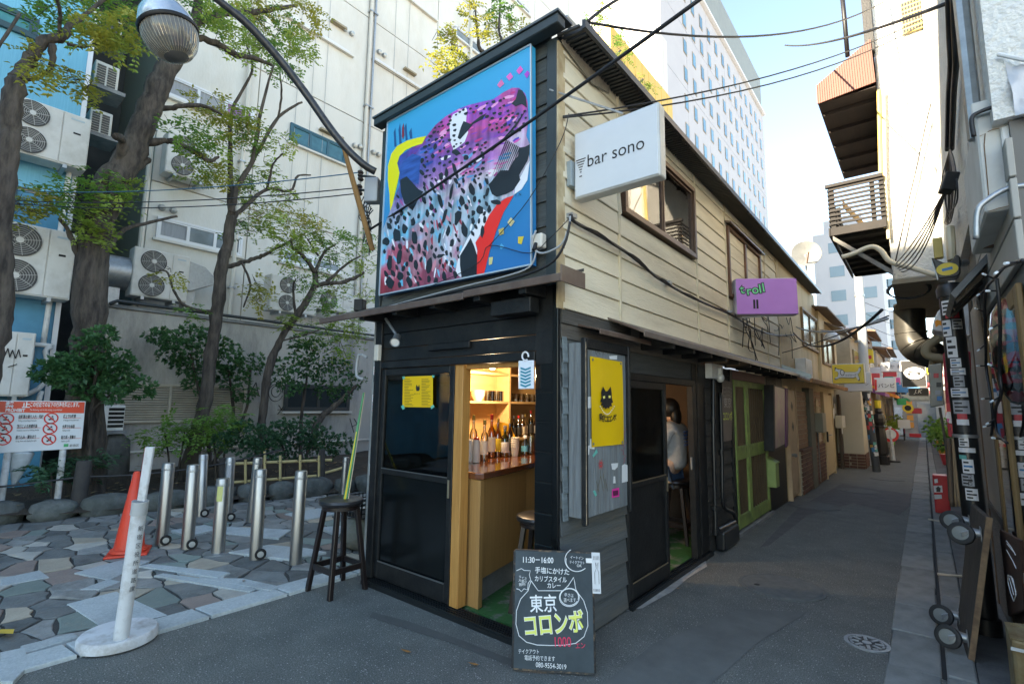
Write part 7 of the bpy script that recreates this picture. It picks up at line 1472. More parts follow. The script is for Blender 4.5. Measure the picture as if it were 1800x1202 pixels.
# no entry style sign
b = P(1571, 812, Z=0); t = thing('alley_sign_stand', 'white sign stand with red ring plate in the alley', 'sign', b); MB().lathe([(.16, 0), (.15, .04), (.04, .05)], b, seg=18).obj('base', M('rubber', (.03, .03, .03), rough=.8), t, smooth=True); MB().tube([b + Vector((0, 0, .04)), b + Vector((-.03, 0, 1.0))], .05, 12).obj('post', PLW, t, smooth=True)
zc_ = P(1571, 763, Y=b.y).z; MB().box((b.x - .26, b.y - .03, zc_ - .02), (b.x + .2, b.y + .03, zc_ + .13)).obj('plate', M('plate_sky_reflection', (.45, .58, .64), rough=.4), t, bevel=.03, seg=2); MB().lathe([(.2, 0), (.2, .02), (.001, .02)], (b.x - .03, b.y - .02, zc_ - .02), (0, -1, 0), 20).obj('red_disc', RED, t); MB().lathe([(.14, .021), (.001, .022)], (b.x - .03, b.y - .02, zc_ - .0), (0, -1, 0), 20).obj('white_centre', PAPER, t)  # the plate's blue is a reflection of the sky put into its colour
def box_sign(name, label, tl, br, Y, face, depth=.14, case=SGC):
    a = P(*tl, Y=Y); b = P(*br, Y=Y); return quadsign(name, label, 'sign', (a.x, Y, b.z), (b.x, Y, b.z), a.z - b.z, depth, face, case, .012), a, b
YS = M('sign_yellow', (.80, .56, .01), rough=.3)
(t, ux, uz, n), a, b = box_sign('lightbox_sign', 'yellow lightbox sign with a long white dog over the alley', (1461, 640), (1521, 674), 9.6, YS); Yd = 9.58
def z4(x, y, k=0): return P(1280 + x / 5.007, 560 + y / 5.007, Y=Yd - .004 * k)
dog = [(945, 432), (965, 445), (1000, 447), (1022, 465), (1030, 470), (1120, 470), (1142, 458), (1150, 430), (1163, 428), (1168, 445), (1155, 475), (1140, 490), (1155, 525), (1155, 540), (1142, 542), (1125, 512), (1100, 522), (1000, 518), (975, 522), (955, 534), (938, 530), (945, 518), (965, 510), (970, 480), (962, 465), (940, 458)]
MB().slab([z4(x + (x - 1050) * .03, y + (y - 485) * .07, 1) for x, y in dog], (0, -.003, 0)).obj('dog_outline', INK, t); MB().slab([z4(x - (x - 1050) * .012, y - (y - 485) * .06, 3) for x, y in dog], (0, -.003, 0)).obj('dog_figure', PAPER, t)
MB().slab([z4(x, y, 4.5) for x, y in ((985, 455), (1010, 448), (1025, 470), (1020, 498), (1000, 503), (985, 485))], (0, -.003, 0)).obj('dog_ear', INK, t); MB().slab([z4(x, y, 5.5) for x, y in ((990, 459), (1008, 453), (1019, 471), (1015, 493), (1001, 497), (991, 483))], (0, -.003, 0)).obj('dog_ear_fill', PAPER, t)
MB().slab([z4(x, y, 3) for x, y in ((936, 432), (948, 428), (950, 440), (940, 442))], (0, -.006, 0)).obj('dog_nose', INK, t); txt('エピローグ', z4(1030, 504, 4), (1, 0, 0), (0, 0, 1), .042, INK, t, sx=.92, bold=.0008)
WS = M('sign_white', (.66, .67, .67), rough=.35)
(t, *_), a, b = box_sign('lightbox_sign', 'white lightbox sign half hidden behind the yellow dog sign', (1482, 655), (1533, 688), 11.4, WS); txt('ン', P(1520, 677, Y=11.38), (1, 0, 0), (0, 0, 1), .08, INK, t)
(t, *_), a, b = box_sign('lightbox_sign', 'white sign with three katakana letters and red strip', (1536, 664), (1576, 689), 13.4, WS); txt('バンビ', P(1543.5, 681, Y=13.38), (1, 0, 0), (0, 0, 1), .125, INK, t, sx=.95, bold=.001); decal([(1537, 667), (1541, 667), (1541.5, 686), (1538, 686)], t, RED, 'red_strip', (0, -.004, 0), Y=13.385)
(t, *_), a, b = box_sign('lightbox_sign', 'black square sign with white oval emblem over the alley', (1582, 634), (1630, 680), 12.0, M('sign_black', (.02, .02, .022), rough=.35), case=WS)
c = P(1607, 656, Y=11.98); r_ = P(1626, 656, Y=11.98).x - c.x
mb = MB(); vs = [c + Vector((r_ * math.cos(q), -.004, r_ * .72 * math.sin(q))) for q in [i * math.pi / 14 for i in range(28)]]; mb.slab(vs, (0, -.004, 0)); mb.obj('oval', PAPER, t)
mb = MB(); mb.rbox(c + Vector((0, -.012, .02)), (r_ * 1.1, .006, r_ * .16), (0, .12, 0)); mb.ball(c + Vector((-r_ * .5, -.012, -.02)), r_ * .16, 10, 6, (1, .1, 1)); mb.ball(c + Vector((r_ * .45, -.012, -.02)), r_ * .16, 10, 6, (1, .1, 1)); mb.obj('emblem', INK, t)
(t, *_), a, b = box_sign('lightbox_sign', 'small black sign under the black emblem sign', (1596, 682), (1634, 696), 12.4, MATS['sign_black']); txt('J.K', P(1607, 691, Y=12.38), (1, 0, 0), (0, 0, 1), .12, PAPER, t, shear=.3)
(t, *_), a, b = box_sign('lightbox_sign', 'white sign with small hiragana letters deep in the alley', (1547, 637), (1585, 653), 15.5, WS); txt('あ か ま', P(1554, 647, Y=15.48), (1, 0, 0), (0, 0, 1), .11, INK, t)
# far houses on both sides
HC = [M('far_wall_%d' % i, c, tuple(.8 * v for v in c), 2, .8, dirt=tuple(.5 * v for v in c), dscale=1, damt=.5) for i, c in enumerate(((.50, .40, .26), (.36, .33, .28), (.55, .50, .42), (.25, .17, .11), (.45, .42, .36), (.30, .24, .2)))]
far = [(.30, 14.2, 17.2, 3.6, 0, 'left side alley house with purple awning'), (.45, 17.3, 20.5, 4.0, 3, 'left side alley house with orange awning'), (.55, 20.6, 24.5, 3.7, 2, 'left side alley house with blue grey awning'), (.62, 24.6, 29.5, 4.1, 5, 'farthest left side house of the alley')]
AWC = [M('awn_%d' % i, c, rough=.7) for i, c in enumerate(((.20, .06, .20), (.70, .25, .04), (.10, .13, .17), (.05, .35, .15)))]
for i, (x, y0, y1, h, m, lab) in enumerate(far):
    t = thing('alley_house', lab, 'building', (x - 1, (y0 + y1) / 2, 0), 'far houses of the alley'); MB().box((x - 3, y0, 0), (x, y1, h)).obj('wall', HC[m], t); MB().slab([(x - 3, y0 - .05, h + .5), (x + .3, y0 - .05, h), (x + .3, y0 - .05, h + .06), (x - 3, y0 - .05, h + .58)], (0, y1 - y0 + .1, 0)).obj('roof', M('far_roof', (.19, .12, .08), (.14, .09, .06), 4, .8), t)
    MB().box((x + .002, y0 + .3, .05), (x + .04, y0 + 1.1, 1.85)).obj('door', HC[(m + 2) % 6], t, bevel=.01); MB().box((x + .002, y1 - 1.3, .9), (x + .04, y1 - .4, 1.7)).obj('window', WGL, t); MB().box((x + .002, y0 + .5, 2.5), (x + .05, y1 - .6, 3.2)).obj('window', MATS['amber_glass'], t)
    MB().slab([(x, y0 + .2, 2.25), (x + .7, y0 + .2, 1.95), (x + .7, y0 + .2, 1.85), (x, y0 + .2, 2.1)], (0, y1 - y0 - .5, 0)).obj('awning', AWC[i % 4], t)
    for k in range(5): MB().box((x + .042, y0 + 1.2 + k * .22, .5 + .3 * (k % 3)), (x + .046, y0 + 1.36 + k * .22, .75 + .3 * (k % 3))).obj('flyer', STK[rnd.randrange(9)], t)
    for k in range(2):
        yy = y0 + .6 + k * 1.4; s = thing('hanging_sign', '%s hanging shop sign number of the far left row' % ('small coloured', 'second coloured')[k] if False else 'small %s hanging sign on the %s' % (('red', 'white', 'yellow', 'green', 'blue', 'pink', 'black', 'pale')[(i * 2 + k)], lab), 'sign', (x + .3, yy, 2.3)); MB().box((x + .05, yy, 2.15 + .25 * k), (x + .6, yy + .1, 2.5 + .25 * k)).obj('panel', STK[(1, 0, 3, 5, 2, 6, 4, 8)[i * 2 + k]], s, bevel=.01)
farr = [(2.45, 8.6, 12.5, 4.2, 1, 'right side alley house behind the red box'), (2.5, 12.6, 17.0, 3.8, 4, 'second right side alley house'), (2.55, 17.1, 23.0, 4.1, 0, 'third right side alley house'), (2.6, 23.1, 30.0, 3.9, 5, 'farthest right side house of the alley')]
for i, (x, y0, y1, h, m, lab) in enumerate(farr):
    t = thing('alley_house', lab, 'building', (x + 1, (y0 + y1) / 2, 0), 'far houses of the alley'); MB().box((x, y0, 0), (x + 3, y1, h)).obj('wall', HC[m], t); MB().slab([(x + 3, y0 - .05, h + .5), (x - .3, y0 - .05, h), (x - .3, y0 - .05, h + .06), (x + 3, y0 - .05, h + .58)], (0, y1 - y0 + .1, 0)).obj('roof', MATS['far_roof'], t)
    for k in range(3): MB().box((x - .04, y0 + .3 + k * 1.2, .05), (x - .002, y0 + 1.0 + k * 1.2, 1.85)).obj('door', HC[(m + k + 1) % 6], t, bevel=.01)
# end of the alley
te = thing('end_house', 'cream house with orange posters closing the far end of the alley', 'building', (1.5, 33, 0)); MB().box((-3, 32.5, 0), (6, 36, 4.2)).obj('wall', HC[2], te); MB().box((1.5, 32.4, 0), (2.3, 32.49, 1.8)).obj('entry', WGL, te); MB().box((-.2, 32.42, 2.0), (4, 32.49, 2.5)).obj('fascia', HC[0], te)
for k in range(4): MB().box((1.05, 32.38, .5 + k * .38), (1.33, 32.40, .8 + k * .38)).obj('poster', M('poster_orange', (.8, .3, .05)), te)
MB().box((.3, 32.3, .1), (.9, 32.45, 1.6)).obj('pale_cabinet', WHITEP, te); MB().box((1.1, 32.0, .02), (1.6, 32.3, .2)).obj('red_crate', RED, te)
for (px, py, Y, w_, h_, m, lab) in ((1576, 706, 19, .26, .22, 3, 'green square sign deep in the alley'), (1603, 722, 24, .32, .22, 1, 'red square sign deep in the alley'), (1577, 683, 15, .5, .22, 2, 'dark blue strip sign deep in the alley'), (1578, 745, 20, .35, .3, 0, 'small white board deep in the alley'), (1552, 655, 17.5, .35, .25, 1, 'small bright red sign behind the white lettered sign')):
    c = P(px, py, Y=Y); t = thing('shop_sign', lab, 'sign', c); MB().box((c.x, Y, c.z - h_ / 2), (c.x + w_, Y + .08, c.z + h_ / 2)).obj('panel', M('shop_green', (.03, .35, .12)) if m == 3 else STK[m], t, bevel=.008); MB().tube([(c.x + w_ / 2, Y + .04, c.z + h_ / 2), (c.x + w_ / 2, Y + .04, c.z + h_ / 2 + .3)], .015, 6).obj('hanger', GALV, t)
c = P(1596, 717, Y=21); t = thing('round_sign', 'round yellow and black sign deep in the alley', 'sign', c); MB().lathe([(.17, 0), (.17, .06), (.001, .06)], c, (0, -1, 0), 24).obj('disc', STK[3], t); MB().lathe([(.1, .061), (.001, .065)], c, (0, -1, 0), 20).obj('centre', INK, t)
rf = random.Random(4)
for k in range(30):
    left = k % 2; Y = 15.0 + k * .52; x = (.35 + .012 * k) if left else (2.42 - .0 * k); w_ = rf.uniform(.25, .5); z = rf.uniform(1.9, 3.0); h_ = rf.uniform(.18, .5); x0 = x if left else x - w_
    t = thing('hanging_sign', ORD[k // 2] + ' small projecting shop sign far down the %s side of the alley' % ('left' if left else 'right'), 'sign', (x0, Y, z), 'far %s signs' % ('left' if left else 'right'))
    MB().box((x0, Y, z), (x0 + w_, Y + .1, z + h_)).obj('panel', STK[rf.choice((0, 0, 8, 1, 3, 4, 2, 6, 5))], t, bevel=.01)
    MB().box((x0 + .04, Y - .004, z + h_ * .3), (x0 + w_ - .05, Y - .001, z + h_ * .55)).obj('print', STK[rf.choice((4, 4, 1, 0))], t); MB().tube([(x0 + w_ / 2, Y + .05, z + h_), (x0 + w_ / 2, Y + .05, z + h_ + .12), (x - .2 if left else x + .2, Y + .05, z + h_ + .14)], .012, 5).obj('hanger', GALV, t)
for k in range(12):
    Y = 15.5 + k * 1.3; left = k % 2; x = .62 if left else 2.2; h_ = rf.uniform(.5, 1.2); t = thing('potted_plant', ORD[k // 2] + ' green potted plant far down the %s side of the alley' % ('left' if left else 'right'), 'potted plant', (x, Y, 0), 'far %s plants' % ('left' if left else 'right'))
    MB().lathe([(.1, .02), (.16, .3), (.14, .3)], (x, Y, 0), seg=12).obj('pot', STK[rf.choice((1, 4, 8, 7))], t); mb = MB(); tufts(mb, Vector((x, Y, .3 + h_ / 2)), h_ / 2.2, 40, .13, .04); mb.obj('leaves', LF[k % 2], t, kind='stuff')
# bicycle
b = P(1590, 774, Z=0); t = thing('bicycle', 'bicycle parked against the left shops deep in the alley', 'bicycle', b)
for dy in (0, 1.05): MB().tube([(b.x, b.y + dy + .32 * math.cos(q), .34 + .32 * math.sin(q)) for q in [i * math.pi / 10 for i in range(21)]], .02, 6).obj('wheel', BLACK, t, smooth='all')
MB().tube([(b.x, b.y, .34), (b.x, b.y + .2, .75), (b.x, b.y + .75, .7), (b.x, b.y + 1.05, .34), (b.x, b.y + .55, .3), (b.x, b.y + .2, .75)], .02, 6).obj('frame', M('bike_red', (.5, .03, .08), rough=.4), t); MB().rbox((b.x, b.y + .75, .85), (.12, .22, .05)).obj('saddle', BLACK, t, bevel=.01); MB().tube([(b.x - .22, b.y + .1, .98), (b.x, b.y + .18, .95), (b.x + .22, b.y + .1, .98)], .014, 6).obj('handlebar', GALV, t)
c = P(1583, 790, Z=0); t = thing('green_crate', 'bright green crate beside the sign stand', 'crate', c + Vector((-.5, 2.5, 0))); c = c + Vector((-.5, 2.5, 0)); 
for k in range(5): MB().box((c.x - .25, c.y - .2, .03 + k * .15), (c.x + .25, c.y + .2, .14 + k * .15)).obj('crate_band', M('lime_plastic', (.2, .55, .06), rough=.5), t, bevel=.01)
# satellite dish and antenna on the roof
c = P(1417, 446, X=.1); t = thing('satellite_dish', 'grey satellite dish on the roof edge', 'satellite dish', c); f = (CAM - c); f.z = .5; f.normalize(); f = (f + Vector((.3, -.4, .2))).normalized(); r_ = 24 * (c - CAM).dot(RZ) / FPX
MB().lathe([(.02, -.09), (r_ * .5, -.06), (r_ * .9, -.005), (r_, .015), (r_ * .97, .02), (r_ * .5, -.03), (.001, -.06)], c, f, 30).obj('dish', M('dish_grey', (.15, .16, .16), (.12, .13, .13), 6, .6, dirt=(.07, .07, .07), dscale=4, damt=.5), t, smooth=True); MB().tube([c - f * .05, c - Vector((0, 0, .45)) - f * .1, P(1420, 490, X=.1)], .02, 8).obj('mast', GALV, t); MB().tube([c + Vector((0, 0, -r_ * .8)), c + f * .3 - Vector((0, 0, .1))], .012, 6).obj('feed_arm', M('rusty_arm', (.2, .1, .06), rough=.7), t)
# far white apartment blocks above the alley
fb = thing('far_apartments', 'pale apartment tower far beyond the alley', 'building', (-6, 70, 0)); FW = M('far_white', (.5, .5, .51), (.47, .47, .48), .4, .8); Yf = 68
a = P(1428, 415, Y=Yf); b = P(1520, 700, Y=Yf); MB().box((a.x, Yf, 0), (P(1560, 600, Y=Yf).x, Yf + 10, a.z)).obj('wall', FW, fb); MB().box((a.x + 1, Yf + 2, a.z), (a.x + 5, Yf + 8, a.z + 2.2)).obj('roof_house', FW, fb)
wsrc = None
for i in range(6):
    for k in range(9):
        c = Vector((a.x + 1.6 + i * 3.0, Yf - .02, a.z - 2.6 - k * 3.0))
        if wsrc is None: wsrc = MB().box((0, -.03, 0), (1.5 if i % 2 else 1.5, .05, 1.3)).obj('window', M('far_glass', (.16, .24, .28), rough=.2)); wsrc.parent = fb; wsrc.location = c - wloc(fb)
        else: inst(wsrc, fb, c)
fb2 = thing('far_tower', 'second pale tower at the alley vanishing point', 'building', (0, 95, 0)); MB().box((P(1540, 600, Y=92).x, 92, 0), (P(1605, 600, Y=92).x, 100, P(1570, 545, Y=92).z)).obj('wall', FW, fb2)
for i in range(3):
    for k in range(6): MB().box((P(1552 + i * 16, 600, Y=92).x, 91.95, 4 + k * 3.2), (P(1552 + i * 16, 600, Y=92).x + 1.2, 92.02, 5.4 + k * 3.2)).obj('window', MATS['far_glass'], fb2)
for i, (a, b, s) in enumerate((((1400, 575, .1, 5), (1560, 560, 1.6, 7), .1), ((1375, 620, .1, 6), (1562, 555, 1.6, 7), .02), ((1395, 585, .1, 5.5), (1550, 545, 1.6, 7), .25))):
    wire('%s dark wire strung across the alley under the roofs' % ('thick drooping', 'thin straight', 'second drooping')[i], P(a[0], a[1], X=.1), P(b[0], b[1], X=1.62), s, .012 if i != 1 else .006, CABLE if i else CABLEG)
for i in range(5): wire('%s of five thin wires between the far alley poles' % ('lowest', 'second', 'third', 'fourth', 'highest')[i], P(1512, 600 - i * 18, Y=14), P(1600 + i * 5, 640 - i * 22, Y=22), .15, .008)
# ================================================================== RIGHT SIDE
STU = M('white_stucco', (.74, .73, .68), (.66, .65, .61), 5, .9, bump=1.0, bscale=38, dirt=(.42, .41, .38), dscale=1.2, damt=.4)
sb = thing('stucco_building', 'white stucco building with overhanging upper storey on the right', 'building', (2.1, 4, 0))
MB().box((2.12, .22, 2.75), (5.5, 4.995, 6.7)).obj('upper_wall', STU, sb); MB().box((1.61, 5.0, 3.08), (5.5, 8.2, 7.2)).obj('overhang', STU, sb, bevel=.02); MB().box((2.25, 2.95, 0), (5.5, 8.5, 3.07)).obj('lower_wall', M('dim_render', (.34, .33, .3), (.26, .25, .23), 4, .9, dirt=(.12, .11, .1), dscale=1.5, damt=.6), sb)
MB().box((1.6, 4.985, 3.03), (2.1, 8.2, 3.078)).obj('soffit', M('soffit_tan', (.30, .26, .2), (.25, .22, .17), 4, .9), sb)
VG = M('vent_yellow', (.60, .45, .14), (.5, .37, .1), 6, .6); a = P(1581, 8, Y=4.99); b = P(1638, 45, Y=4.99)
vg = MB().box((a.x, 4.96, b.z), (b.x, 4.984, a.z)).obj('vent_grille', VG, sb)
for i in range(9):
    for j in range(7): MB().box((a.x + .015 + i * (b.x - a.x - .02) / 9, 4.955, b.z + .015 + j * (a.z - b.z - .02) / 7), (a.x + .045 + i * (b.x - a.x - .02) / 9 - .008, 4.9595, b.z + .015 + j * (a.z - b.z - .02) / 7 + .035)).obj('vent_hole', BLACK, vg)
MB().box((b.x + .005, 4.95, b.z - .1), (b.x + .05, 4.984, a.z + .3)).obj('yellow_trim', VG, sb)
for pts, m, r in (([(1545, 160), (1549, 330), (1556, 400)], VG, .025), ([(1553, 160), (1556, 330), (1562, 420)], M('pipe_cream', (.6, .52, .35), rough=.5), .02)): MB().tube([P(x, y, Y=4.93) for x, y in pts], r, 8).obj('wall_pipe', m, sb, smooth=True)
x_ = Vector((2.08, .4, 0)); MB().tube([(2.075, x_.y, 2.76), (2.075, x_.y, 6.6)], .03, 8).obj('grey_conduit', GALV, sb, smooth=True)
# brown canopy over the balcony
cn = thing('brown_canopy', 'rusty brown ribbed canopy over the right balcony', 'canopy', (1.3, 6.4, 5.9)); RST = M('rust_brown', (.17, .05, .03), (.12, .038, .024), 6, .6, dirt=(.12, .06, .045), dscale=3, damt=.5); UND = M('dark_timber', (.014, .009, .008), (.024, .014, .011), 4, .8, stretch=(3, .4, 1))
zo = P(1437, 182, Y=4.9).z; xo = P(1437, 182, Y=4.9).x; zw = P(1532, 75, Y=4.9).z; y0, y1 = 4.9, 7.9
MB().slab([(xo, y0, zo), (xo, y0, zo + .16), (1.6, y0, zw + .02), (1.6, y0, zw - .03)], (0, y1 - y0, 0)).obj('roof_sheet', RST, cn, bevel=.01)
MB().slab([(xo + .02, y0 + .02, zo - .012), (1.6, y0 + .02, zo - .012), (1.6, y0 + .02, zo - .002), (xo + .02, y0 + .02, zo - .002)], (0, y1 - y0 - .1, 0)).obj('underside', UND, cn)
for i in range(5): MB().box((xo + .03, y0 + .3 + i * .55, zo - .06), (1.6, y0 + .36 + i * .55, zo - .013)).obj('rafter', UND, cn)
q_ = [P(x, y, Y=4.89) for x, y in ((1437, 184), (1435, 152), (1530, 70), (1539, 145))]; MB().slab(q_, (0, -.012, 0)).obj('end_gable', RST, cn)
for i in range(24):
    f = i / 24; lo_ = q_[0].lerp(q_[3], f); hi_ = q_[1].lerp(q_[2], f); MB().slab([lo_, hi_, hi_ + Vector((.012, 0, .008)), lo_ + Vector((.012, 0, -.001))], (0, -.022, 0)).obj('rib', RST, cn)
MB().box((1.52, 4.9, zw - .1), (1.62, 5.1, zw + 1.8)).obj('rear_post', BLACK, cn)
# balcony
bc = thing('balcony', 'dark slatted wooden balcony hanging from the stucco wall', 'balcony', (1.3, 6.2, 3.7)); BW = M('balcony_timber', (.008, .007, .0065), (.016, .013, .012), 5, .75, stretch=(1, .5, 1)); BW2 = M('balcony_rail', (.22, .13, .06), (.16, .09, .045), 5, .7)
zf = 3.79; zt = P(1458, 335, Y=4.9).z; xb = P(1462, 380, Y=4.9).x
MB().box((xb, 4.9, zf - .02), (1.6, 7.6, zf + .03)).obj('deck', M('deck_dark', (.03, .027, .025), rough=.9), bc)
for i in range(8): MB().box((xb + .02, 5.0 + i * .34, zf - .07), (1.59, 5.06 + i * .34, zf - .021)).obj('joist', BW, bc)
MB().box((xb - .02, 4.86, zf - .05), (1.6, 4.898, zf + .06)).obj('front_beam', BW, bc, bevel=.004); MB().box((xb - .04, 4.86, zf - .05), (xb - .021, 7.6, zf + .06)).obj('side_beam', BW, bc, bevel=.004)
n = 9
for i in range(n):
    z = zf + .1 + (zt - zf - .12) * i / (n - 1); MB().box((xb - .02, 4.865, z), (1.6, 4.885, z + .028)).obj('front_slat', BW, bc); MB().box((xb - .035, 4.9, z), (xb - .02, 7.55, z + .028)).obj('side_slat', BW, bc)
MB().box((xb - .05, 4.84, zt + .02), (1.6, 4.9, zt + .06)).obj('top_rail', BW, bc)
for x in (xb - .01, (xb + 1.6) / 2 + .14, 1.55): MB().box((x, 4.887, zf + .06), (x + .05, 4.93, zt + .02)).obj('post', BW, bc)
for y in (5.7, 6.6, 7.5): MB().box((xb - .019, y, zf + .06), (xb + .03, y + .05, zt + .02)).obj('post', BW, bc)
a = Vector((xb + .1, 5.2, zt - .05)); b = Vector((1.5, 6.0, zf + .1)); MB().slab([a, a + Vector((0, .03, -.1)), b + Vector((0, .03, -.1)), b], (.0, .05, .0)).obj('leaning_plank', M('plank_tan', (.45, .3, .13), (.36, .22, .09), 6, .6), bc)
MB().slab([(xb, 4.87, zf - .05), (1.62, 4.87, zf - .6), (1.62, 4.87, zf - .67), (xb, 4.87, zf - .11)], (0, .04, 0)).obj('brace', M('grey_timber', (.2, .2, .19), (.14, .13, .12), 5, .7), bc)
MB().tube(bez([P(x, y, Y=4.8) for x, y in ((1480, 452), (1500, 446), (1530, 434), (1548, 440), (1565, 460), (1600, 470), (1645, 484))], 5), .03, 8).obj('drain_hose', M('hose_cream', (.58, .52, .4), rough=.5), bc, smooth='all')
# big dark duct with elbow
t = thing('exhaust_duct', 'large dark exhaust duct elbow under the overhang', 'duct', P(1600, 560, Y=7.2)); DK = M('duct_dark', (.06, .06, .055), (.09, .085, .075), 4, .35, .5); c = [P(1598, 535, Y=7.2), P(1599, 570, Y=7.2), P(1603, 600, Y=7.2), P(1616, 616, Y=7.15), P(1640, 624, Y=7.0)]
MB().tube(bez(c, 5), .2, 20).obj('elbow', DK, t, smooth='all')
for p, q in ((c[1], c[2]), (c[2], c[3]), (c[3], c[4])): MB().lathe([(.203, -.012), (.21, -.01), (.21, .01), (.203, .012)], (p + q) / 2, q - p, 24).obj('seam_band', DK, t, smooth=True)
MB().tube(bez([P(x, y, Y=6.0) for x, y in ((1660, 590), (1640, 600), (1628, 612), (1632, 625), (1660, 630))], 5), .055, 10).obj('cream_bend', M('pipe_beige', (.33, .28, .19), rough=.5), t, smooth='all'); MB().tube(bez([P(x, y, Y=6.2) for x, y in ((1636, 655), (1640, 632), (1650, 630), (1652, 650), (1648, 665))], 5), .035, 8).obj('small_bend', MATS['pipe_beige'], t, smooth='all')
# white wall hood with orange sticker
t = thing('vent_hood', 'white quarter round vent hood behind the black pipe', 'vent hood', P(1670, 585, Y=3.2)); q_ = [P(x, y, Y=3.1) for x, y in ((1638, 580), (1641, 563), (1648, 548), (1660, 535), (1675, 528), (1705, 526), (1706, 592))]; MB().slab(q_, (0, .35, 0)).obj('hood', WHITEP, t, bevel=.01); decal([(1643, 566), (1647, 562), (1655, 564), (1658, 566), (1657, 573), (1651, 571), (1645, 575)], t, M('bear_orange', (.85, .3, .02)), 'bear_sticker', (0, -.002, 0), Y=3.098)
# black downpipe with hopper and stickers
bp_ = P(1735, 1112, Z=.016); tpp = P(1668, 500, Y=2.2); t = thing('black_downpipe', 'black downpipe covered with stickers and topped by a rain hopper', 'downpipe', bp_); d = tpp - bp_; ln = d.length; du = d.normalized(); PR = .066
MB().tube([bp_, tpp], PR, 18).obj('pipe', M('pipe_gloss_black', (.012, .013, .014), rough=.3), t, smooth=True); MB().lathe([(PR * 1.25, 0), (PR * 1.25, .1), (PR, .11)], bp_, du, 18).obj('shoe', PIPE, t, smooth=True)
MB().lathe([(PR * 1.15, 0), (PR * 1.2, .06), (PR * 1.0, .09)], tpp - du * .1, du, 18).obj('collar', PIPE, t, smooth=True)
w0 = [P(x, y, Y=2.12) for x, y in ((1637, 452), (1649, 457), (1660, 462), (1672, 460), (1680, 447), (1688, 450), (1689, 480), (1682, 486), (1650, 490), (1646, 478))]
MB().slab(w0, (0, .14, 0)).obj('hopper', PIPE, t, bevel=.008); c = P(1665, 473, Y=2.118); mb = MB(); mb.slab([c + Vector((.062 * math.cos(q), 0, .047 * math.sin(q))) for q in [i * .35 for i in range(18)]], (0, -.002, 0)); mb.obj('yellow_sticker', STK[3], t); MB().rbox(c + Vector((0, -.004, .0)), (.06, .002, .02), (0, -.15, 0)).obj('sticker_print', STK[2], t)
MB().rbox(P(1649, 437, Y=2.25), (.055, .05, .16)).obj('cream_clip', VG, t, bevel=.006); MB().tube([P(1673, 458, Y=2.3), P(1672, 430, Y=2.35), P(1670, 400, Y=2.4)], .028, 8).obj('feed_pipe', MATS['pipe_cream'], t, smooth=True); MB().tube([P(1684, 463, Y=2.2), P(1696, 462, Y=2.3)], .03, 10).obj('outlet', GALV, t)
for yy in (519, 782): c = bp_ + d * ((1112 - yy) / (1112 - 500)); MB().lathe([(PR * 1.04, -.012), (PR * 1.1, -.01), (PR * 1.1, .01), (PR * 1.04, .012)], c, du, 18).obj('strap', GALV, t, smooth=True)
for y0, y1, m, a0, da in ((504, 513, 3, -.3, .5), (533, 560, 0, -.9, 1.0), (556, 567, 1, -.6, 1.2), (569, 588, 8, -.1, .9), (570, 600, 0, -1.1, .9), (602, 640, 0, -.8, .9), (642, 658, 0, -.6, .9), (660, 672, 0, -.7, 1.3), (674, 694, 8, -.5, .9), (696, 712, 0, -.9, 1.5), (718, 742, 8, -.8, 1.4), (742, 752, 1, -.5, .8), (752, 762, 0, -.6, 1.0), (762, 775, 4, -.5, .9), (784, 800, 0, -.6, .8), (802, 810, 0, -.7, 1.4), (815, 822, 5, -.7, .6), (822, 846, 0, -.5, .9), (848, 868, 8, -.7, 1.0), (872, 892, 0, -.5, 1.0), (1000, 1020, 4, -.5, .9), (1003, 1018, 8, -.4, .7)):
    f0, f1 = (1112 - y1) / 612, (1112 - y0) / 612; c0 = bp_ + d * f0; c1 = bp_ + d * f1; a = math.atan2(CAM.y - c0.y, CAM.x - c0.x); mb = MB(); vs = []
    for k in range(6):
        q = a + a0 + da * k / 5; rr = PR + .0016 + .0004 * (y0 % 4); vs += [c0 + Vector((math.cos(q), math.sin(q), 0)) * rr, c1 + Vector((math.cos(q), math.sin(q), 0)) * rr]
    mb.add(vs, [(2 * k, 2 * k + 2, 2 * k + 3, 2 * k + 1) for k in range(5)]); mb.obj('sticker', STK[m], t)
    if m in (0, 8) and y1 - y0 > 10:
        for kk in range(3):
            mb = MB(); vs = []; e0 = .15 + kk * .28
            for k in range(4):
                q = a + a0 + da * (.12 + .76 * k / 3 * (.6 + .4 * ((y0 + kk) % 2))); vs += [c0.lerp(c1, e0) + Vector((math.cos(q), math.sin(q), 0)) * (PR + .0036), c0.lerp(c1, e0 + .14) + Vector((math.cos(q), math.sin(q), 0)) * (PR + .0036)]
            mb.add(vs, [(2 * k, 2 * k + 2, 2 * k + 3, 2 * k + 1) for k in range(3)]); mb.obj('sticker_print', STK[4 if kk != 1 else (2 if y0 % 3 == 0 else 4)], t)
p_ = bp_ + d * ((1112 - 846) / 612); f = (CAM - p_); f.z = 0; f.normalize(); txt('TYPE2', p_ + f * (PR + .005) - RX * .02, (du * -1), RX, .04, INK, t, sx=.75, off=.004)
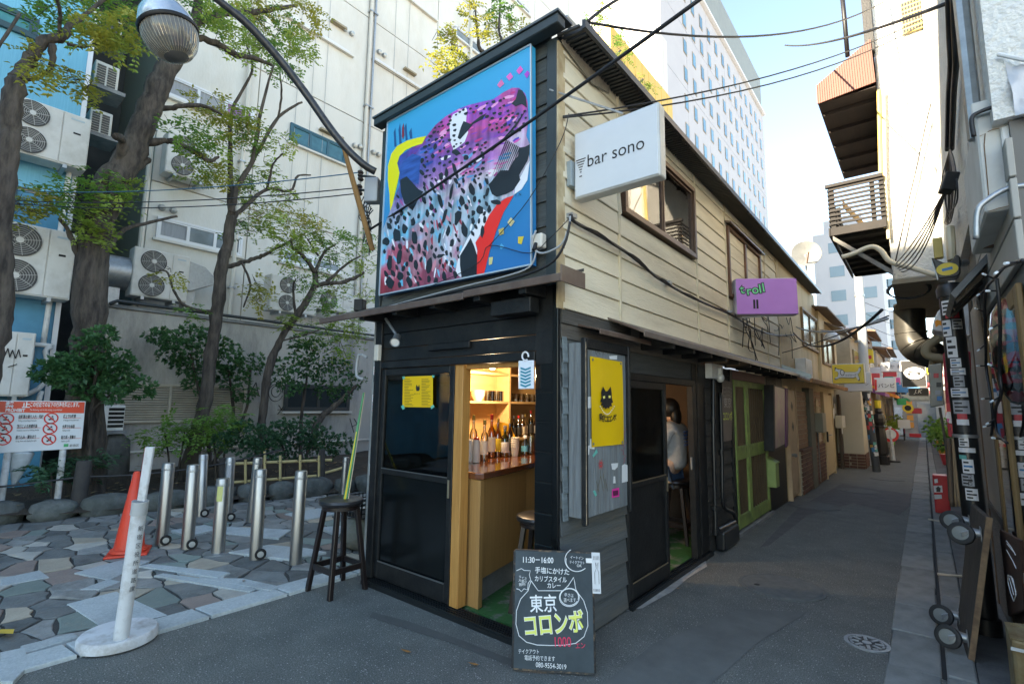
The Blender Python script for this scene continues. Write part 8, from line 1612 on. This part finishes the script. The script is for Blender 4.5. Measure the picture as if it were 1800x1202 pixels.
# red sticker panel, meter box behind
t = thing('electrical_cabinet', 'red electrical panel plastered with stickers behind the black pipe', 'panel', P(1680, 780, Y=2.9)); Yq = 2.9; REDP = M('panel_red', (.42, .035, .06), (.32, .03, .05), 5, .5)
q_ = [P(x, y, Y=Yq) for x, y in ((1658, 620), (1706, 617), (1712, 768), (1668, 768))]; MB().slab(q_, (0, .2, 0)).obj('cabinet', REDP, t, bevel=.008)
for i in range(34):
    x = rnd.uniform(1660, 1702); y = rnd.uniform(626, 756); w_ = rnd.uniform(6, 15); h_ = rnd.uniform(7, 18); k = (y - 620) * .045; an = rnd.uniform(-.25, .25)
    pts = [(x + k * .6 + u * w_ * math.cos(an) - v * h_ * math.sin(an), y + u * w_ * math.sin(an) + v * h_ * math.cos(an)) for u, v in ((-.5, -.5), (.5, -.5), (.5, .5), (-.5, .5))]
    if min(p[0] for p in pts) < 1659 + k * .5: continue
    decal(pts, t, STK[rnd.choice((0, 8, 4, 0, 1, 6, 2, 0))], 'sticker', (0, -.0005, 0), Y=Yq - .002 - .0007 * i)
t = thing('meter_cabinet', 'beige meter cabinet at head height beyond the red panel', 'meter box', P(1646, 715, Y=4.5)); q_ = [P(x, y, Y=4.4) for x, y in ((1632, 641), (1656, 638), (1660, 712), (1636, 716))]; MB().slab(q_, (0, .3, 0)).obj('case', M('meter_beige', (.34, .33, .27), (.28, .27, .22), 5, .6), t, bevel=.01)
for i, (x, y) in enumerate(((1645, 660), (1650, 676), (1648, 690), (1651, 700))): decal([(x - 4, y - 4), (x + 5, y - 4), (x + 5, y + 4), (x - 4, y + 4)], t, STK[(1, 4, 8, 2)[i]], 'sticker', (0, -.002, 0), Y=4.396)
MB().tube([P(1652, 716, Y=4.45), P(1664, 790, Y=4.45), P(1670, 880, Y=4.45)], .012, 8).obj('riser', M('riser_dark', (.1, .08, .06), rough=.7), t)
pl = thing('service_pipes', 'bundle of beige and brown pipes on the wall beyond the downpipe', 'pipe', (2.1, 4, 0))
for i, (x0, x1, m) in enumerate(((1672, 1680, 'pipe_beige'), (1677, 1688, 'pipe_beige'), (1683, 1698, 'riser_dark'), (1688, 1704, 'pipe_beige'), (1668, 1674, 'riser_dark'))): MB().tube(bez([P(x0, 770, Y=4 - i * .2), P(x0 + 3, 800 + i * 6, Y=4 - i * .2), P(x1, 890, Y=4 - i * .2)], 4), .012 + .005 * (i % 3), 8).obj('pipe', MATS[m], pl, smooth='all')
# near house wall: tan panel, dado, window, boards
nh = thing('near_house', 'tan panelled house wall with window along the right edge', 'building', (2.3, 1, 0)); TAN = M('tan_panel', (.36, .345, .31), (.32, .305, .275), 3, .7); NW = 2.15
MB().box((NW + .02, .25, 0), (5.4, 2.9, 2.74)).obj('wall_core', M('dark_core', (.16, .155, .145), rough=.9), nh)
MB().box((NW, 1.95, .80), (NW + .018, 2.85, 2.3)).obj('tan_panel', TAN, nh, bevel=.003); MB().box((NW - .006, 1.93, .74), (NW + .018, 2.87, .797)).obj('rail', M('rail_dark', (.08, .075, .07), rough=.6), nh)
MB().box((NW + .002, 1.95, .03), (NW + .018, 2.85, .737)).obj('dado', M('pebble_dado', (.25, .25, .24), (.12, .12, .12), 60, .9, bump=.6, bscale=90), nh)
for y in (1.91, 2.87): MB().box((NW - .006, y, .02), (NW + .018, y + .035, 2.4)).obj('post', M('post_brown', (.16, .11, .07), (.1, .07, .045), 5, .7), nh, bevel=.003)
MB().box((NW - .03, .3, .66), (NW + .015, 1.9, .72)).obj('window_sill', M('sill_alloy', (.34, .36, .36), rough=.35, metal=.6), nh, bevel=.004)
wd_ = MB(); OAK = M('oak_frame', (.30, .18, .07), (.22, .13, .05), 5, .55, stretch=(8, 8, .6))
for a, b in (((NW - .006, 1.80, .722), (NW + .016, 1.9, 2.05)), ((NW - .012, 1.12, .722), (NW + .016, 1.18, 2.05)), ((NW - .006, .35, .722), (NW + .016, .45, 2.05)), ((NW - .006, .451, 1.97), (NW + .016, 1.119, 2.05)), ((NW - .006, 1.181, 1.97), (NW + .016, 1.799, 2.05))): wd_.box(a, b)
wf_ = wd_.obj('window', OAK, nh, bevel=.004); MB().box((NW + .0, 1.181, .723), (NW + .006, 1.799, 1.969)).obj('pane', glass('dark_glass', (.25, .3, .3), .03, 1), wf_); MB().box((NW, .451, .723), (NW + .006, 1.119, 1.969)).obj('pane', MATS['dark_glass'], wf_)
for i in range(4): MB().box((NW + .008, 1.3 + i * .12, .95 + .2 * (i % 2)), (NW + .012, 1.39 + i * .12, 1.3 + .2 * (i % 2))).obj('paper_note', (PAPER, STK[3], PAPER, STK[8])[i], wf_)
MB().box((NW + .001, .3, .03), (NW + .016, 1.9, .655)).obj('lower_board', M('brown_lower', (.10, .05, .03), (.07, .035, .022), 4, .6, stretch=(6, .6, 6)), nh)
for z in (2.12, 2.3, 2.48): MB().box((NW - .005, .2, z), (NW + .018, 1.9, z + .17)).obj('upper_panel', TAN, nh, bevel=.003)
# eave over the near house and projecting box
MB().slab([(1.99, 1.25, 2.16), (2.2, 1.25, 2.42), (2.2, 1.25, 2.47), (1.97, 1.25, 2.19)], (0, 1.0, 0)).obj('dark_eave', M('eave_grey', (.2, .2, .19), (.13, .13, .125), 6, .7), nh)
for i in range(3): MB().slab([(2.0, 1.32 + i * .3, 2.14), (2.2, 1.32 + i * .3, 2.36), (2.2, 1.32 + i * .3, 2.41), (1.99, 1.32 + i * .3, 2.165)], (0, .04, 0)).obj('eave_rafter', MATS['riser_dark'], nh)
MB().tube([P(1718, 432, Y=1.0), P(1760, 428, Y=.9), P(1820, 418, Y=.75)], .02, 8).obj('rusty_bar', M('rusty_bar', (.12, .07, .045), rough=.7), nh)
bx_ = thing('wall_box', 'cracked white box projecting from the right wall above the eave', 'box', (2.25, .6, 2.36)); CRK = M('cracked_white', (.56, .56, .53), (.5, .5, .47), 5, .8, dirt=(.3, .26, .2), dscale=2, damt=.4)
MB().box((2.07, .3, 2.37), (2.6, 1.1, 2.84)).obj('box', CRK, bx_, bevel=.008); MB().box((2.06, .285, 2.82), (2.6, .299, 2.885)).obj('cap', CRK, bx_, bevel=.004)
MB().box((2.145, .278, 2.46), (2.6, .299, 2.74)).obj('panel', WHITEP, bx_, bevel=.006)
mb = MB()
for pts in ([(1722, 240), (1732, 235), (1730, 255), (1734, 300), (1738, 345)], [(1736, 232), (1745, 228), (1756, 226)], [(1738, 372), (1755, 366), (1785, 360)]): mb.tube([P(x, y, Y=.296) for x, y in pts], .0018, 4)
mb.obj('cracks', M('crack_brown', (.2, .11, .05)), bx_, kind='stuff')
MB().tube(bez([P(x, y, Y=.25) for x, y in ((1716, 420), (1718, 372), (1735, 352), (1770, 332), (1810, 325))], 5), .012, 8).obj('conduit', GALV, bx_, smooth='all'); MB().tube(bez([P(x, y, Y=.25) for x, y in ((1712, 240), (1708, 210), (1720, 198), (1760, 184), (1800, 176))], 5), .009, 8).obj('black_hose', CABLE, bx_, smooth='all')
MB().tube([P(1708, 250, Y=1.15), P(1716, 330, Y=1.15), P(1722, 440, Y=1.15)], .02, 8).obj('grey_pipe', GALV, bx_, smooth=True)
# white flag cloth
t = thing('white_flag', 'translucent white cloth flag at the upper right edge', 'flag', P(1790, 150, Y=.3)); mb = MB(); vs = []
for j in range(9):
    for i in range(5): p = P(1768 + i * 14 + j * 2.2, 112 + j * 11 + i * 2, Y=.2); vs.append(p + Vector((0, .02 * math.sin(i * 2 + j), 0)))
mb.add(vs, [(j * 5 + i, j * 5 + i + 1, (j + 1) * 5 + i + 1, (j + 1) * 5 + i) for j in range(8) for i in range(4)]); mb.obj('cloth', M('flag_cloth', (.6, .62, .66), rough=.8), t, smooth='all'); MB().tube([P(1755, 96, Y=.2), P(1830, 112, Y=.15)], .009, 8).obj('rod', WHITEP, t)
# cable bundle down the stucco
t = thing('cable_bundle', 'thick bundle of black cables running down the stucco corner', 'cable', P(1676, 330, Y=4.9))
for i in range(6): MB().tube(bez([P(1676 + 3 * math.sin(i * 2) + dx, y, X=2.09) + Vector((-.012 * (i % 3), 0, 0)) for dx, y in ((2, -10), (4, 60), (6, 110), (2, 160), (0, 210), (-2, 262))], 4), .011 + .004 * (i % 2), 6).obj('strand', CABLE, t, smooth='all')
MB().rbox(P(1668, 322, X=2.02), (.07, .09, .12), (0, .3, .2)).obj('splice_box', BLACK, t, bevel=.006)
for i in range(9): MB().tube(bez([P(1670, 262, X=2.07), P(1662 + i * 2, 290, X=2.06), P(1656 + i * 3.4, 320 + (i % 3) * 14, X=2.05), P(1664 + i, 372 + (i % 4) * 6, X=2.05), P(1660, 392, X=2.06)], 4), .005, 5).obj('loop', CABLE, t, smooth='all')
for i in range(5): MB().tube(sag(P(1664, 330, X=2.05), P(1572 + i * 3, 466 + i * 3, Y=4.9), .05 + .03 * i), .006, 5).obj('strand', CABLE, t, smooth='all')
t = thing('loose_cable', 'thin dark cable hanging diagonally over the sunlit stucco', 'cable', P(1600, 380, Y=4.9)); MB().tube(bez([P(x, y, Y=4.9) for x, y in ((1672, 5), (1655, 90), (1640, 165), (1625, 230), (1610, 300), (1598, 350), (1585, 410), (1574, 460))], 5), .008, 6).obj('strand', CABLE, t, smooth='all')
t = thing('cable_coil', 'coil of black cable under the overhang', 'cable', P(1595, 510, Y=5.2)); c = P(1597, 510, Y=5.2)
for k in range(3): MB().tube([c + Vector((.20 * math.cos(q) * (1 + .05 * k), .02 * k, .11 * math.sin(q) + .01 * k)) for q in [i * .33 for i in range(20)]], .009, 6).obj('turn', CABLE, t, smooth='all')
wire('lowest wire sweeping from the stucco corner to the left', P(1676, 2, X=2.09), Pd(1380, 80, 9), .1, .012); 
t = thing('roof_cable', 'short thick cable hanging against the sky beside the canopy', 'cable', Pd(1488, 40, 7)); MB().tube([Pd(1480, -10, 7), Pd(1485, 40, 7), Pd(1490, 100, 7)], .028, 8).obj('strand', CABLE, t, smooth='all')
# string lights
t = thing('string_lights', 'string of small white lights draped down the right wall', 'string lights', P(1745, 600, X=2.1)); LEDM = M('led_white', (.75, .8, .82), rough=.2)
for pts in ([(1798, 458), (1785, 462), (1765, 470), (1748, 490), (1735, 505), (1731, 530), (1732, 580), (1733, 620), (1734, 650), (1742, 700), (1745, 740), (1742, 765)], [(1752, 490), (1756, 530), (1758, 580), (1757, 650), (1760, 690), (1750, 720), (1752, 760), (1770, 778)]):
    c = bez([P(x, y, X=2.09) for x, y in pts], 5); MB().tube(c, .007, 6).obj('cord', CABLE, t, smooth='all')
    for i in range(3, len(c), 6): e = c[i] + Vector((-.03 * (1 if i % 2 else .3), -.03, rnd.uniform(-.03, .02))); MB().tube([c[i], e], .004, 5).obj('lead', CABLE, t); MB().tube([e, e + (e - c[i]).normalized() * .016], .005, 6).obj('led', LEDM, t)
# wrapped patterned object
t = thing('wrapped_lantern', 'plastic wrapped red and black patterned lantern on the right edge', 'lantern', P(1800, 720, Y=.75)); c = Vector((2.20, .72, 1.80)); RB = M('red_black_pattern', (.55, .02, .05), (.015, .015, .02), 9, .35, stretch=(1, 1, 2.2), lo=.49, hi=.51, coat=.8, detail=1.5)
MB().lathe([(.03, -.27), (.07, -.255), (.105, -.19), (.12, -.05), (.12, .06), (.105, .17), (.07, .235), (.03, .25)], c, seg=24).obj('body', RB, t, smooth=True); MB().lathe([(.02, -.29), (.075, -.262), (.112, -.19), (.126, -.05), (.126, .06), (.112, .175), (.075, .245), (.02, .265)], c, seg=24).obj('film', glass('clear_film', (.93, .94, .95), .12, 1.2), t, smooth=True)
MB().tube([c + Vector((0, 0, .25)), c + Vector((0, 0, .4))], .006, 6).obj('hanger', GALV, t); MB().tube([c + Vector((0, 0, -.27)), c + Vector((.02, 0, -1.05)), c + Vector((.02, 0, -1.1))], .012, 8).obj('stem', OAK, t)
# leaning platform cart
ct_ = thing('platform_cart', 'wooden platform dolly leaning on its side with four black casters', 'cart', (1.95, 1.85, .03)); P4 = [Vector((1.875, 2.12, .02)), Vector((1.90, 1.52, .02)), Vector((2.045, 1.52, .87)), Vector((2.005, 2.14, .86))]
nn = (P4[3] - P4[0]).cross(P4[1] - P4[0]).normalized(); nn = nn if nn.x < 0 else -nn
MB().slab(P4, -nn * .03).obj('deck', M('worn_plywood', (.06, .05, .043), (.09, .075, .06), 6, .8, stretch=(3, 3, .5), bump=.4), ct_, bevel=.008); MB().slab([P4[1] + nn * -.002 - Vector((0, .003, 0)), P4[2] - Vector((0, .003, 0)), P4[2] - nn * .03 - Vector((0, .003, 0)), P4[1] - nn * .03 - Vector((0, .003, 0))], (0, -.002, 0)).obj('ply_edge', M('ply_edge', (.28, .18, .1), (.16, .1, .06), 20, .8), ct_)
RUB = M('caster_rubber', (.015, .016, .016), rough=.6)
for u, v in ((.12, .10), (.12, .86), (.88, .12), (.88, .86)):
    b_ = (P4[0].lerp(P4[1], u)).lerp(P4[3].lerp(P4[2], u), v); w_ = b_ + nn * .095 + Vector((0, -.02, -.02)); cs_ = MB().slab([b_ + Vector((0, -.045, -.04)), b_ + Vector((0, .045, -.04)), b_ + Vector((0, .045, .04)) + (P4[3] - P4[0]) * .0, b_ + Vector((0, -.045, .04))], nn * .006).obj('caster', GALV, ct_, bevel=.002)
    MB().lathe([(.046, -.016), (.055, -.018), (.066, -.014), (.066, .014), (.055, .018), (.042, .016), (.042, -.016)], w_, (-.25, -.75, .25), 24, False).obj('tyre', RUB, cs_, smooth=True); MB().lathe([(.045, -.012), (.045, .012), (.02, .018), (.001, .02)], w_, (-.25, -.75, .25), 20).obj('wheel_disc', M('caster_grey', (.2, .215, .2), rough=.5), cs_, smooth=True)
    MB().tube([b_ + nn * .004, b_ + nn * .05], .026, 12).obj('swivel', GALV, cs_, smooth=True); MB().slab([b_ + nn * .045 + Vector((0, -.04, .022)), b_ + nn * .045 + Vector((0, -.04, -.022)), w_ + Vector((0, -.03, -.014)), w_ + Vector((0, -.03, .014))], (0, .006, 0)).obj('fork', GALV, cs_, bevel=.002)
# brown chalk board on the near wall, tin bin, red box, strip of wood
t = thing('brown_sign_board', 'dark brown wooden board with white chalk drawing on the near wall', 'board', P(1775, 1075, X=2.12)); plat('board', [(1757, 930), (1792, 948), (1800, 1070), (1772, 1082)], M('board_brown', (.07, .03, .018), (.05, .022, .014), 4, .6, stretch=(6, 6, .6)), t, (.015, 0, 0), .003, X=2.115)
mb = MB()
for pts in ([(1769, 950), (1778, 962), (1785, 975)], [(1769, 966), (1780, 985), (1786, 998)], [(1772, 1010), (1780, 1016), (1783, 1030), (1786, 1045), (1782, 1056), (1776, 1040), (1772, 1022), (1772, 1010)], [(1770, 955), (1782, 970)], [(1774, 1015), (1782, 1045)], [(1777, 1012), (1786, 1040)]): mb.tube([P(x, y, X=2.112) for x, y in pts], .0022, 4)
mb.obj('chalk_drawing', CHK, t, kind='stuff')
bx0, by0 = 2.06, .62; t = thing('tin_can', 'rusty square tin can with dented top in the lower right corner', 'tin can', (bx0 + .11, by0 + .12, .02)); TIN = M('rusty_tin', (.36, .30, .17), (.22, .14, .06), 9, .5, .4, dirt=(.16, .07, .02), dscale=4, damt=.7); a = P(1768, 1100, Y=1.0)
MB().box((a.x, .82, .02), (a.x + .24, 1.06, a.z)).obj('can', TIN, t, bevel=.015, seg=2); MB().slab([(a.x, .82, a.z), (a.x + .24, .82, a.z), (a.x + .23, .86, a.z + .03), (a.x + .23, 1.04, a.z + .03), (a.x, 1.06, a.z)], (0, 0, .004)).obj('lid', TIN, t); MB().lathe([(.05, 0), (.05, .006), (.001, .006)], (a.x + .13, .92, a.z + .012), seg=16).obj('opening', M('orange_rust', (.5, .22, .03), rough=.8), t); MB().box((a.x - .003, .815, a.z - .05), (a.x + .245, .818, a.z - .035)).obj('tape', PAPER, t)
t = thing('extinguisher_box', 'red fire extinguisher box with stickers on the kerb', 'extinguisher box', (1.9, 7.0, .03)); EXR = M('box_red', (.62, .025, .03), (.55, .022, .028), 4, .4); z1 = P(1645, 835, Y=6.95).z
MB().box((1.83, 6.95, .03), (2.0, 7.2, z1)).obj('box', EXR, t, bevel=.01); 
for q_, m in (([(1642, 842), (1648, 841), (1649, 848), (1643, 849)], 0), ([(1641, 853), (1656, 853), (1657, 865), (1642, 865)], 0), ([(1642, 869), (1655, 869), (1656, 876), (1643, 877)], 0), ([(1644, 859), (1649, 854), (1655, 859), (1653, 859), (1653, 864), (1646, 864), (1646, 859)], 4)): decal(q_, t, STK[m], 'sticker', (0, -.001, 0), Y=6.948 - .002 * m)
for (px0, py0, px1, py1, lab) in ((1632, 912, 1660, 917, 'pale wood strip lying on the kerb near the red box'), (1648, 1008, 1690, 1012, 'curved pale strip lying by the leaning cart')): a = P(px0, py0, Z=.035); b = P(px1, py1, Z=.035); t = tag(solo(MB().tube([a, (a + b) / 2 + Vector((0, -.015, 0)), b], .012, 6).obj('wood_strip', M('strip_pale', (.5, .46, .36), rough=.7)), a), lab, 'strip')
